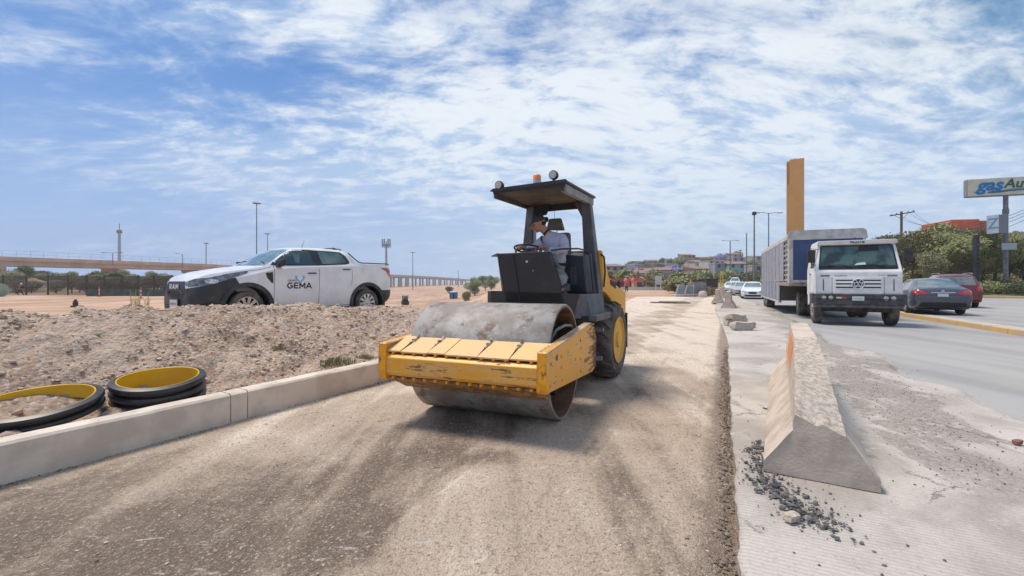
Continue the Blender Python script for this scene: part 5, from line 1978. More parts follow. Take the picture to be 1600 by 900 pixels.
sgl = [[(1.0, .97), (1.50, 1.33), (1.85, 1.37), (1.90, .98)], [(1.96, .98), (1.93, 1.37), (2.45, 1.37), (2.80, 1.28), (3.05, 1.08), (2.95, 1.0)]]
swd = [(-.70, .99), (-.52, 1.36), (.52, 1.36), (.70, .99)]
rwd = [(-.64, 1.10), (-.50, 1.36), (.50, 1.36), (.64, 1.10)]
#@@CARS
def place_rear(px_l, yaw_deg, Y, x_local, y_local, z):
    """origin so that local (x_local, y_local) projects to px_l at depth Y"""
    X = (px_l - 800) / FPX * Y
    a = R(yaw_deg)
    ox = X - (x_local * math.cos(a) - y_local * math.sin(a))
    oy = Y - (x_local * math.sin(a) + y_local * math.cos(a))
    return (ox, oy, z)


# car local +x points to its rear; for a car driving away (heading h) rear direction is -h
yawS = 180 + 90 - 29      # rear points back towards the camera
S, trS = make_car('slate grey sedan with red tail lamps driving away beyond the median', place_rear(1431, yawS, 18.2, 3.9, .12, .145), R(yawS), GREY, sk, 4.9, 1.83, .335, (0, 2.82), sgl, swd, rwd)
cyS = .915
for sg in (1, -1):
    tl = dbuild(trS, 'tail_lamp', [(cyS + sg * .83, .90), (cyS + sg * .80, .965), (cyS + sg * .62, .95), (cyS + sg * .42, .885), (cyS + sg * .40, .83), (cyS + sg * .62, .80), (cyS + sg * .80, .80)], 'B', REDL, S, .012, .008, .05)
    dbuild(trS, 'tail_lamp', [(3.55, .93), (3.85, .96), (3.95, .88), (3.9, .82), (3.7, .86)], 'L' if sg > 0 else 'R', REDL, S, .008, .006, .05)
bp_ = MB().box(3.985, 4.0, cyS - .16, cyS + .16, .73, .84).build('licence_plate', PLATE, S, bevel=.003)
dbuild(trS, 'chrome_strip', [(cyS - .36, .875), (cyS + .36, .875), (cyS + .36, .90), (cyS - .36, .90)], 'B', CHROME, S, .012, .006)
dbuild(trS, 'lower_valance', [(cyS - .72, .34), (cyS + .72, .34), (cyS + .66, .50), (cyS - .66, .50)], 'B', DARK, S, .008, .006)
strip(trS, 'panel_gap', [(cyS - .60, 1.02), (cyS - .38, .78), (cyS + .38, .78), (cyS + .60, 1.02)], .008, 'B', GAP, S)
strip(trS, 'panel_gap', [(cyS - .86, .66), (cyS, .64), (cyS + .86, .66)], .008, 'B', GAP, S)
dbuild(trS, 'badge', [(cyS + .06 * math.cos(a), .955 + .03 * math.sin(a)) for a in [k * PI / 6 for k in range(12)]], 'B', CHROME, S, .012, .006)
for vw in 'LR':
    strip(trS, 'panel_gap', [(1.93, .96), (1.93, .3)], .008, vw, GAP, S)
    strip(trS, 'panel_gap', [(2.95, 1.0), (2.75, .75), (2.45, .6)], .008, vw, GAP, S)
    strip(trS, 'chrome_trim', [(1.0, .955), (1.9, .965), (2.95, .985)], .015, vw, CHROME, S, .006)
# red SUV beyond it
uk = [(-.85, .30, .60, .72, .62, .54, .01), (-.75, .24, .70, .88, .76, .66, .02), (-.2, .22, .88, 1.02, .90, .78, .03), (.5, .22, .98, 1.12, .92, .79, .03), (.65, .22, 1.0, 1.2, .92, .77, .03), (1.2, .22, 1.02, 1.60, .92, .68, .03),
      (1.6, .22, 1.03, 1.68, .92, .66, .03), (3.0, .22, 1.05, 1.68, .92, .66, .03), (3.35, .24, 1.06, 1.60, .91, .67, .03), (3.65, .30, 1.05, 1.30, .90, .72, .02), (3.74, .38, 1.0, 1.12, .88, .76, .01), (3.78, .46, .80, .98, .86, .76, 0)]
ugl = [[(.95, 1.08), (1.28, 1.54), (1.85, 1.60), (1.88, 1.09)], [(1.95, 1.09), (1.93, 1.60), (2.75, 1.60), (2.80, 1.12)], [(2.88, 1.13), (2.85, 1.58), (3.15, 1.54), (3.32, 1.30), (3.25, 1.16)]]
U, trU = make_car('dark red suv half hidden behind the grey sedan', place_rear(1532, 180 + 90 - 33, 22.6, 3.6, 1.74, .145), R(180 + 90 - 33), RED, uk, 4.6, 1.84, .35, (0, 2.7), ugl, [(-.72, 1.13), (-.58, 1.58), (.58, 1.58), (.72, 1.13)], [(-.66, 1.14), (-.58, 1.55), (.58, 1.55), (.66, 1.14)])
for sg in (1, -1):
    dbuild(trU, 'tail_lamp', [(.92 + sg * .86, .86), (.92 + sg * .82, 1.08), (.92 + sg * .66, 1.05), (.92 + sg * .62, .95), (.92 + sg * .70, .86)], 'B', REDL, U, .012, .008, .05)
    dbuild(trU, 'tail_lamp', [(3.35, 1.02), (3.68, 1.06), (3.76, .96), (3.72, .86), (3.5, .92)], 'L' if sg > 0 else 'R', REDL, U, .008, .006, .05)
MB().box(3.79, 3.80, .76, 1.08, .80, .90).build('licence_plate', PLATE, U)
for sg in (.30, 1.54):
    MB().tube([(1.3, sg, 1.70), (1.5, sg, 1.75), (3.0, sg, 1.75), (3.2, sg, 1.70)], .015, 6).build('roof_rail', CHROME, U)

# the queue of oncoming cars: front towards the camera
q0, trQ = make_car('white sedan with dark grille, first of the cars queueing behind the truck trailer', (21.15, 38.2, .0), R(62), WHC, sk, 4.9, 1.83, .33, (0, 2.82), sgl, swd, rwd, name='queueing_car', group='cars queueing behind the truck', smallm=True)
dbuild(trQ, 'grille', [(cyS - .32, .60), (cyS + .32, .60), (cyS + .26, .44), (cyS - .26, .44)], 'F', DARK, q0, .012, .008)
for sg in (1, -1):
    dbuild(trQ, 'headlamp', [(cyS + sg * .80, .72), (cyS + sg * .48, .66), (cyS + sg * .46, .58), (cyS + sg * .74, .60)], 'F', HLD, q0, .012, .008)
dbuild(trQ, 'lower_grille', [(cyS - .62, .36), (cyS + .62, .36), (cyS + .55, .24), (cyS - .55, .24)], 'F', DARK, q0, .012, .008)
for vw in 'LR':
    strip(trQ, 'panel_gap', [(1.93, .96), (1.93, .3)], .012, vw, GAP, q0)
for i, (x, y, lb, pm) in enumerate([(23.6, 44.8, 'grey-brown sedan second in the queue of oncoming cars', mat('champagne_paint', (.42, .38, .36), rough=.35, coat=.5)),
                                    (26.6, 52.0, 'silver car third in the queue of oncoming cars', mat('silver_paint', (.50, .51, .53), rough=.3, metal=.3)),
                                    (30.2, 61.0, 'white car fourth in the queue of oncoming cars', None), (36.0, 73.5, 'pale green-grey car fifth in the queue of oncoming cars', mat('sage_paint', (.50, .54, .52), rough=.35)),
                                    (46.0, 92, 'white van last in the queue of oncoming cars', None)]):
    c = copy_tree(q0, label=lb)
    c.location = (x, y, 0)
    if pm:
        for ch in c.children:
            if ch.name.startswith('body'):
                ch.data = ch.data.copy()
                ch.data.materials[0] = pm
    if i == 4:
        c['category'] = 'van'
        c.scale = (1.15, 1.15, 1.6)

# ------------------------------------------------------------------ truck: tractor unit
TFO, TYW = (11.36, 15.02), R(-26)
tk = thing('truck_cab', 'white flat-nosed truck tractor with dark bumper driving towards the camera', 'truck', (TFO[0], TFO[1], 0), TYW)
WT = W_TRUCK
# cab shell: side profile extruded (local y back, x lateral)
cabp = [(.0, 1.02), (-.02, 1.12), (-.02, 1.78), (.03, 1.86), (.30, 2.66), (.38, 2.76), (.60, 2.80), (1.78, 2.80), (1.86, 2.74), (1.88, 1.02)]
mb = MB().prism(cabp, 'x', -1.17, 1.17)
bmesh.ops.bisect_plane(mb.bm, geom=mb.bm.verts[:] + mb.bm.edges[:] + mb.bm.faces[:], plane_co=(0, 0, 1.86), plane_no=(0, 0, 1))
for v in mb.bm.verts:      # tumblehome above the belt line
    if v.co.z > 1.87:
        v.co.x *= 1 - .10 * (v.co.z - 1.87) / .9
tree = bvh_of(mb.bm)
cab = mb.build('cab_shell', WT, tk, bevel=.045, seg=3, smooth=True)
# roof visor
MB().hexa([(-1.10, .22, 2.70), (1.10, .22, 2.70), (1.07, .45, 2.74), (-1.07, .45, 2.74), (-1.08, .16, 2.84), (1.08, .16, 2.84), (1.05, .55, 2.86), (-1.05, .55, 2.86)]).build('roof_visor', WT, tk, bevel=.03, seg=2, smooth=True)
put_text('roof_number', '962318', .135, INK, cab, (.02, .170, 2.775), (1, 0, 0), (0, .12, 1), depth=.002, bold=.003)
MB().lathe([(.05, 0), (.05, .06), (.02, .08)], 10, 'z', (-.02, .3, 2.86)).build('roof_marker', mat('blue_marker', (.02, .03, .2)), cab)
# windscreen in its seal
def ty(z):   # front surface y at height z above belt
    return .03 + (z - 1.86) * (.27 / .80)
def scr(poly, off0, off1, name, m, parent):
    mb = MB()
    A = [mb.bm.verts.new((x, ty(z) - off0, z)) for x, z in poly]
    B = [mb.bm.verts.new((x, ty(z) + off1, z)) for x, z in poly]
    mb.bm.faces.new(A); mb.bm.faces.new(B)
    for k in range(len(poly)):
        j = (k + 1) % len(poly)
        mb.bm.faces.new((A[k], A[j], B[j], B[k]))
    return mb.build(name, m, parent)
scr([(-1.07, 1.885), (-1.04, 1.86), (1.04, 1.86), (1.07, 1.885), (.99, 2.66), (.95, 2.685), (-.95, 2.685), (-.99, 2.66)], .006, .02, 'windscreen_seal', SEAL, tk)
wsn = scr([(-1.02, 1.92), (1.02, 1.92), (.945, 2.64), (-.945, 2.64)], .012, .01, 'windscreen', mat('truck_windscreen', (.075, .125, .11), (.025, .038, .034), 1.9, .08, coat=.6, lo=.42, hi=.58), tk)
scr([(.05, 2.46), (.62, 2.47), (.60, 2.64), (.08, 2.64)], .0145, -.010, 'sun_visor', mat('visor_dark', (.02, .018, .018)), wsn)
scr([(-.08, 2.0), (.24, 2.02), (.22, 2.10), (.10, 2.09), (.0, 2.07)], .0145, -.010, 'dashboard_paper', mat('paper_teal', (.48, .62, .58)), wsn)
scr([(-1.02, 1.92), (1.02, 1.92), (1.01, 1.985), (.2, 2.0), (-.5, 1.985), (-1.01, 2.0)], .014, -.010, 'dashboard', DARK, wsn)
for x in (-.55, .35):
    MB().tube([(x - .35, ty(1.99) - .03, 1.99), (x + .1, ty(2.03) - .03, 2.03), (x + .42, ty(1.93) - .02, 1.93)], .010, 5).build('wiper', DARK, wsn)
# front panel: brow line, grille with slats, corner vents
fy = -.022
MB().hexa([(-1.16, fy - .006, 1.60), (1.16, fy - .006, 1.60), (1.16, fy + .01, 1.60), (-1.16, fy + .01, 1.60), (-1.14, fy - .003, 1.63), (1.14, fy - .003, 1.63), (1.14, fy + .01, 1.63), (-1.14, fy + .01, 1.63)]).build('brow_strip', WT, tk)
gp = MB().box(-.66, .66, fy - .030, fy + .02, 1.06, 1.585).build('grille_panel', WT, tk, bevel=.012, seg=2)
for k in range(3):
    z = 1.50 - k * .115
    MB().box(-.60, .60, fy - .036, fy - .015, z - .020, z + .020).build('grille_slot', DARK, gp)
for k in range(2):
    z = 1.443 - k * .115
    MB().hexa([(-.61, fy - .050, z - .030), (.61, fy - .050, z - .030), (.61, fy - .02, z - .032), (-.61, fy - .02, z - .032), (-.60, fy - .045, z + .026), (.60, fy - .045, z + .026), (.60, fy - .02, z + .030), (-.60, fy - .02, z + .030)]).build('grille_slat', WT, gp)
for sg in (1, -1):
    MB().box(sg * .94 - .012, sg * .94 + .012, fy - .004, fy + .01, 1.16, 1.54).build('corner_vent', DARK, tk)
    MB().box(sg * .70 - .003, sg * .70 + .003, fy - .0025, fy + .01, 1.04, 1.59).build('panel_gap', GAP, tk)
    MB().box(sg * .90 - .13, sg * .90 + .13, fy - .006, fy + .01, 1.625, 1.685).build('marker_lamp', mat('smoked_marker', (.30, .28, .27), (.12, .10, .10), 20, .3), tk)
SILV = mat('silver_emblem', (.62, .63, .65), rough=.45)
# round emblem: ring with V over W
em = MB().lathe([(.150, fy - .055), (.165, fy - .070), (.175, fy - .055), (.175, fy - .03), (.15, fy - .03)], 40, 'y', (0, 0, 1.385), closed=True).build('emblem', SILV, gp, smooth=True)
MB().lathe([(.001, fy - .048), (.152, fy - .048), (.152, fy - .03), (.001, fy - .03)], 32, 'y', (0, 0, 1.385), closed=True).build('emblem_disc', mat('emblem_dark', (.03, .03, .06)), em)


def stroke(mb, pts, w, y0, y1):
    for a, b in zip(pts[:-1], pts[1:]):
        a, b = Vector(a), Vector(b)
        t = (b - a).normalized()
        n = Vector((-t.y, t.x)) * w / 2
        e = t * w * .25
        q = [a - e + n, b + e + n, b + e - n, a - e - n]
        mb.prism([(p.x, p.y) for p in q], 'y', y0, y1)


mb = MB()
stroke(mb, [(-.062, 1.385 + .125), (0, 1.385 + .015), (.062, 1.385 + .125)], .024, fy - .062, fy - .047)
mb.build('emblem_letter', SILV, em)
mb = MB()
stroke(mb, [(-.128, 1.385 + .060), (-.062, 1.385 - .118), (0, 1.385 - .005), (.062, 1.385 - .118), (.128, 1.385 + .060)], .024, fy - .061, fy - .047)
mb.build('emblem_letter', SILV, em)
put_text('model_lettering', 'WORKER', .062, mat('grey_letter', (.20, .20, .21)), tk, (-.46, fy - .004, 1.655), (1, 0, 0), (0, 0, 1), depth=.003, spacing=1.5)
put_text('model_lettering', '17.220', .055, mat('pale_letter', (.45, .45, .46)), tk, (.62, fy - .004, 1.665), (1, 0, 0), (0, 0, 1), depth=.003, spacing=1.3)
# bumper
BMP = mat('dusty_black_bumper', (.035, .035, .036), (.075, .07, .065), 4, .6, c3=(.25, .23, .21), s3=9, lo3=.66, hi3=.74)
bu = MB().prism([(-1.30, .10), (-1.27, -.06), (-1.17, -.13), (1.17, -.13), (1.27, -.06), (1.30, .10), (1.28, .45), (-1.28, .45)], 'z', .72, 1.045).build('bumper', BMP, tk, bevel=.02, seg=2)
MB().box(-1.16, 1.16, -.14, -.128, .875, .90).build('bumper_rib', DARK, bu)
MB().hexa([(-1.14, -.12, .60), (1.14, -.12, .60), (1.14, .3, .60), (-1.14, .3, .60), (-1.20, -.12, .715), (1.20, -.12, .715), (1.20, .35, .715), (-1.20, .35, .715)]).build('lower_bumper', mat('grey_air_dam', (.06, .06, .06), (.13, .12, .115), 6, .6), bu, bevel=.015)
for x in (-.94, -.75, .72, .91):
    MB().lathe([(.062, -.140), (.066, -.128), (.05, -.12)], 20, 'y', (x, 0, .925)).build('headlamp', mat('truck_lamp', (.55, .55, .52), (.35, .34, .33), 40, .25, coat=.7), bu)
MB().box(-.60, -.45, -.140, -.128, .895, .955).build('sticker_stripe', mat('cream_sticker', (.62, .52, .40)), bu)
MB().box(-.449, -.31, -.140, -.128, .89, .96).build('sticker_stripe', mat('red_sticker', (.42, .07, .05)), bu)
pl = MB().box(-.17, .15, -.148, -.135, .84, .975).build('licence_plate', PLATE, bu, bevel=.003)
put_text('plate_number', '75-AK-8X', .060, mat('plate_grey_ink', (.12, .12, .13)), pl, (-.01, -.149, .90), (1, 0, 0), (0, 0, 1), depth=.001)
MB().box(-1.28, 1.28, -.11, .30, 1.046, 1.060).build('bumper_top', mat('step_tread', (.30, .29, .28), (.16, .15, .15), 9, .6), bu)
# side: door, window, arch
for sg in (-1, 1):
    xs_ = sg * 1.172
    dw = MB().hexa([(sg * 1.165, .30, 1.93), (sg * 1.150, .30, 1.93), (sg * 1.150, 1.15, 1.93), (sg * 1.165, 1.15, 1.93), (sg * 1.105, .52, 2.56), (sg * 1.09, .52, 2.56), (sg * 1.09, 1.15, 2.56), (sg * 1.105, 1.15, 2.56)]).build('side_window', mat('open_window_dark', (.015, .02, .018), (.02, .09, .07), 3, .4), tk)
    MB().box(min(xs_, xs_ + sg * .003), max(xs_, xs_ + sg * .003), 1.20, 1.212, 1.05, 1.84).build('panel_gap', GAP, tk)
    MB().box(min(xs_, xs_ + sg * .003), max(xs_, xs_ + sg * .003), .22, .232, 1.05, 1.84).build('panel_gap', GAP, tk)
    MB().box(min(xs_, xs_ + sg * .025), max(xs_, xs_ + sg * .025), 1.0, 1.14, 1.70, 1.735).build('door_handle', DARK, tk)
    # front wheel arch / step panel below the door
    N = 12
    arc = [(.75 + .60 * math.cos(PI * i / N), .54 + .60 * math.sin(PI * i / N)) for i in range(N + 1)]
    poly = [(1.75, .60), (1.75, 1.03), (.10, 1.03), (.10, .60)] + [p for p in arc[::-1] if p[1] > .60]
    MB().prism(poly, 'x', min(sg * 1.17, sg * 1.10), max(sg * 1.17, sg * 1.10)).build('wheel_arch', WT, tk, bevel=.01)
    # mirrors
    mr = MB().tube([(sg * 1.08, .12, 2.55), (sg * 1.29, -.02, 2.58), (sg * 1.29, -.02, 2.05), (sg * 1.14, .10, 2.02)], .012, 6).build('mirror_arm', DARK, tk)
    MB().box(sg * 1.29 - .12, sg * 1.29 + .12, -.06, .04, 2.10, 2.54).build('mirror', BLACKPL, mr, bevel=.035, seg=3, smooth=True)
    # truck wheels: front
    t_ = MB().lathe([(.29, -.13), (.47, -.14), (.52, -.11), (.53, 0), (.52, .11), (.47, .14), (.29, .13)], 40, 'x', (sg * 1.03, .75, .53), closed=True).build('wheel', RUBDUST, tk, smooth=True)
    MB().lathe([(.295, sg * .125), (.28, sg * .135), (.24, sg * .09), (.14, sg * .10), (.12, sg * .16), (.02, sg * .17)], 28, 'x', (sg * 1.03, .75, .53)).build('rim', mat('dusty_truck_rim', (.36, .33, .30), (.22, .19, .17), 7, .7), t_, smooth=True)
MB().box(-.95, .95, .2, 1.6, .45, .62).tube([(-.9, .75, .5), (.9, .75, .5)], .07, 8).build('front_axle', mat('greasy_black', (.02, .018, .016), (.07, .05, .04), 6, .8), tk)
MB().box(-.45, .45, .5, 6.4, .62, .92).build('chassis', DARK, tk)
MB().box(-1.0, -.55, 1.95, 2.75, .55, 1.0).build('fuel_tank', mat('dusty_tank', (.40, .38, .36), (.24, .22, .20), 5, .6), tk, bevel=.08, seg=3)
MB().tube([(-.9, 1.75, .62), (-.9, 1.75, 1.05)], .17, 14).build('air_filter', mat('dusty_tank', (.40, .38, .36)), tk, smooth=True)
for sg in (-1, 1):
    t_ = MB().lathe([(.29, -.29), (.47, -.30), (.52, -.26), (.53, -.1), (.49, -.01), (.49, .01), (.53, .1), (.52, .26), (.47, .30), (.29, .29)], 40, 'x', (sg * .90, 4.75, .53), closed=True).build('wheel', RUBDUST, tk, smooth=True)
    MB().lathe([(.295, sg * .285), (.28, sg * .295), (.24, sg * .20), (.15, sg * .16), (.12, sg * .24), (.02, sg * .25)], 28, 'x', (sg * .90, 4.75, .53)).build('rim', mat('dusty_truck_rim', (.36, .33, .30)), t_, smooth=True)

# driver behind the windscreen is only a hint in the photo and is left to the dark glass

# ------------------------------------------------------------------ truck: trailer
TRO, TRY = (10.93, 18.06), R(-24)
tr_ = thing('truck_trailer', 'long delivery trailer with blue front wall and grey slatted side curtains behind the cab', 'trailer', (TRO[0], TRO[1], 0), TRY)
ZT, ZF = 3.42, 1.42
LT, WD = 11.8, 2.5
GREYW = mat('dirty_white_trailer', (.50, .48, .46), (.36, .335, .31), 3, .7, c3=(.20, .17, .15), s3=7, lo3=.62, hi3=.72)
BLUE = mat('faded_blue_trailer', (.032, .068, .165), (.050, .085, .18), 2, .6, c3=(.22, .23, .27), s3=16, lo3=.72, hi3=.76)
PAN = mat('grey_side_panel', (.33, .335, .38), (.22, .225, .27), 5, .65, stretch=(1, 1, .3), c3=(.15, .12, .10), s3=6, lo3=.64, hi3=.74)
# roof cap with rounded front corners
mb = MB().prism([(0, ZT - .28), (.03, ZT - .06), (.10, ZT), (WD - .10, ZT), (WD - .03, ZT - .06), (WD, ZT - .28)], 'y', 0, LT)
mb.build('roof', GREYW, tr_, bevel=.05, seg=3)
MB().prism([(.10, ZT - .30), (.10, 1.50), (WD - .10, 1.50), (WD - .10, ZT - .30)], 'y', .02, .08).build('front_wall', BLUE, tr_)
for x0, x1 in ((0.0, .16), (WD - .10, WD)):
    MB().box(x0, x1, -.012, .30, 1.36, ZT - .27).build('corner_pillar', GREYW, tr_, bevel=.03, seg=2)
MB().box(.62, .98, .0, .018, 2.10, 2.55).build('wall_patch', mat('rust_patch', (.16, .10, .08), (.06, .045, .05), 8, .8), tr_)
MB().box(.16, WD - .12, .0, .30, 1.38, 1.52).build('lower_rail', GREYW, tr_)
# beverage racks behind the first bay, dark crates
rk = MB().box(.10, 2.3, .30, 2.4, 1.46, 3.14).build('rack_interior', DARK, tr_)
for k in range(8):
    z = 1.50 + k * .205
    MB().box(.02, .12, .32, 1.55, z, z + .05).build('rack_shelf', GREYW, rk)
MB().box(.0, .12, .88, .93, 1.46, 3.14).build('rack_post', GREYW, tr_)
# side panels (roller shutters), each its own piece, on both sides; upper and lower row
n = 7
y0 = 1.55
pw = (LT - .25 - y0) / n
for i in range(n):
    a, c = y0 + i * pw + .02, y0 + (i + 1) * pw - .02
    lowz = .62 if i >= 1 else 1.44
    MB().box(.012, .05, a, c, 1.52, ZT - .29).build('side_panel', PAN, tr_, bevel=.008)
    MB().box(.012, .05, a, c, max(lowz, .62), 1.47).build('side_panel', PAN, tr_, bevel=.008) if i >= 1 else None
    MB().box(-.012, .03, a - .035, a - .006, lowz - .04, ZT - .28).build('side_post', GREYW, tr_)
MB().box(-.004, .04, y0, LT, 1.475, 1.515).build('side_rail', GREYW, tr_)
MB().box(.055, WD - .05, y0 + pw, LT - .05, .60, ZT - .29).build('cargo_core', DARK, tr_)
MB().box(-.02, .10, y0 + pw, LT, .50, .60).build('bottom_rail', GREYW, tr_, bevel=.01)
MB().box(WD - .05, WD, .30, LT, .55, ZT - .28).build('far_side', PAN, tr_)
MB().box(0, WD, LT - .06, LT, .5, ZT - .28).build('rear_wall', GREYW, tr_)
MB().box(.0, WD, 0.0, y0 + pw + .1, 1.28, 1.44).build('gooseneck', mat('dusty_gooseneck', (.34, .30, .26), (.20, .17, .15), 5, .8), tr_, bevel=.02)
MB().box(.06, WD - .06, y0 + pw, y0 + pw + .06, .60, 1.40).build('step_wall', mat('dusty_dark_wall', (.12, .10, .09)), tr_)
for yy in (9.0, 10.15):
    for x in (.22, WD - .22):
        t_ = MB().lathe([(.22, -.20), (.36, -.21), (.41, -.17), (.42, 0), (.41, .17), (.36, .21), (.22, .20)], 32, 'x', (x, yy, .42), closed=True).build('wheel', RUBDUST, tr_, smooth=True)
        MB().lathe([(.225, -.19), (.2, -.20), (.16, -.12), (.02, -.12)], 20, 'x', (x, yy, .42)).build('rim', mat('dusty_truck_rim', (.36, .33, .30)), t_)
MB().box(.05, .10, 8.2, 8.5, .3, .5).build('mud_flap', DARK, tr_)
# ------------------------------------------------------------------ background
def WP(px, Y, py=None):
    X = (px - 800) / FPX * Y
    return (X, CAMH - (py - 440) / FPX * Y) if py is not None else X


# hills behind the town
def hill_h(x, y):
    u = x / max(y, 1)
    H = lerp_keys([(-.6, 0), (-.05, 0), (.05, 2), (.14, 6.5), (.22, 8.5), (.32, 11.0), (.45, 13.0), (.55, 13.5), (.72, 16), (.9, 22), (1.08, 30), (1.3, 40), (1.8, 45)], u)[0]
    d = math.hypot(x, y) / math.sqrt(1 + min(u, 1.3) ** 2)
    t = sst(95, 300, d) * (1 - .25 * sst(330, 500, d))
    return -7 * sst(.06, -.06, u) - 1.2 * (1 - sst(90, 105, d)) + (H * t) * (1 + .22 * fbm(x * .02, y * .02)) + .5 * fbm(x * .07, y * .07) * t


M_HILL = mat('dry_hill_soil', (.40, .33, .24), (.22, .20, .12), .06, .95, bump=.5, bscale=.5, c3=(.15, .16, .08), s3=.22, lo3=.50, hi3=.58)
me = grid_mesh('hills', frange(-.1, 1.9, 100), frange(88, 520, 60), lambda u, y: (u * y, y, hill_h(u * y, y)), M_HILL)
link('hills', me, kind='structure')


# leaf clouds
def leaves(name, blobs, n, size, material, seed=0, trunk=None):
    rnd = random.Random(seed)
    V, F = [], []
    tot = sum(b[3] ** 2 for b in blobs)
    for bx, by, bz, br, *sq in blobs:
        sz = sq[0] if sq else .8
        m = int(n * br ** 2 / tot)
        for i in range(m):
            a, c = rnd.uniform(0, 2 * PI), rnd.uniform(-1, 1)
            rr = br * (.45 + .60 * rnd.random() ** .55)
            s_ = math.sqrt(1 - c * c)
            rr *= 1 + .30 * fbm(a * 1.3 + seed, c * 2.2, 3, seed)
            p = Vector((bx + rr * s_ * math.cos(a), by + rr * s_ * math.sin(a), bz + rr * c * sz))
            u = Vector((rnd.gauss(0, 1), rnd.gauss(0, 1), rnd.gauss(0, 1))).normalized()
            w = u.orthogonal().normalized()
            k = size * rnd.uniform(.6, 1.4)
            o = len(V)
            V += [tuple(p - u * k), tuple(p + w * k * .45), tuple(p + u * k), tuple(p - w * k * .45)]
            F.append((o, o + 1, o + 2, o + 3))
    me = bpy.data.meshes.new(name)
    me.from_pydata(V, [], F)
    me.materials.append(material)
    return me


def m_leaf(name, cols):
    m = m_island(name, cols, .75)
    b = [n for n in m.node_tree.nodes if n.type == 'BSDF_PRINCIPLED'][0]
    return m


LF_G = m_leaf('mesquite_leaves', [(.10, .13, .035), (.22, .25, .075), (.31, .31, .12), (.16, .19, .055), (.34, .31, .17)])
LF_O = m_leaf('olive_leaves', [(.14, .135, .06), (.25, .23, .11), (.34, .29, .16), (.19, .17, .08)])
LF_B = m_leaf('dry_brown_twigs', [(.15, .12, .085), (.27, .22, .155), (.20, .16, .11), (.33, .27, .20)])
LF_D = m_leaf('dark_leaves', [(.025, .035, .015), (.06, .07, .028), (.09, .09, .04)])
LF_V = m_leaf('jacaranda_bloom', [(.30, .25, .46), (.38, .32, .54), (.26, .23, .36)])
BARK = mat('tree_bark', (.11, .085, .065), (.06, .05, .04), 6, .9)


def trunk_mesh(h, r, seed, n=5, spread=1.6):
    rnd = random.Random(seed)
    mb = MB()
    top = Vector((rnd.uniform(-.2, .2), rnd.uniform(-.2, .2), h * .45))
    mb.tube([(0, 0, -.3), (rnd.uniform(-.1, .1), 0, h * .2), top], [r, r * .8, r * .65], 7)
    for k in range(n):
        a = 2 * PI * k / n + rnd.uniform(-.3, .3)
        e = Vector((math.cos(a) * spread * rnd.uniform(.5, 1), math.sin(a) * spread * rnd.uniform(.5, 1), h * rnd.uniform(.75, 1.0)))
        mid = top.lerp(e, .5) + Vector((math.cos(a) * .3, math.sin(a) * .3, 0))
        mb.tube([top, mid, e], [r * .5, r * .32, r * .12], 5)
        e2 = mid + Vector((rnd.uniform(-.6, .6), rnd.uniform(-.6, .6), h * .25))
        mb.tube([mid, e2], [r * .25, r * .08], 4)
    return mb.mesh('trunk', BARK, smooth=True)


def crown_blobs(seed, r, h, n=9):
    rnd = random.Random(seed)
    out = []
    for k in range(n):
        a = rnd.uniform(0, 2 * PI)
        d = r * rnd.uniform(0, .72)
        out.append((d * math.cos(a), d * math.sin(a), h * rnd.uniform(.38, .86), r * rnd.uniform(.28, .52), .75))
    return out


VARI = []
for i, (lf, r, h, n, sz) in enumerate([(LF_G, 3.0, 6.4, 9500, .13), (LF_O, 3.1, 6.0, 9000, .13), (LF_G, 2.6, 6.9, 8500, .12), (LF_B, 2.8, 6.6, 3600, .10)]):
    VARI.append((leaves('crown', crown_blobs(i + 3, r, h, 11), n, sz, lf, i), trunk_mesh(h, .20, i + 1)))


def tree(label, x, y, z, v, k=1.0, rz=0.0, group=None, name='tree', kz=1.0):
    t = thing(name, label, 'tree', (x, y, z), rz, group)
    t.scale = (k, k, k * kz)
    link('crown', VARI[v][0], t)
    link('trunk', VARI[v][1], t)
    return t


hedge = [  # px, Y, variant, scale, label
    (1392, 64, 3, 1.05, 'bare brownish tree with thin crown just right of the truck roof'),
    (1425, 62, 3, 1.08, 'tall twiggy brown tree around the wooden power pole'),
    (1405, 50, 1, .98, 'olive tree directly behind the truck mirror'),
    (1438, 50, 1, 1.04, 'olive-green tree between the power pole and the orange building'),
    (1466, 54, 0, 1.20, 'tall green tree with feathery top left of the orange building'),
    (1486, 47, 0, .94, 'bushy green tree in front of the orange building, above the grey sedan'),
    (1512, 49, 2, .93, 'bright green tree standing left of the thick dark pole'),
    (1536, 48, 0, .96, 'green tree just right of the thick dark pole'),
    (1555, 52, 1, 1.04, 'olive tree below the square letter sign'),
    (1576, 49, 1, .92, 'low olive tree right of the sign pole'),
    (1600, 47, 0, .88, 'low green tree cut by the right edge of the photo'),
    (1460, 45, 1, .62, 'short dark olive tree low behind the sedan roof'),
    (1515, 44.5, 1, .60, 'short olive tree behind the red suv'),
]
for i, (px, Y, v, k, lb) in enumerate(hedge):
    tree(lb, WP(px, Y), Y, .7, v, k, i * 1.3, 'trees along the green verge')
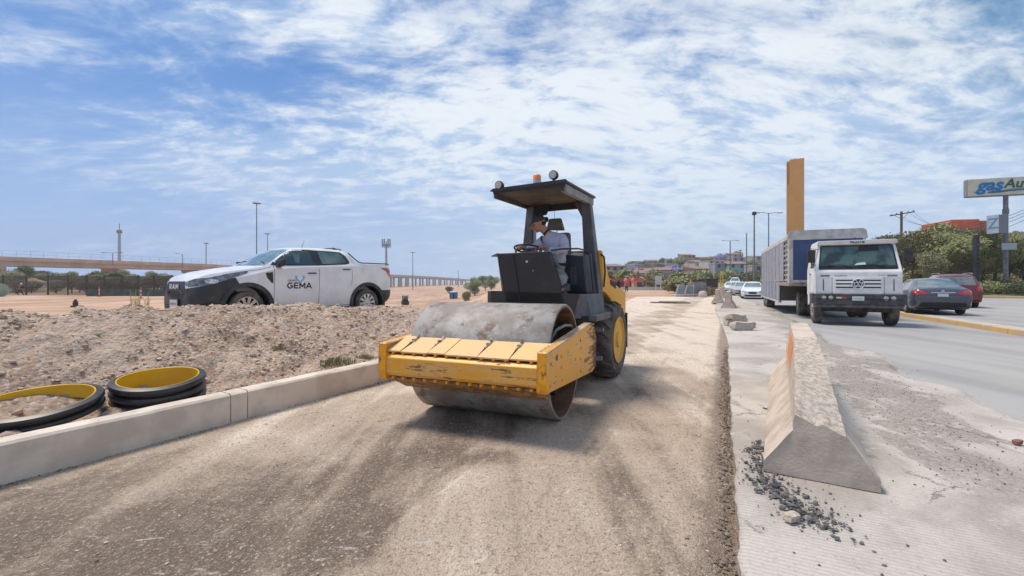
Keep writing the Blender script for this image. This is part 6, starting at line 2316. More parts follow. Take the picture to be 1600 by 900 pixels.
# low shrubs on the verge
low_h = leaves('shrub', [(0, 0, .9, 1.5, .75), (1.6, .3, .8, 1.2, .8), (-1.6, -.1, .7, 1.2, .8)], 3200, .11, LF_O, 15)
for k_, px in enumerate(range(1385, 1620, 17)):
    link('shrub', low_h, loc=(WP(px, 56), 56, .8), rot=(0, 0, px), label='dense low olive shrub in the row under the green trees', category='shrub', group='low shrubs under the verge trees')
bush = leaves('shrub', [(0, 0, .4, .7, .7), (.5, .2, .35, .5, .7), (-.5, -.1, .3, .5, .7)], 1500, .07, LF_G, 5)
bush_d = leaves('shrub', [(0, 0, .4, .7, .7), (.5, .2, .35, .5, .7), (-.5, -.1, .3, .5, .7)], 1500, .07, LF_D, 6)
for px, Y, k, b_, lb in ((1545, 40, 1.2, bush, 'green shrub at the verge just beyond the red suv'), (1575, 39, 1.0, bush, 'green shrub in the middle of the verge edge'), (1597, 37.5, 1.2, bush_d, 'dark shrub at the right end of the verge'),
                         (1520, 42, 1.2, bush_d, 'dark shrub at the foot of the thick dark pole'), (1562, 41.5, 1.4, bush_d, 'dark shrub at the foot of the sign pole')):
    o = link('shrub', b_, loc=(WP(px, Y), Y, .45), rot=(0, 0, px), label=lb, category='shrub', group='shrubs on the verge')
    o.scale = (k, k, k)

# orange building
OB = mat('orange_building_wall', (.56, .13, .05), (.44, .10, .05), .5, .8)
ob = thing('building', 'orange-red flat-roofed building rising above the trees at right', 'building', (WP(1487, 92), 92, 0), R(-12))
MB().box(0, 8.0, 0, 9, 0, 13.6).build('wall', OB, ob)
MB().box(-.1, 4.6, -.12, 9, 13.4, 13.9).build('parapet', OB, ob)
MB().box(4.9, 5.6, -.15, 0, 10.2, 13.3).build('wall_pier', mat('dark_brick', (.25, .10, .07)), ob)
for k in range(4):
    w_ = MB().box(.5 + k * 1.1, 1.3 + k * 1.1, -.06, .05, 11.2, 12.1).build('window', mat('dull_window', (.10, .09, .09), rough=.3), ob)
    MB().box(.45 + k * 1.1, 1.35 + k * 1.1, -.10, -.02, 11.1, 11.2).build('sill', mat('dark_brick', (.25, .10, .07)), w_)

# orange pylon
PYO = mat('orange_pylon_paint', (.64, .335, .115), (.60, .31, .11), .6, .7)
PYD = mat('orange_pylon_groove', (.40, .20, .08), rough=.8)
py_ = thing('monument_pylon', 'tall plain orange monument pylon rising behind the truck trailer', 'pylon', (WP(1229, 66), 66, 0), R(-30))
MB().box(.36, 2.15, 0, 1.7, 0, 19.05).build('shaft', PYO, py_, bevel=.03)
MB().box(.0, .357, .12, 1.6, 0, 18.85).build('side_shaft', PYO, py_, bevel=.02)
MB().box(.06, .30, .06, .118, 15.6, 18.6).build('groove', PYD, py_)
MB().box(1.0, 1.2, .5, .7, 19.05, 19.25).box(1.6, 1.75, .5, .7, 19.05, 19.2).build('roof_fitting', PYD, py_)

# price sign on pole
sg_ = thing('gas_station_sign', 'long cream and blue lightbox sign on a grey pole above the trees', 'sign', (44.75, 45.0, 0), math.atan2(-.35, 1))
CREAM = mat('sign_cream_face', (.60, .56, .42), (.52, .48, .37), 1.5, .45)
SIDE = mat('sign_grey_side', (.23, .235, .26), rough=.5)
POLE = mat('pole_grey', (.20, .21, .23), (.13, .13, .14), 3, .6)
bx = MB().box(0, 8.6, .0, .55, 9.75, 11.50).build('lightbox', SIDE, sg_, bevel=.10, seg=3)
MB().box(.10, 8.5, -.02, .02, 9.83, 11.42).build('face_panel', CREAM, bx, bevel=.015)
GB = mat('sign_blue', (.0, .17, .42), rough=.4)
GT = mat('sign_teal', (.01, .15, .24), rough=.4)
GG = mat('sign_dark_green', (.02, .09, .07), rough=.4)
put_text('lettering', 'gas', 1.55, GB, sg_, (1.75, -.03, 10.82), (1, 0, 0), (0, 0, 1), depth=.01, bold=.055, shear=.25)
put_text('lettering', 'Auto', 1.20, GG, sg_, (4.05, -.03, 10.86), (1, 0, 0), (0, 0, 1), depth=.01, bold=.03, shear=.25)
MB().prism([(.55, 10.20), (1.0, 10.34), (1.15, 10.45), (.95, 10.30), (.62, 10.14)], 'y', -.035, -.021).build('swoosh', GB, sg_)
MB().prism([(1.55, 10.08), (1.75, 10.22), (2.2, 10.30), (3.2, 10.30), (4.6, 10.34), (4.6, 10.20), (3.2, 10.14), (2.6, 10.06), (1.9, 10.03)], 'y', -.035, -.021).build('swoosh', GT, sg_)
MB().prism([(2.9, 10.36), (4.4, 10.44), (6.2, 10.44), (6.2, 10.40), (4.4, 10.38), (3.2, 10.33)], 'y', -.035, -.021).build('swoosh', GT, sg_)
MB().tube([(3.12, .28, -.1), (3.12, .28, 9.74)], .19, 14).tube([(3.12, .28, 8.0), (3.12, .28, 8.5)], .24, 14).build('pole', POLE, sg_, smooth=True)
zs = thing('square_sign', 'square blue-grey lightbox with a letter Z mounted on the sign pole', 'sign', (WP(1561.5, 43.4), 43.4, 0), R(-83))
MB().box(-1.05, .0, -.02, .95, 6.05, 7.85).build('lightbox', mat('sign_side_grey', (.17, .19, .24), rough=.5), zs, bevel=.03)
zf = MB().box(-1.02, -.03, -.03, -.021, 6.08, 7.82).build('face_panel', mat('pale_blue_face', (.40, .46, .50), (.34, .40, .46), 3, .4), zs)
put_text('lettering', 'Z', 1.45, mat('letter_blue', (.10, .20, .36)), zf, (-.50, -.035, 6.98), (1, 0, 0), (0, 0, 1), depth=.004, bold=.0)
ss_ = thing('small_sign', 'small pale blue board on the right of the sign pole among the trees', 'sign', (WP(1566, 43), 43, 0), R(-25))
MB().box(0, 1.02, 0, .12, 4.45, 5.05).build('board', mat('pale_blue_board', (.30, .37, .42)), ss_, bevel=.01)
MB().box(-.35, .0, .03, .08, 4.70, 4.78).box(-.35, .0, .03, .08, 4.90, 4.96).build('bracket', POLE, ss_)
dp = thing('utility_pole', 'thick dark pole with white cross wires in front of the green trees', 'pole', (WP(1525, 43.5), 43.5, .3), 0)
MB().tube([(0, 0, -.2), (0, 0, 5.6)], [.27, .24], 14).build('shaft', mat('dark_pole', (.018, .018, .025), (.04, .04, .05), 4, .7), dp, smooth=True)
MB().box(-.35, .35, -.30, -.26, 4.5, 4.8).build('band', mat('pole_band', (.05, .05, .06)), dp)

# wooden power pole and wires
WOOD = mat('weathered_wood', (.10, .065, .045), (.16, .12, .09), 6, .9)
wp = thing('power_pole', 'weathered wooden power pole with one crossarm above the trees', 'pole', (WP(1408.5, 68), 68, 0), R(-8))
MB().tube([(0, 0, 0), (0, 0, 11.9)], [.19, .15], 10).build('pole', WOOD, wp, smooth=True)
ca = MB().hexa([(-1.55, -.07, 11.2), (1.75, -.07, 11.75), (1.75, .07, 11.75), (-1.55, .07, 11.2), (-1.55, -.07, 11.36), (1.75, -.07, 11.91), (1.75, .07, 11.91), (-1.55, .07, 11.36)]).build('crossarm', WOOD, wp)
MB().tube([(-.9, 0, 11.3), (0, -.1, 10.7), (.9, 0, 11.6)], .03, 4).build('brace', WOOD, wp)
for x, z in ((-1.4, 11.4), (-.7, 11.52), (.9, 11.8), (1.6, 11.92)):
    MB().lathe([(.04, 0), (.07, .04), (.05, .12), (.02, .16)], 8, 'z', (x, 0, z)).build('insulator', DARK, ca)
MB().hexa([(-1.6, -.03, 8.7), (-1.4, -.03, 8.7), (-1.4, .03, 8.7), (-1.6, .03, 8.7), (-1.6, -.03, 8.8), (-1.4, -.03, 8.8), (-1.4, .03, 8.8), (-1.6, .03, 8.8)]).build('wire_clamp', DARK, wp)
WIRE = mat('wire_black', (.03, .03, .035))


def wire(label, a, b, sag, r=.022):
    a, b = Vector(a), Vector(b)
    pts = []
    for i in range(17):
        t = i / 16
        p = a.lerp(b, t)
        p.z -= sag * 4 * t * (1 - t)
        pts.append(p)
    solo(MB().tube(pts, r, 4), 'overhead_wire', WIRE, label, 'wire', 'overhead wires right of the power pole')


px0 = WP(1408.5, 68)
for k, (dx, z, py2, sag, lb) in enumerate([(-1.4, 11.5, 299, 2.6, 'topmost overhead wire sagging right from the power pole crossarm'), (-.7, 11.6, 305, 2.7, 'second overhead wire from the top, right of the power pole'),
                                           (.9, 11.9, 311, 2.8, 'third overhead wire from the top, right of the power pole'), (1.6, 12.0, 319, 3.0, 'lowest overhead wire passing behind the square letter sign')]):
    x2, z2 = WP(1660, 40, py2)
    wire(lb, (px0 + dx, 68, z), (x2, 40 + k * .3, z2), sag)


# lamps
def lamp(label, px, py, Y, kind, r=.09, group='street lamps and masts', z0=-.5, hmul=1):
    X, Z = WP(px, Y, py)
    t = thing('street_lamp', label, 'lamp', (X, Y, z0), 0, group)
    h = Z - z0
    MB().tube([(0, 0, 0), (0, 0, h * .5), (0, 0, h)], [r * 1.5, r * 1.2, r], 8).build('pole', POLE, t, smooth=True)
    if kind == 'double':
        for sg in (-1, 1):
            MB().tube([(0, 0, h - .1), (sg * 1.2, -.1, h + .12), (sg * 2.2, -.2, h + .02)], .06, 5).build('arm', POLE, t)
            MB().hexa([(sg * 1.9 - .1, -.35, h - .08), (sg * 2.9, -.35, h - .02), (sg * 2.9, -.05, h - .02), (sg * 1.9 - .1, -.05, h - .08), (sg * 1.9 - .1, -.3, h + .10), (sg * 2.8, -.3, h + .12), (sg * 2.8, -.1, h + .12), (sg * 1.9 - .1, -.1, h + .10)]).build('lamp_head', POLE, t)
    elif kind == 'crown':
        MB().lathe([(.3, h), (1.25 * hmul, h + .15), (1.3 * hmul, h + .35), (.3, h + .45)], 14, 'z').build('lamp_ring', POLE, t)
    elif kind == 'single':
        MB().tube([(0, 0, h - .1), (-1.5, 0, h + .2)], .06, 5).build('arm', POLE, t)
        MB().box(-2.3, -1.4, -.15, .15, h + .1, h + .25).build('lamp_head', POLE, t)
    elif kind == 'head':
        MB().box(-.28, .28, -.28, .28, h, h + .55).build('lamp_head', DARK, t, bevel=.08)
    return t


lamp('tallest lamp mast at left, with a ring of lamps, behind the pickup hood', 401, 319, 150, 'crown', .14)
lamp('shorter distant lamp mast just right of the tallest one', 418, 366, 240, 'crown', .17, hmul=1.2)
lamp('thin distant mast over the pickup hood at left', 322, 381, 200, 'crown', .16, hmul=.8)
lamp('distant lamp mast above the bridge right of the pickup tail', 645, 395, 300, 'crown', .2, z0=-4, hmul=1.3)
lamp('faint small mast near the far end of the bridge', 716, 424, 420, 'head', .22, z0=-4)
lamp('double-armed street lamp rising behind the trailer', 1201, 333, 95, 'double', .10)
lamp('curved dark lamp pole left of the double-armed one', 1178.5, 336, 78, 'head', .11)
lamp('plain thin pole between the two nearest lamp poles', 1166.5, 364, 85, 'none', .09)
lamp('distant lamp pole with side lamps over the queueing cars', 1141, 376, 150, 'double', .16)
lamp('faintest lamp pole, between the queue lamps and the thin pole', 1157, 392, 210, 'crown', .16, hmul=.5)
lamp('lamp with twin arms on the bridge near the left tower', 176, 395, 121, 'double', .07, z0=6)
lamp('lamp with long arm on the bridge left of the pickup', 285, 397, 152, 'single', .09, z0=6)

# telecom towers
tw = thing('telecom_tower', 'pale lattice-like tower with a round platform rising above the bridge', 'tower', (WP(186.5, 250), 250, -1), 0)
h = WP(0, 250, 362)[1] + 1
mb = MB()
MB().tube([(0, 0, 0), (0, 0, h)], [.85, .62], 8).build('shaft', mat('tower_grey', (.36, .38, .42), (.28, .30, .34), 1.2, .7), tw)
MB().lathe([(.7, h - 1), (1.25, h - .6), (1.25, h + .8), (.7, h + 1.2)], 12, 'z').build('platform', POLE, tw)
MB().tube([(0, 0, h), (0, 0, h + 4.5)], .2, 6).build('aerial', POLE, tw)
t2 = thing('telecom_tower', 'slim telecom monopole with a crown of antennas behind the pickup tail', 'tower', (WP(603.5, 180), 180, -2), 0)
h = WP(0, 180, 382)[1] + 2
MB().tube([(0, 0, 0), (0, 0, h)], [.55, .40], 10).build('shaft', mat('monopole_grey', (.34, .35, .37), (.42, .42, .43), 1, .6), t2, smooth=True)
for k in range(6):
    a = k * PI / 3 + .3
    MB().box(-.22, .22, -.15, .15, h - 1.2, h + 2.2).build('antenna', mat('antenna_grey', (.30, .31, .33)), t2).location = (1.45 * math.cos(a), 1.45 * math.sin(a), 0)
MB().lathe([(1.4, h - .4), (1.5, h - .4), (1.5, h), (1.4, h)], 14, 'z', closed=True).build('antenna_ring', POLE, t2)
for k in range(3):
    a = k * 2 * PI / 3
    MB().tube([(0, 0, h - .5), (1.5 * math.cos(a), 1.5 * math.sin(a), h - .3)], .07, 5).build('strut', POLE, t2)
MB().tube([(0, 0, h), (0, 0, h + 1.2)], .18, 6).build('top_pipe', POLE, t2)

# elevated road (overpass)
SALM = mat('salmon_concrete', (.62, .42, .30), (.50, .33, .24), .25, .85)
SALM2 = mat('bridge_beam_concrete', (.52, .38, .29), (.42, .31, .24), .25, .85)
PIER = mat('pier_concrete', (.38, .34, .31), (.30, .27, .25), .4, .85)
path = [(-165, 40, 6.9), (-150, 78, 7.2), (-134, 120, 7.5), (-116, 173, 7.6), (-112, 240, 7.2), (-117, 330, 7.6), (-121, 430, 8.0), (-116, 540, 8.2), (-96, 660, 7.0), (-70, 780, 4.5)]
br = thing('overpass', 'long salmon concrete overpass with piers running into the distance at left', 'bridge', (0, 0, 0), 0)
acc = []
for i in range(len(path) - 1):
    a, c = Vector(path[i]), Vector(path[i + 1])
    L_ = (c - a).length
    m = max(1, round(L_ / 25))
    for k in range(m):
        acc.append(a.lerp(c, k / m))
acc.append(Vector(path[-1]))
rails = MB()
for i in range(len(acc) - 1):
    a, c = acc[i], acc[i + 1]
    t = (c - a).normalized()
    nrm = Vector((t.y, -t.x, 0)).normalized()     # towards the camera side
    def q(p, o_, z):
        return p + nrm * o_ + Vector((0, 0, z))
    MB().hexa([q(a, -9, -.55), q(c, -9, -.55), q(c, .35, -.55), q(a, .35, -.55), q(a, -9, -.25), q(c, -9, -.25), q(c, .35, -.25), q(a, .35, -.25)]).build('deck', SALM, br)
    MB().hexa([q(a, .10, -.25), q(c, .10, -.25), q(c, .35, -.25), q(a, .35, -.25), q(a, .10, .55), q(c, .10, .55), q(c, .35, .55), q(a, .35, .55)]).build('parapet', SALM, br)
    for o_ in (-.35, -4.5, -8.6):
        MB().hexa([q(a, o_ - .3, -1.9), q(c, o_ - .3, -1.9), q(c, o_ + .3, -1.9), q(a, o_ + .3, -1.9), q(a, o_ - .3, -.56), q(c, o_ - .3, -.56), q(c, o_ + .3, -.56), q(a, o_ + .3, -.56)]).build('girder', SALM2, br)
    if i > 0:
        gz = -6 if a.y > 200 else -2
        MB().hexa([q(a, -9, -2.9) - t * .7, q(a, -9, -2.9) + t * .7, q(a, .2, -2.9) + t * .7, q(a, .2, -2.9) - t * .7, q(a, -9, -1.91) - t * .9, q(a, -9, -1.91) + t * .9, q(a, .2, -1.91) + t * .9, q(a, .2, -1.91) - t * .9]).build('pier_cap', SALM2, br)
        for o_ in (-7.2, -1.6):
            b_ = q(a, o_, 0)
            MB().hexa([Vector((b_.x + dx, b_.y + dy, gz)) for dx, dy in ((-.9, -.9), (.9, -.9), (.9, .9), (-.9, .9))] + [Vector((b_.x + dx, b_.y + dy, a.z - 2.91)) for dx, dy in ((-.9, -.9), (.9, -.9), (.9, .9), (-.9, .9))]).build('pier', PIER, br)
    nr = int((c - a).length / 2.6)
    if a.y < 330:
        for k in range(nr):
            p = a.lerp(c, k / nr) + nrm * .2
            rails.tube([p + Vector((0, 0, .5)), p + Vector((0, 0, 2.3))], .035, 4)
        for z in (1.3, 2.25):
            rails.tube([q(a, .2, z), q(c, .2, z)], .03, 4)
rails.build('railing', mat('railing_grey', (.30, .31, .34)), br, kind='stuff')

# site fence at left with trees, sand bank and worker behind/before it
FEN = mat('rusty_fence_metal', (.055, .045, .035), (.09, .07, .05), 3, .8)
fe = thing('site_fence', 'dark brown mesh site fence with posts in front of the overpass', 'fence', (0, 0, 0), 0)
fy0 = 70
prev = None
wires = MB()
for k, px in enumerate([-40, 5, 41, 75, 106, 135, 163, 190, 216, 241, 268, 296, 330, 366, 400]):
    x = WP(px, fy0)
    z = ground_h(x, fy0) - .2
    MB().box(x - .11, x + .11, fy0 - .06, fy0 + .06, z, z + 3.3).build('fence_post', FEN, fe)
    if prev is not None:
        m = 22
        for q_ in range(1, m):
            xx = prev + (x - prev) * q_ / m
            wires.box(xx - .026, xx + .026, fy0 - .01, fy0 + .01, z + .1, z + 3.15)
        for zz in (.2, .8, 1.4, 2.0, 2.6, 3.1):
            wires.box(prev, x, fy0 - .02, fy0 + .0, z + zz - .02, z + zz + .02)
    prev = x
wires.build('wire_mesh', FEN, fe, kind='stuff')
gf = solo(MB().box(WP(135, 66), WP(330, 66), 66, 66.08, -1, .35), 'silt_screen', mat('dark_green_netting', (.045, .075, .06), (.09, .12, .10), 1.5, .9), 'low dark green screen in front of the brown mesh fence', 'screen')
mb = MB().lathe([(.01, 0), (9, 0.01), (7.5, 1.2), (5, 2.4), (2, 3.0), (.01, 3.1)][::-1], 28, 'z', (0, 0, 0))
for v in mb.bm.verts:
    v.co.y *= .35
    v.co.z *= 1 + .2 * fbm(v.co.x * .3, v.co.y * .3)
o = struct(mb, 'sand_bank', mat('yellow_sand', (.46, .36, .20), (.40, .30, .17), .6, .95), smooth=True)
o.location = (WP(40, 88), 88, -1.2)
TH = [(25, 80, 3, .66), (50, 82, 1, .60), (100, 90, 3, .8), (125, 88, 1, .8), (147, 90, 3, .8), (170, 77, 3, .66), (190, 78, 3, .7), (212, 84, 0, .8), (235, 77, 3, .68), (258, 84, 1, .8), (12, 84, 1, .95), (38, 112, 0, 1.35), (62, 105, 1, 1.0), (88, 82, 1, .62), (112, 80, 3, .62), (135, 79, 1, .70), (158, 80, 0, .78), (178, 82, 0, .85), (200, 79, 1, .75), (222, 79, 1, .68), (246, 79, 3, .70), (268, 80, 1, .66), (300, 82, 1, .7),
      (150, 104, 0, 1.05), (190, 106, 0, 1.1), (5, 108, 3, 1.2), (75, 118, 1, 1.2), (110, 120, 0, 1.1), (240, 118, 0, 1.1)]
for i, (px, Y, v, k) in enumerate(TH):
    tree('dense low tree behind the brown site fence and under the overpass', WP(px, Y), Y, -1.2, v, k, i * 2.1, 'low trees behind the site fence', kz=.80 if Y < 100 else .76)


# distant people
def small_person(label, X, Y, z, top, legs, cap, lean=0.0, turn=0.0, stride=.22, arms=True):
    t = thing('person', label, 'person', (X, Y, z), turn)
    J = [(0, 0, .92, .13, .10), (0, -.02 + lean * .5, 1.15, .13, .10), (0, lean, 1.38, .17, .11), (0, lean * 1.15, 1.50, .06, .06), (0, lean * 1.2, 1.62, .09, .10), (0, lean * 1.2, 1.70, .075, .085),
         (.20, lean, 1.36, .05, .05), (.28, lean + .02, 1.12, .045, .045), (.26, lean - .14, .93, .035, .035), (-.20, lean, 1.36, .05, .05), (-.28, lean - .02, 1.12, .045, .045), (-.25, lean - .18, .95, .035, .035),
         (.10, 0, .86, .085, .085), (.11, -stride * .6, .48, .06, .06), (.11, -stride * .3, .08, .045, .045), (-.10, 0, .86, .085, .085), (-.11, stride * .5, .48, .06, .06), (-.11, stride * 1.1, .08, .045, .045)]
    E = [(0, 1), (1, 2), (2, 3), (3, 4), (4, 5), (2, 6), (6, 7), (7, 8), (2, 9), (9, 10), (10, 11), (0, 12), (12, 13), (13, 14), (0, 15), (15, 16), (16, 17)]
    skin_body('body', J, E, SKIN, t, sub=1)
    Jt = [(0, 0, .90, .16, .12), (0, -.02 + lean * .5, 1.15, .155, .12), (0, lean, 1.36, .19, .13), (.21, lean, 1.35, .07, .07), (.285, lean + .02, 1.14, .06, .06), (-.21, lean, 1.35, .07, .07), (-.285, lean - .02, 1.14, .06, .06)]
    skin_body('shirt', Jt, [(0, 1), (1, 2), (2, 3), (3, 4), (2, 5), (5, 6)], top, t, sub=1)
    Jl = [(0, 0, .90, .16, .13), (.10, 0, .80, .105, .105), (.11, -stride * .6, .48, .08, .08), (.11, -stride * .3, .10, .06, .06), (-.10, 0, .80, .105, .105), (-.11, stride * .5, .48, .08, .08), (-.11, stride * 1.1, .10, .06, .06)]
    skin_body('trousers', Jl, [(0, 1), (1, 2), (2, 3), (0, 4), (4, 5), (5, 6)], legs, t, sub=1)
    MB().lathe([(.001, .12), (.07, .10), (.115, .03), (.125, -.02), (.15, -.03), (.11, -.035)], 14, 'z', (0, lean * 1.2, 1.70)).build('helmet', cap, t, smooth=True)
    return t


DNAVY = mat('dark_navy_cloth', (.02, .02, .035), rough=.9)
Yw = 66
wk = small_person('worker in red vest and white helmet walking along the brown fence', WP(31, Yw), Yw, ground_h(WP(31, Yw), Yw) + .05, mat('red_vest', (.42, .03, .025), rough=.8), DNAVY, mat('white_helmet', (.7, .7, .68)), .14, R(-75), .35)
MB().box(-.14, .14, .20, .42, 1.05, 1.45).build('backpack', DARK, wk, bevel=.04)
Yp = 60
small_person('person in bright pink jacket and dark trousers beyond the roller', WP(979, Yp), Yp, ground_h(WP(979, Yp), Yp) + .02, mat('hot_pink_jacket', (.62, .03, .20), rough=.8), DNAVY, mat('pink_hood', (.62, .03, .20)), .0, R(10), .06)


# delineators
def delineator(label, px, Y, h_=1.25):
    x = WP(px, Y)
    t = thing('delineator_post', label, 'post', (x, Y, ground_h(x, Y) + .04))
    ORG = mat('orange_plastic', (.60, .10, .03), rough=.5)
    WHT = mat('white_band', (.62, .58, .55), rough=.5)
    for k in range(5):
        MB().lathe([(.075, .12 + k * .22), (.072, .12 + k * .22 + .218)], 10, 'z').build('band', ORG if k % 2 == 0 else WHT, t)
    MB().lathe([(.24, 0), (.22, .10), (.08, .12)], 12, 'z').build('base', ORG, t)
    MB().box(-.07, .07, -.02, .02, 1.22, h_ + .1).build('handle', ORG, t)
    return t


delineator('orange and white delineator post left of the pickup, far one', 155, 62)
delineator('orange and white delineator post close to the pickup front', 220, 56)
solo(MB().box(-.35, .35, -.15, .15, 0, .12).lathe([(.15, .1), (.17, .3), (.08, .55), (.02, .6)], 10, 'z', (-.1, 0, 0)), 'debris', mat('dark_brown_debris', (.06, .03, .025)), 'small dark brown debris pile on the bare soil left', 'debris', loc=(WP(120, 34), 34, ground_h(WP(120, 34), 34) + .02))
tk2 = solo(MB().tube([(-1.6, 0, .9), (1.6, 0, .9)], .9, 18), 'green_tank', mat('pale_green_tank', (.28, .36, .27), (.22, .28, .22), 1, .5), 'pale green tank on the ground at the left edge by the fence', 'tank', loc=(WP(-14, 64), 64, ground_h(WP(-14, 64), 64)), smooth=True)
# dry weed stems standing near the pickup nose
mb = MB()
rnd = random.Random(4)
for k in range(26):
    a = rnd.uniform(-.25, .25)
    mb.tube([(a, rnd.uniform(-.1, .1), 0), (a * 1.3, 0, rnd.uniform(.3, .9))], [.008, .003], 3)
    mb.tube([(a * 1.15, 0, .4), (a * 1.15 + rnd.uniform(-.12, .12), 0, .6)], [.005, .002], 3)
o = mb.build('dry_weed', mat('straw_yellow', (.42, .36, .10)), loc=(WP(219, 14), 14, ground_h(WP(219, 14), 14) - .05), label='thin yellow weed standing left of the pickup front bumper', category='weed', kind='stuff')

# pit area: small machine, blue cabins, bush, tracks
xe, Ye = WP(633, 108), 108
ex = thing('compact_roller', 'small white-roofed machine working in the pit behind the pickup', 'machine', (xe, Ye, ground_h(xe, Ye) + .1), R(20))
MB().box(-.8, .8, -1.2, 1.2, .0, .9).build('tracks', DARK, ex, bevel=.15)
MB().box(-.65, .65, -.6, .9, .9, 1.2).build('body', DARK, ex, bevel=.05)
for x in (-.6, .6):
    for y in (-.5, .7):
        MB().box(x - .05, x + .05, y - .05, y + .05, 1.2, 2.1).build('roof_post', DARK, ex)
MB().box(-.85, .85, -.8, 1.0, 2.1, 2.3).build('roof', mat('machine_white', (.60, .58, .50)), ex, bevel=.04)
MB().box(-.5, .5, -.55, -.45, 1.2, 2.0).build('window', GLASS, ex)
BT = mat('portable_toilet_blue', (.03, .10, .26), rough=.5)
for k, (px, lb) in enumerate(((705.5, 'blue portable toilet in the pit, left one of two'), (711.5, 'blue portable toilet in the pit, right one of two'))):
    x = WP(px, 140)
    t = thing('portable_toilet', lb, 'toilet', (x, 140, ground_h(x, 140)), k * .5, 'portable toilets in the pit')
    MB().box(-.55, .55, -.55, .55, 0, 2.0).build('cabin', BT, t, bevel=.03)
    MB().hexa([(-.6, -.6, 2.0), (.6, -.6, 2.0), (.6, .6, 2.0), (-.6, .6, 2.0), (-.4, -.4, 2.25), (.4, -.4, 2.25), (.4, .4, 2.25), (-.4, .4, 2.25)]).build('roof', mat('toilet_white', (.6, .62, .64)), t)
    MB().box(-.35, .35, -.58, -.551, .1, 1.85).build('door', mat('toilet_door_blue', (.05, .15, .33)), t)
for px, Y, v, k, lb in ((742, 150, 0, 1.15, 'round dark green bush beyond the pit, left of the roller console'), (758, 190, 1, 1.2, 'pale green tree low on the skyline touching the roller console'), (768, 170, 0, 1.0, 'green bush half hidden by the roller console'),
                        (702, 200, 1, .7, 'small olive bush by the far bridge piers'), (728, 120, 1, .6, 'yellow-green scrub in front of the round dark bush')):
    x = WP(px, Y)
    tree(lb, x, Y, ground_h(x, Y) - 1.0, v, k, px, 'bushes around the pit')

# roadside board, yellow post, leaning slabs, crates, stalls
x = WP(1024, 70)
bd = thing('notice_board', 'blank white board on two posts beyond the dirt road', 'sign', (x, 70, 0))
MB().box(0, .95, 0, .06, 1.0, 2.35).build('board', mat('board_white', (.60, .58, .58), (.50, .48, .48), 2), bd)
for xx in (.05, .80):
    MB().box(xx, xx + .08, .06, .14, -.1, 2.3).build('post', mat('post_white', (.62, .62, .60)), bd)
yg = thing('height_gauge', 'yellow ladder-like post at the end of the dirt road', 'post', (WP(1125.5, 62), 62, 0))
YG = mat('gauge_yellow', (.66, .42, .03), rough=.6)
for xx in (0, .34):
    MB().box(xx, xx + .09, 0, .09, 0, 2.85).build('upright', YG, yg)
for k in range(5):
    MB().box(.09, .34, .02, .07, .5 + k * .5, .58 + k * .5).build('rung', YG, yg)
MB().box(-.9, -.82, 0, .08, 0, 2.6).build('side_post', mat('gauge_pale', (.52, .44, .36)), yg)
SL = mat('grey_precast', (.22, .23, .24), (.30, .29, .28), 2, .8)
for i, (px, Y, w, h_, lean, lb) in enumerate([(1061, 44, .85, 1.15, .25, 'leftmost grey precast slab leaning in the row at the road end'), (1075, 44.5, .80, 1.1, .18, 'second grey precast slab leaning in the row'),
                                              (1089, 45, .95, 1.5, .05, 'tallest grey precast piece in the middle of the row'), (1100, 46, .6, 1.3, -.05, 'narrow grey precast piece right of the tallest one')]):
    t = thing('precast_slab', lb, 'concrete block', (WP(px, Y), Y, 0), 0, 'precast pieces stacked at the road end')
    MB().hexa([(-w / 2, -.25, -.1), (w / 2, -.25, -.1), (w / 2, .25, -.1), (-w / 2, .25, -.1), (-w / 2 * .8 + lean, -.2, h_), (w / 2 * .7 + lean, -.2, h_), (w / 2 * .7 + lean, .2, h_), (-w / 2 * .8 + lean, .2, h_)]).build('block', SL, t, bevel=.08, seg=2)
    MB().box(-w / 2 - .05, w / 2 + .05, -.32, .32, -.12, .25).build('footing', mat('pale_footing', (.50, .45, .40), (.38, .33, .30), 3), t, bevel=.05)
    if i == 2:
        MB().box(-w / 2, w / 2 + .1, -.25, .25, h_, h_ + .10).build('lid', DARK, t)
solo(MB().lathe([(.36, 0), (.38, .3), (.30, .55), (.1, .6)], 12, 'z'), 'bucket_lump', mat('pale_pinkish', (.52, .42, .38)), 'pale pinkish lump right of the precast row', 'lump', loc=(WP(1098, 42), 42, 0))
kk = thing('kiosk', 'dark-topped brown shed behind the precast pieces', 'shed', (WP(1104, 52), 52, 0))
MB().box(0, 1.3, 0, 1.2, .8, 1.75).build('upper_wall', mat('dark_brown_shed', (.06, .04, .035)), kk)
MB().box(0, 1.3, -.02, 1.2, -.1, .78).build('lower_wall', mat('tan_shed', (.40, .25, .16), (.32, .2, .13), 3), kk)
MB().box(-.1, 1.4, -.1, 1.3, 1.75, 1.83).build('roof', mat('shed_roof', (.10, .08, .08)), kk)
mh = solo(MB().box(-.9, .9, -.6, .6, -.05, .10).box(-1.5, -.8, -.2, .5, -.05, .06).rough(.06, 2), 'manhole_debris', mat('dark_board', (.10, .06, .045), (.20, .16, .13), 3), 'dark board and debris lying on the dirt ahead of the precast row', 'debris', loc=(WP(1054, 31), 31, 0))
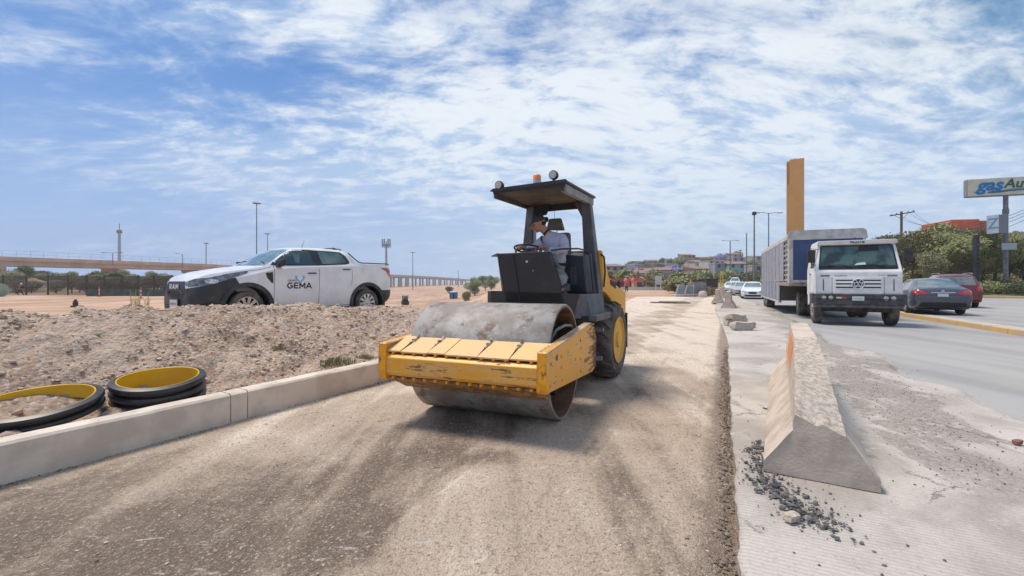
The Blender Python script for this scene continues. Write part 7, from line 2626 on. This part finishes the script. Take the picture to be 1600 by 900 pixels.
for px, Y, w, h_, c, rc, lb in ((966, 100, 3.2, 2.2, (.45, .07, .05), (.5, .08, .05), 'red market stall nearest the roller'), (972.5, 104, 2.6, 1.9, (.42, .10, .06), (.3, .05, .04), 'small dark red stall behind the person in pink'),
                               (990, 98, 3.2, 2.3, (.50, .22, .10), (.55, .16, .15), 'orange stall with red roof'), (1001, 96, 3.0, 2.4, (.58, .34, .20), (.6, .12, .12), 'tan stall with bright red canopy'),
                               (1009, 97, 1.6, 2.5, (.45, .50, .55), (.6, .62, .64), 'white-blue stall right of the red canopy')):
    t = thing('market_stall', lb, 'stall', (WP(px, Y), Y, -.1), 0, 'stalls beyond the road')
    MB().box(-w / 2, w / 2, 0, 2, 0, h_ * .72).build('wall', mat('stall_%d' % px, c, rough=.8), t)
    MB().prism([(-w / 2 - .2, h_ * .72), (w / 2 + .2, h_ * .72), (w / 2 - .1, h_), (-w / 2 + .1, h_)], 'y', -.3, 2.1).build('roof', mat('stall_roof_%d' % px, rc, rough=.7), t)
    MB().box(-w / 4, w / 4, -.03, .02, .1, h_ * .6).build('opening', mat('stall_open', (.10, .06, .05)), t)
solo(MB().box(-9, 9, 0, .1, 0, .55), 'low_wall', mat('low_wall_pale', (.52, .50, .48)), 'low pale wall along the ground beyond the notice board', 'wall', loc=(WP(1040, 80), 80, -.03))

# town on the hill
HC = [((.52, .46, .42), 'cream'), ((.42, .36, .33), 'brown-grey'), ((.56, .54, .53), 'white'), ((.50, .30, .19), 'orange'), ((.36, .30, .48), 'violet'), ((.26, .42, .38), 'turquoise'), ((.48, .34, .32), 'pink'), ((.34, .33, .35), 'grey'), ((.46, .40, .29), 'ochre')]
WINM = mat('house_window_dark', (.05, .05, .06), rough=.3)
rnd = random.Random(21)
hn = 0
spots = []
for row, (Y, n) in enumerate(((135, 5), (160, 8), (190, 10), (225, 12), (265, 14), (305, 15))):
    for k in range(n):
        u = .135 + (.60 - .135) * (k + rnd.uniform(.15, .85)) / n
        spots.append((u, Y + rnd.uniform(-8, 8), row))
for u, Y, row in spots:
    x = u * Y
    z = hill_h(x, Y)
    c, cn = HC[rnd.randrange(len(HC))]
    if cn in ('violet', 'turquoise') and rnd.random() < .5:
        c, cn = HC[0]
    w, d, h_ = rnd.uniform(4.5, 8.5), rnd.uniform(5, 8), rnd.choice([2.6, 2.8, 3.0, 2.8, 4.8])
    two = h_ > 4
    roof = rnd.choice(['flat', 'flat', 'shed'])
    where = ['at the foot of the hill', 'low on the hill', 'midway up the hill', 'midway up the hill', 'high on the hill', 'on the hill crest'][row]
    side = 'left part' if u < .27 else ('middle' if u < .42 else 'right part')
    t = thing('house', '%s %s house, %s roof, %s, %s of the town' % ('two-storey' if two else 'one-storey', cn, roof, where, side), 'house', (x, Y, z - 1.0), rnd.uniform(-.4, .4), 'houses on the far hill')
    MB().box(-w / 2, w / 2, 0, d, 0, h_ + 1.0).build('wall', mat('house_%s' % cn, c, tuple(v * .8 for v in c), .6, .85), t)
    rcm = mat('roof_flat_pale', (.40, .37, .35)) if roof == 'flat' else mat('roof_shed_rust', (.24, .13, .10))
    if roof == 'flat':
        MB().box(-w / 2 - .1, w / 2 + .1, -.1, d + .1, h_ + 1.0, h_ + 1.35).build('roof', rcm, t)
    else:
        MB().hexa([(-w / 2 - .3, -.4, h_ + 1.0), (w / 2 + .3, -.4, h_ + 1.0), (w / 2 + .3, d + .2, h_ + 1.0), (-w / 2 - .3, d + .2, h_ + 1.0), (-w / 2 - .3, -.4, h_ + 1.12), (w / 2 + .3, -.4, h_ + 1.12), (w / 2 + .3, d + .2, h_ + 2.2), (-w / 2 - .3, d + .2, h_ + 2.2)]).build('roof', rcm, t)
    nw = max(2, int(w / 2.4))
    for fl in range(2 if two else 1):
        for q_ in range(nw):
            xx = -w / 2 + w * (q_ + .5) / nw
            if fl == 0 and q_ == 0:
                MB().box(xx - .45, xx + .45, -.05, .05, 1.0, 3.1).build('door', mat('house_door', (.14, .08, .05)), t)
            else:
                MB().box(xx - .5, xx + .5, -.05, .05, 2.0 + fl * 2.6, 3.1 + fl * 2.6).build('window', WINM, t)
# trees between the houses
far_g = leaves('crown', [(0, 0, 2.0, 1.7, .8), (1.1, .4, 1.7, 1.2, .8), (-1.0, -.3, 1.6, 1.1, .8)], 900, .32, LF_G, 11)
far_o = leaves('crown', [(0, 0, 2.0, 1.7, .8), (1.1, .4, 1.6, 1.2, .8), (-1.0, -.3, 1.8, 1.2, .8)], 900, .32, LF_O, 12)
far_v = leaves('crown', [(0, 0, 2.4, 1.7, .6), (1.4, .4, 2.3, 1.4, .6), (-1.4, -.3, 2.2, 1.4, .6)], 900, .32, LF_V, 13)
ft = trunk_mesh(3.0, .16, 9, 3, .8)
rnd = random.Random(5)
for i in range(230):
    u = rnd.uniform(.10, .62)
    Y = rnd.uniform(104, 320)
    kd = rnd.random()
    vio = i % 40 == 3
    m_ = far_v if vio else (far_g if kd < .45 else far_o)
    k = rnd.uniform(.55, 1.25)
    lb = 'violet jacaranda crown among the houses on the far hill' if vio else ('small green tree among the houses on the far hill' if kd < .45 else 'small olive tree among the houses on the far hill')
    gr_ = 'jacarandas on the far hill' if vio else ('green trees on the far hill' if kd < .45 else 'olive trees on the far hill')
    t = thing('tree', lb, 'tree', (u * Y, Y, hill_h(u * Y, Y) - .3), i, gr_)
    t.scale = (k * 1.15, k * 1.15, k)
    link('crown', m_, t)
    link('trunk', ft, t)
for px, Y, k, mm, lb in ((1126, 255, 1.7, far_v, 'widest violet jacaranda, high on the right of the far hill'), (985, 190, 1.1, far_v, 'violet jacaranda above the red market stalls'), (1151, 290, 2.1, far_g, 'round green tree on the hill crest left of the lamp poles'),
                         (1063, 250, 1.7, far_g, 'large green tree on the crest in the middle of the hill'), (975, 150, 1.3, far_g, 'green tree behind the person in pink')):
    x = WP(px, Y)
    t = thing('tree', lb, 'tree', (x, Y, hill_h(x, Y) - .4), px, None)
    t.scale = (k, k, k)
    link('crown', mm, t)
    link('trunk', ft, t)
solo(MB().box(0, 5.6, 0, 3, 0, 2.6).box(5.6, 7.6, .2, 2.6, 0, 1.9), 'box_trailer', mat('white_box_body', (.66, .65, .63)), 'white box-shaped trailer beyond the queue of cars', 'trailer', loc=(WP(1147, 150), 150, .3))
# right-hand scrub on the far hill slope
for i in range(40):
    u = rnd.uniform(.98, 1.2)
    Y = rnd.uniform(140, 330)
    t = thing('tree', 'small olive scrub tree on the brown hill at far right', 'tree', (u * Y, Y, hill_h(u * Y, Y) - .3), i, 'scrub on the right-hand hill')
    link('crown', far_o, t)
    link('trunk', ft, t)
# roadside scrub at the road end
for px, Y, k, lb in ((1062, 50, .9, 'dry scrub behind the leaning precast slabs'), (1048, 58, .8, 'grey-green scrub left of the precast row'), (1036, 84, 1.2, 'scrub behind the notice board'), (1108, 44, .45, 'small green weed clump right of the precast row'), (1020, 90, 1.3, 'green scrub left of the notice board'), (1095, 70, 1.1, 'olive scrub behind the tallest precast piece')):
    t = thing('shrub', lb, 'shrub', (WP(px, Y), Y, -.1), px, 'scrub at the road end')
    t.scale = (k * .7, k * .7, k * .7)
    link('foliage', far_o, t)


# thin dusty air over the whole place
hz = bpy.data.materials.new('dusty_air')
hz.use_nodes = True
ht = NT(hz.node_tree)
pv = ht.n('ShaderNodeVolumePrincipled')
pv.inputs['Color'].default_value = (.90, .94, 1.0, 1)
pv.inputs['Density'].default_value = .0005
pv.inputs['Anisotropy'].default_value = .2
ht.n('ShaderNodeOutputMaterial', i_Volume=pv.outputs[0])
MB().box(-520, 1020, -60, 830, -12, 62).build('haze', hz, kind='stuff')

# repeated small pieces become parts of their own
SPLIT = {'drum_lining', 'drum_disc', 'rubber_buffer', 'end_rib', 'spacer_tab', 'bolt_head', 'decal_scrap', 'hinge_bracket', 'wheel_nut', 'paint_chip', 'box_groove', 'tread_lug', 'wiper', 'roof_fitting', 'bracket', 'wall_pier'}
for o in list(bpy.data.objects):
    if o.type != 'MESH' or o.name.split('.')[0] not in SPLIT:
        continue
    bm = bmesh.new()
    bm.from_mesh(o.data)
    bm.verts.ensure_lookup_table()
    seen, isl = set(), []
    for v in bm.verts:
        if v.index in seen:
            continue
        st_, cur = [v], []
        seen.add(v.index)
        while st_:
            q_ = st_.pop()
            cur.append(q_)
            for e in q_.link_edges:
                w_ = e.other_vert(q_)
                if w_.index not in seen:
                    seen.add(w_.index)
                    st_.append(w_)
        isl.append(cur)
    if len(isl) > 1:
        base = o.name.split('.')[0]
        mats = list(o.data.materials)
        for cur in isl:
            ids = {v.index: k for k, v in enumerate(cur)}
            fs = {f for v in cur for f in v.link_faces}
            me = bpy.data.meshes.new(base)
            me.from_pydata([v.co[:] for v in cur], [], [[ids[v.index] for v in f.verts] for f in fs])
            for m_ in mats:
                me.materials.append(m_)
            n_ = bpy.data.objects.new(base, me)
            COL.objects.link(n_)
            n_.parent = o.parent
        bpy.data.objects.remove(o)
    bm.free()
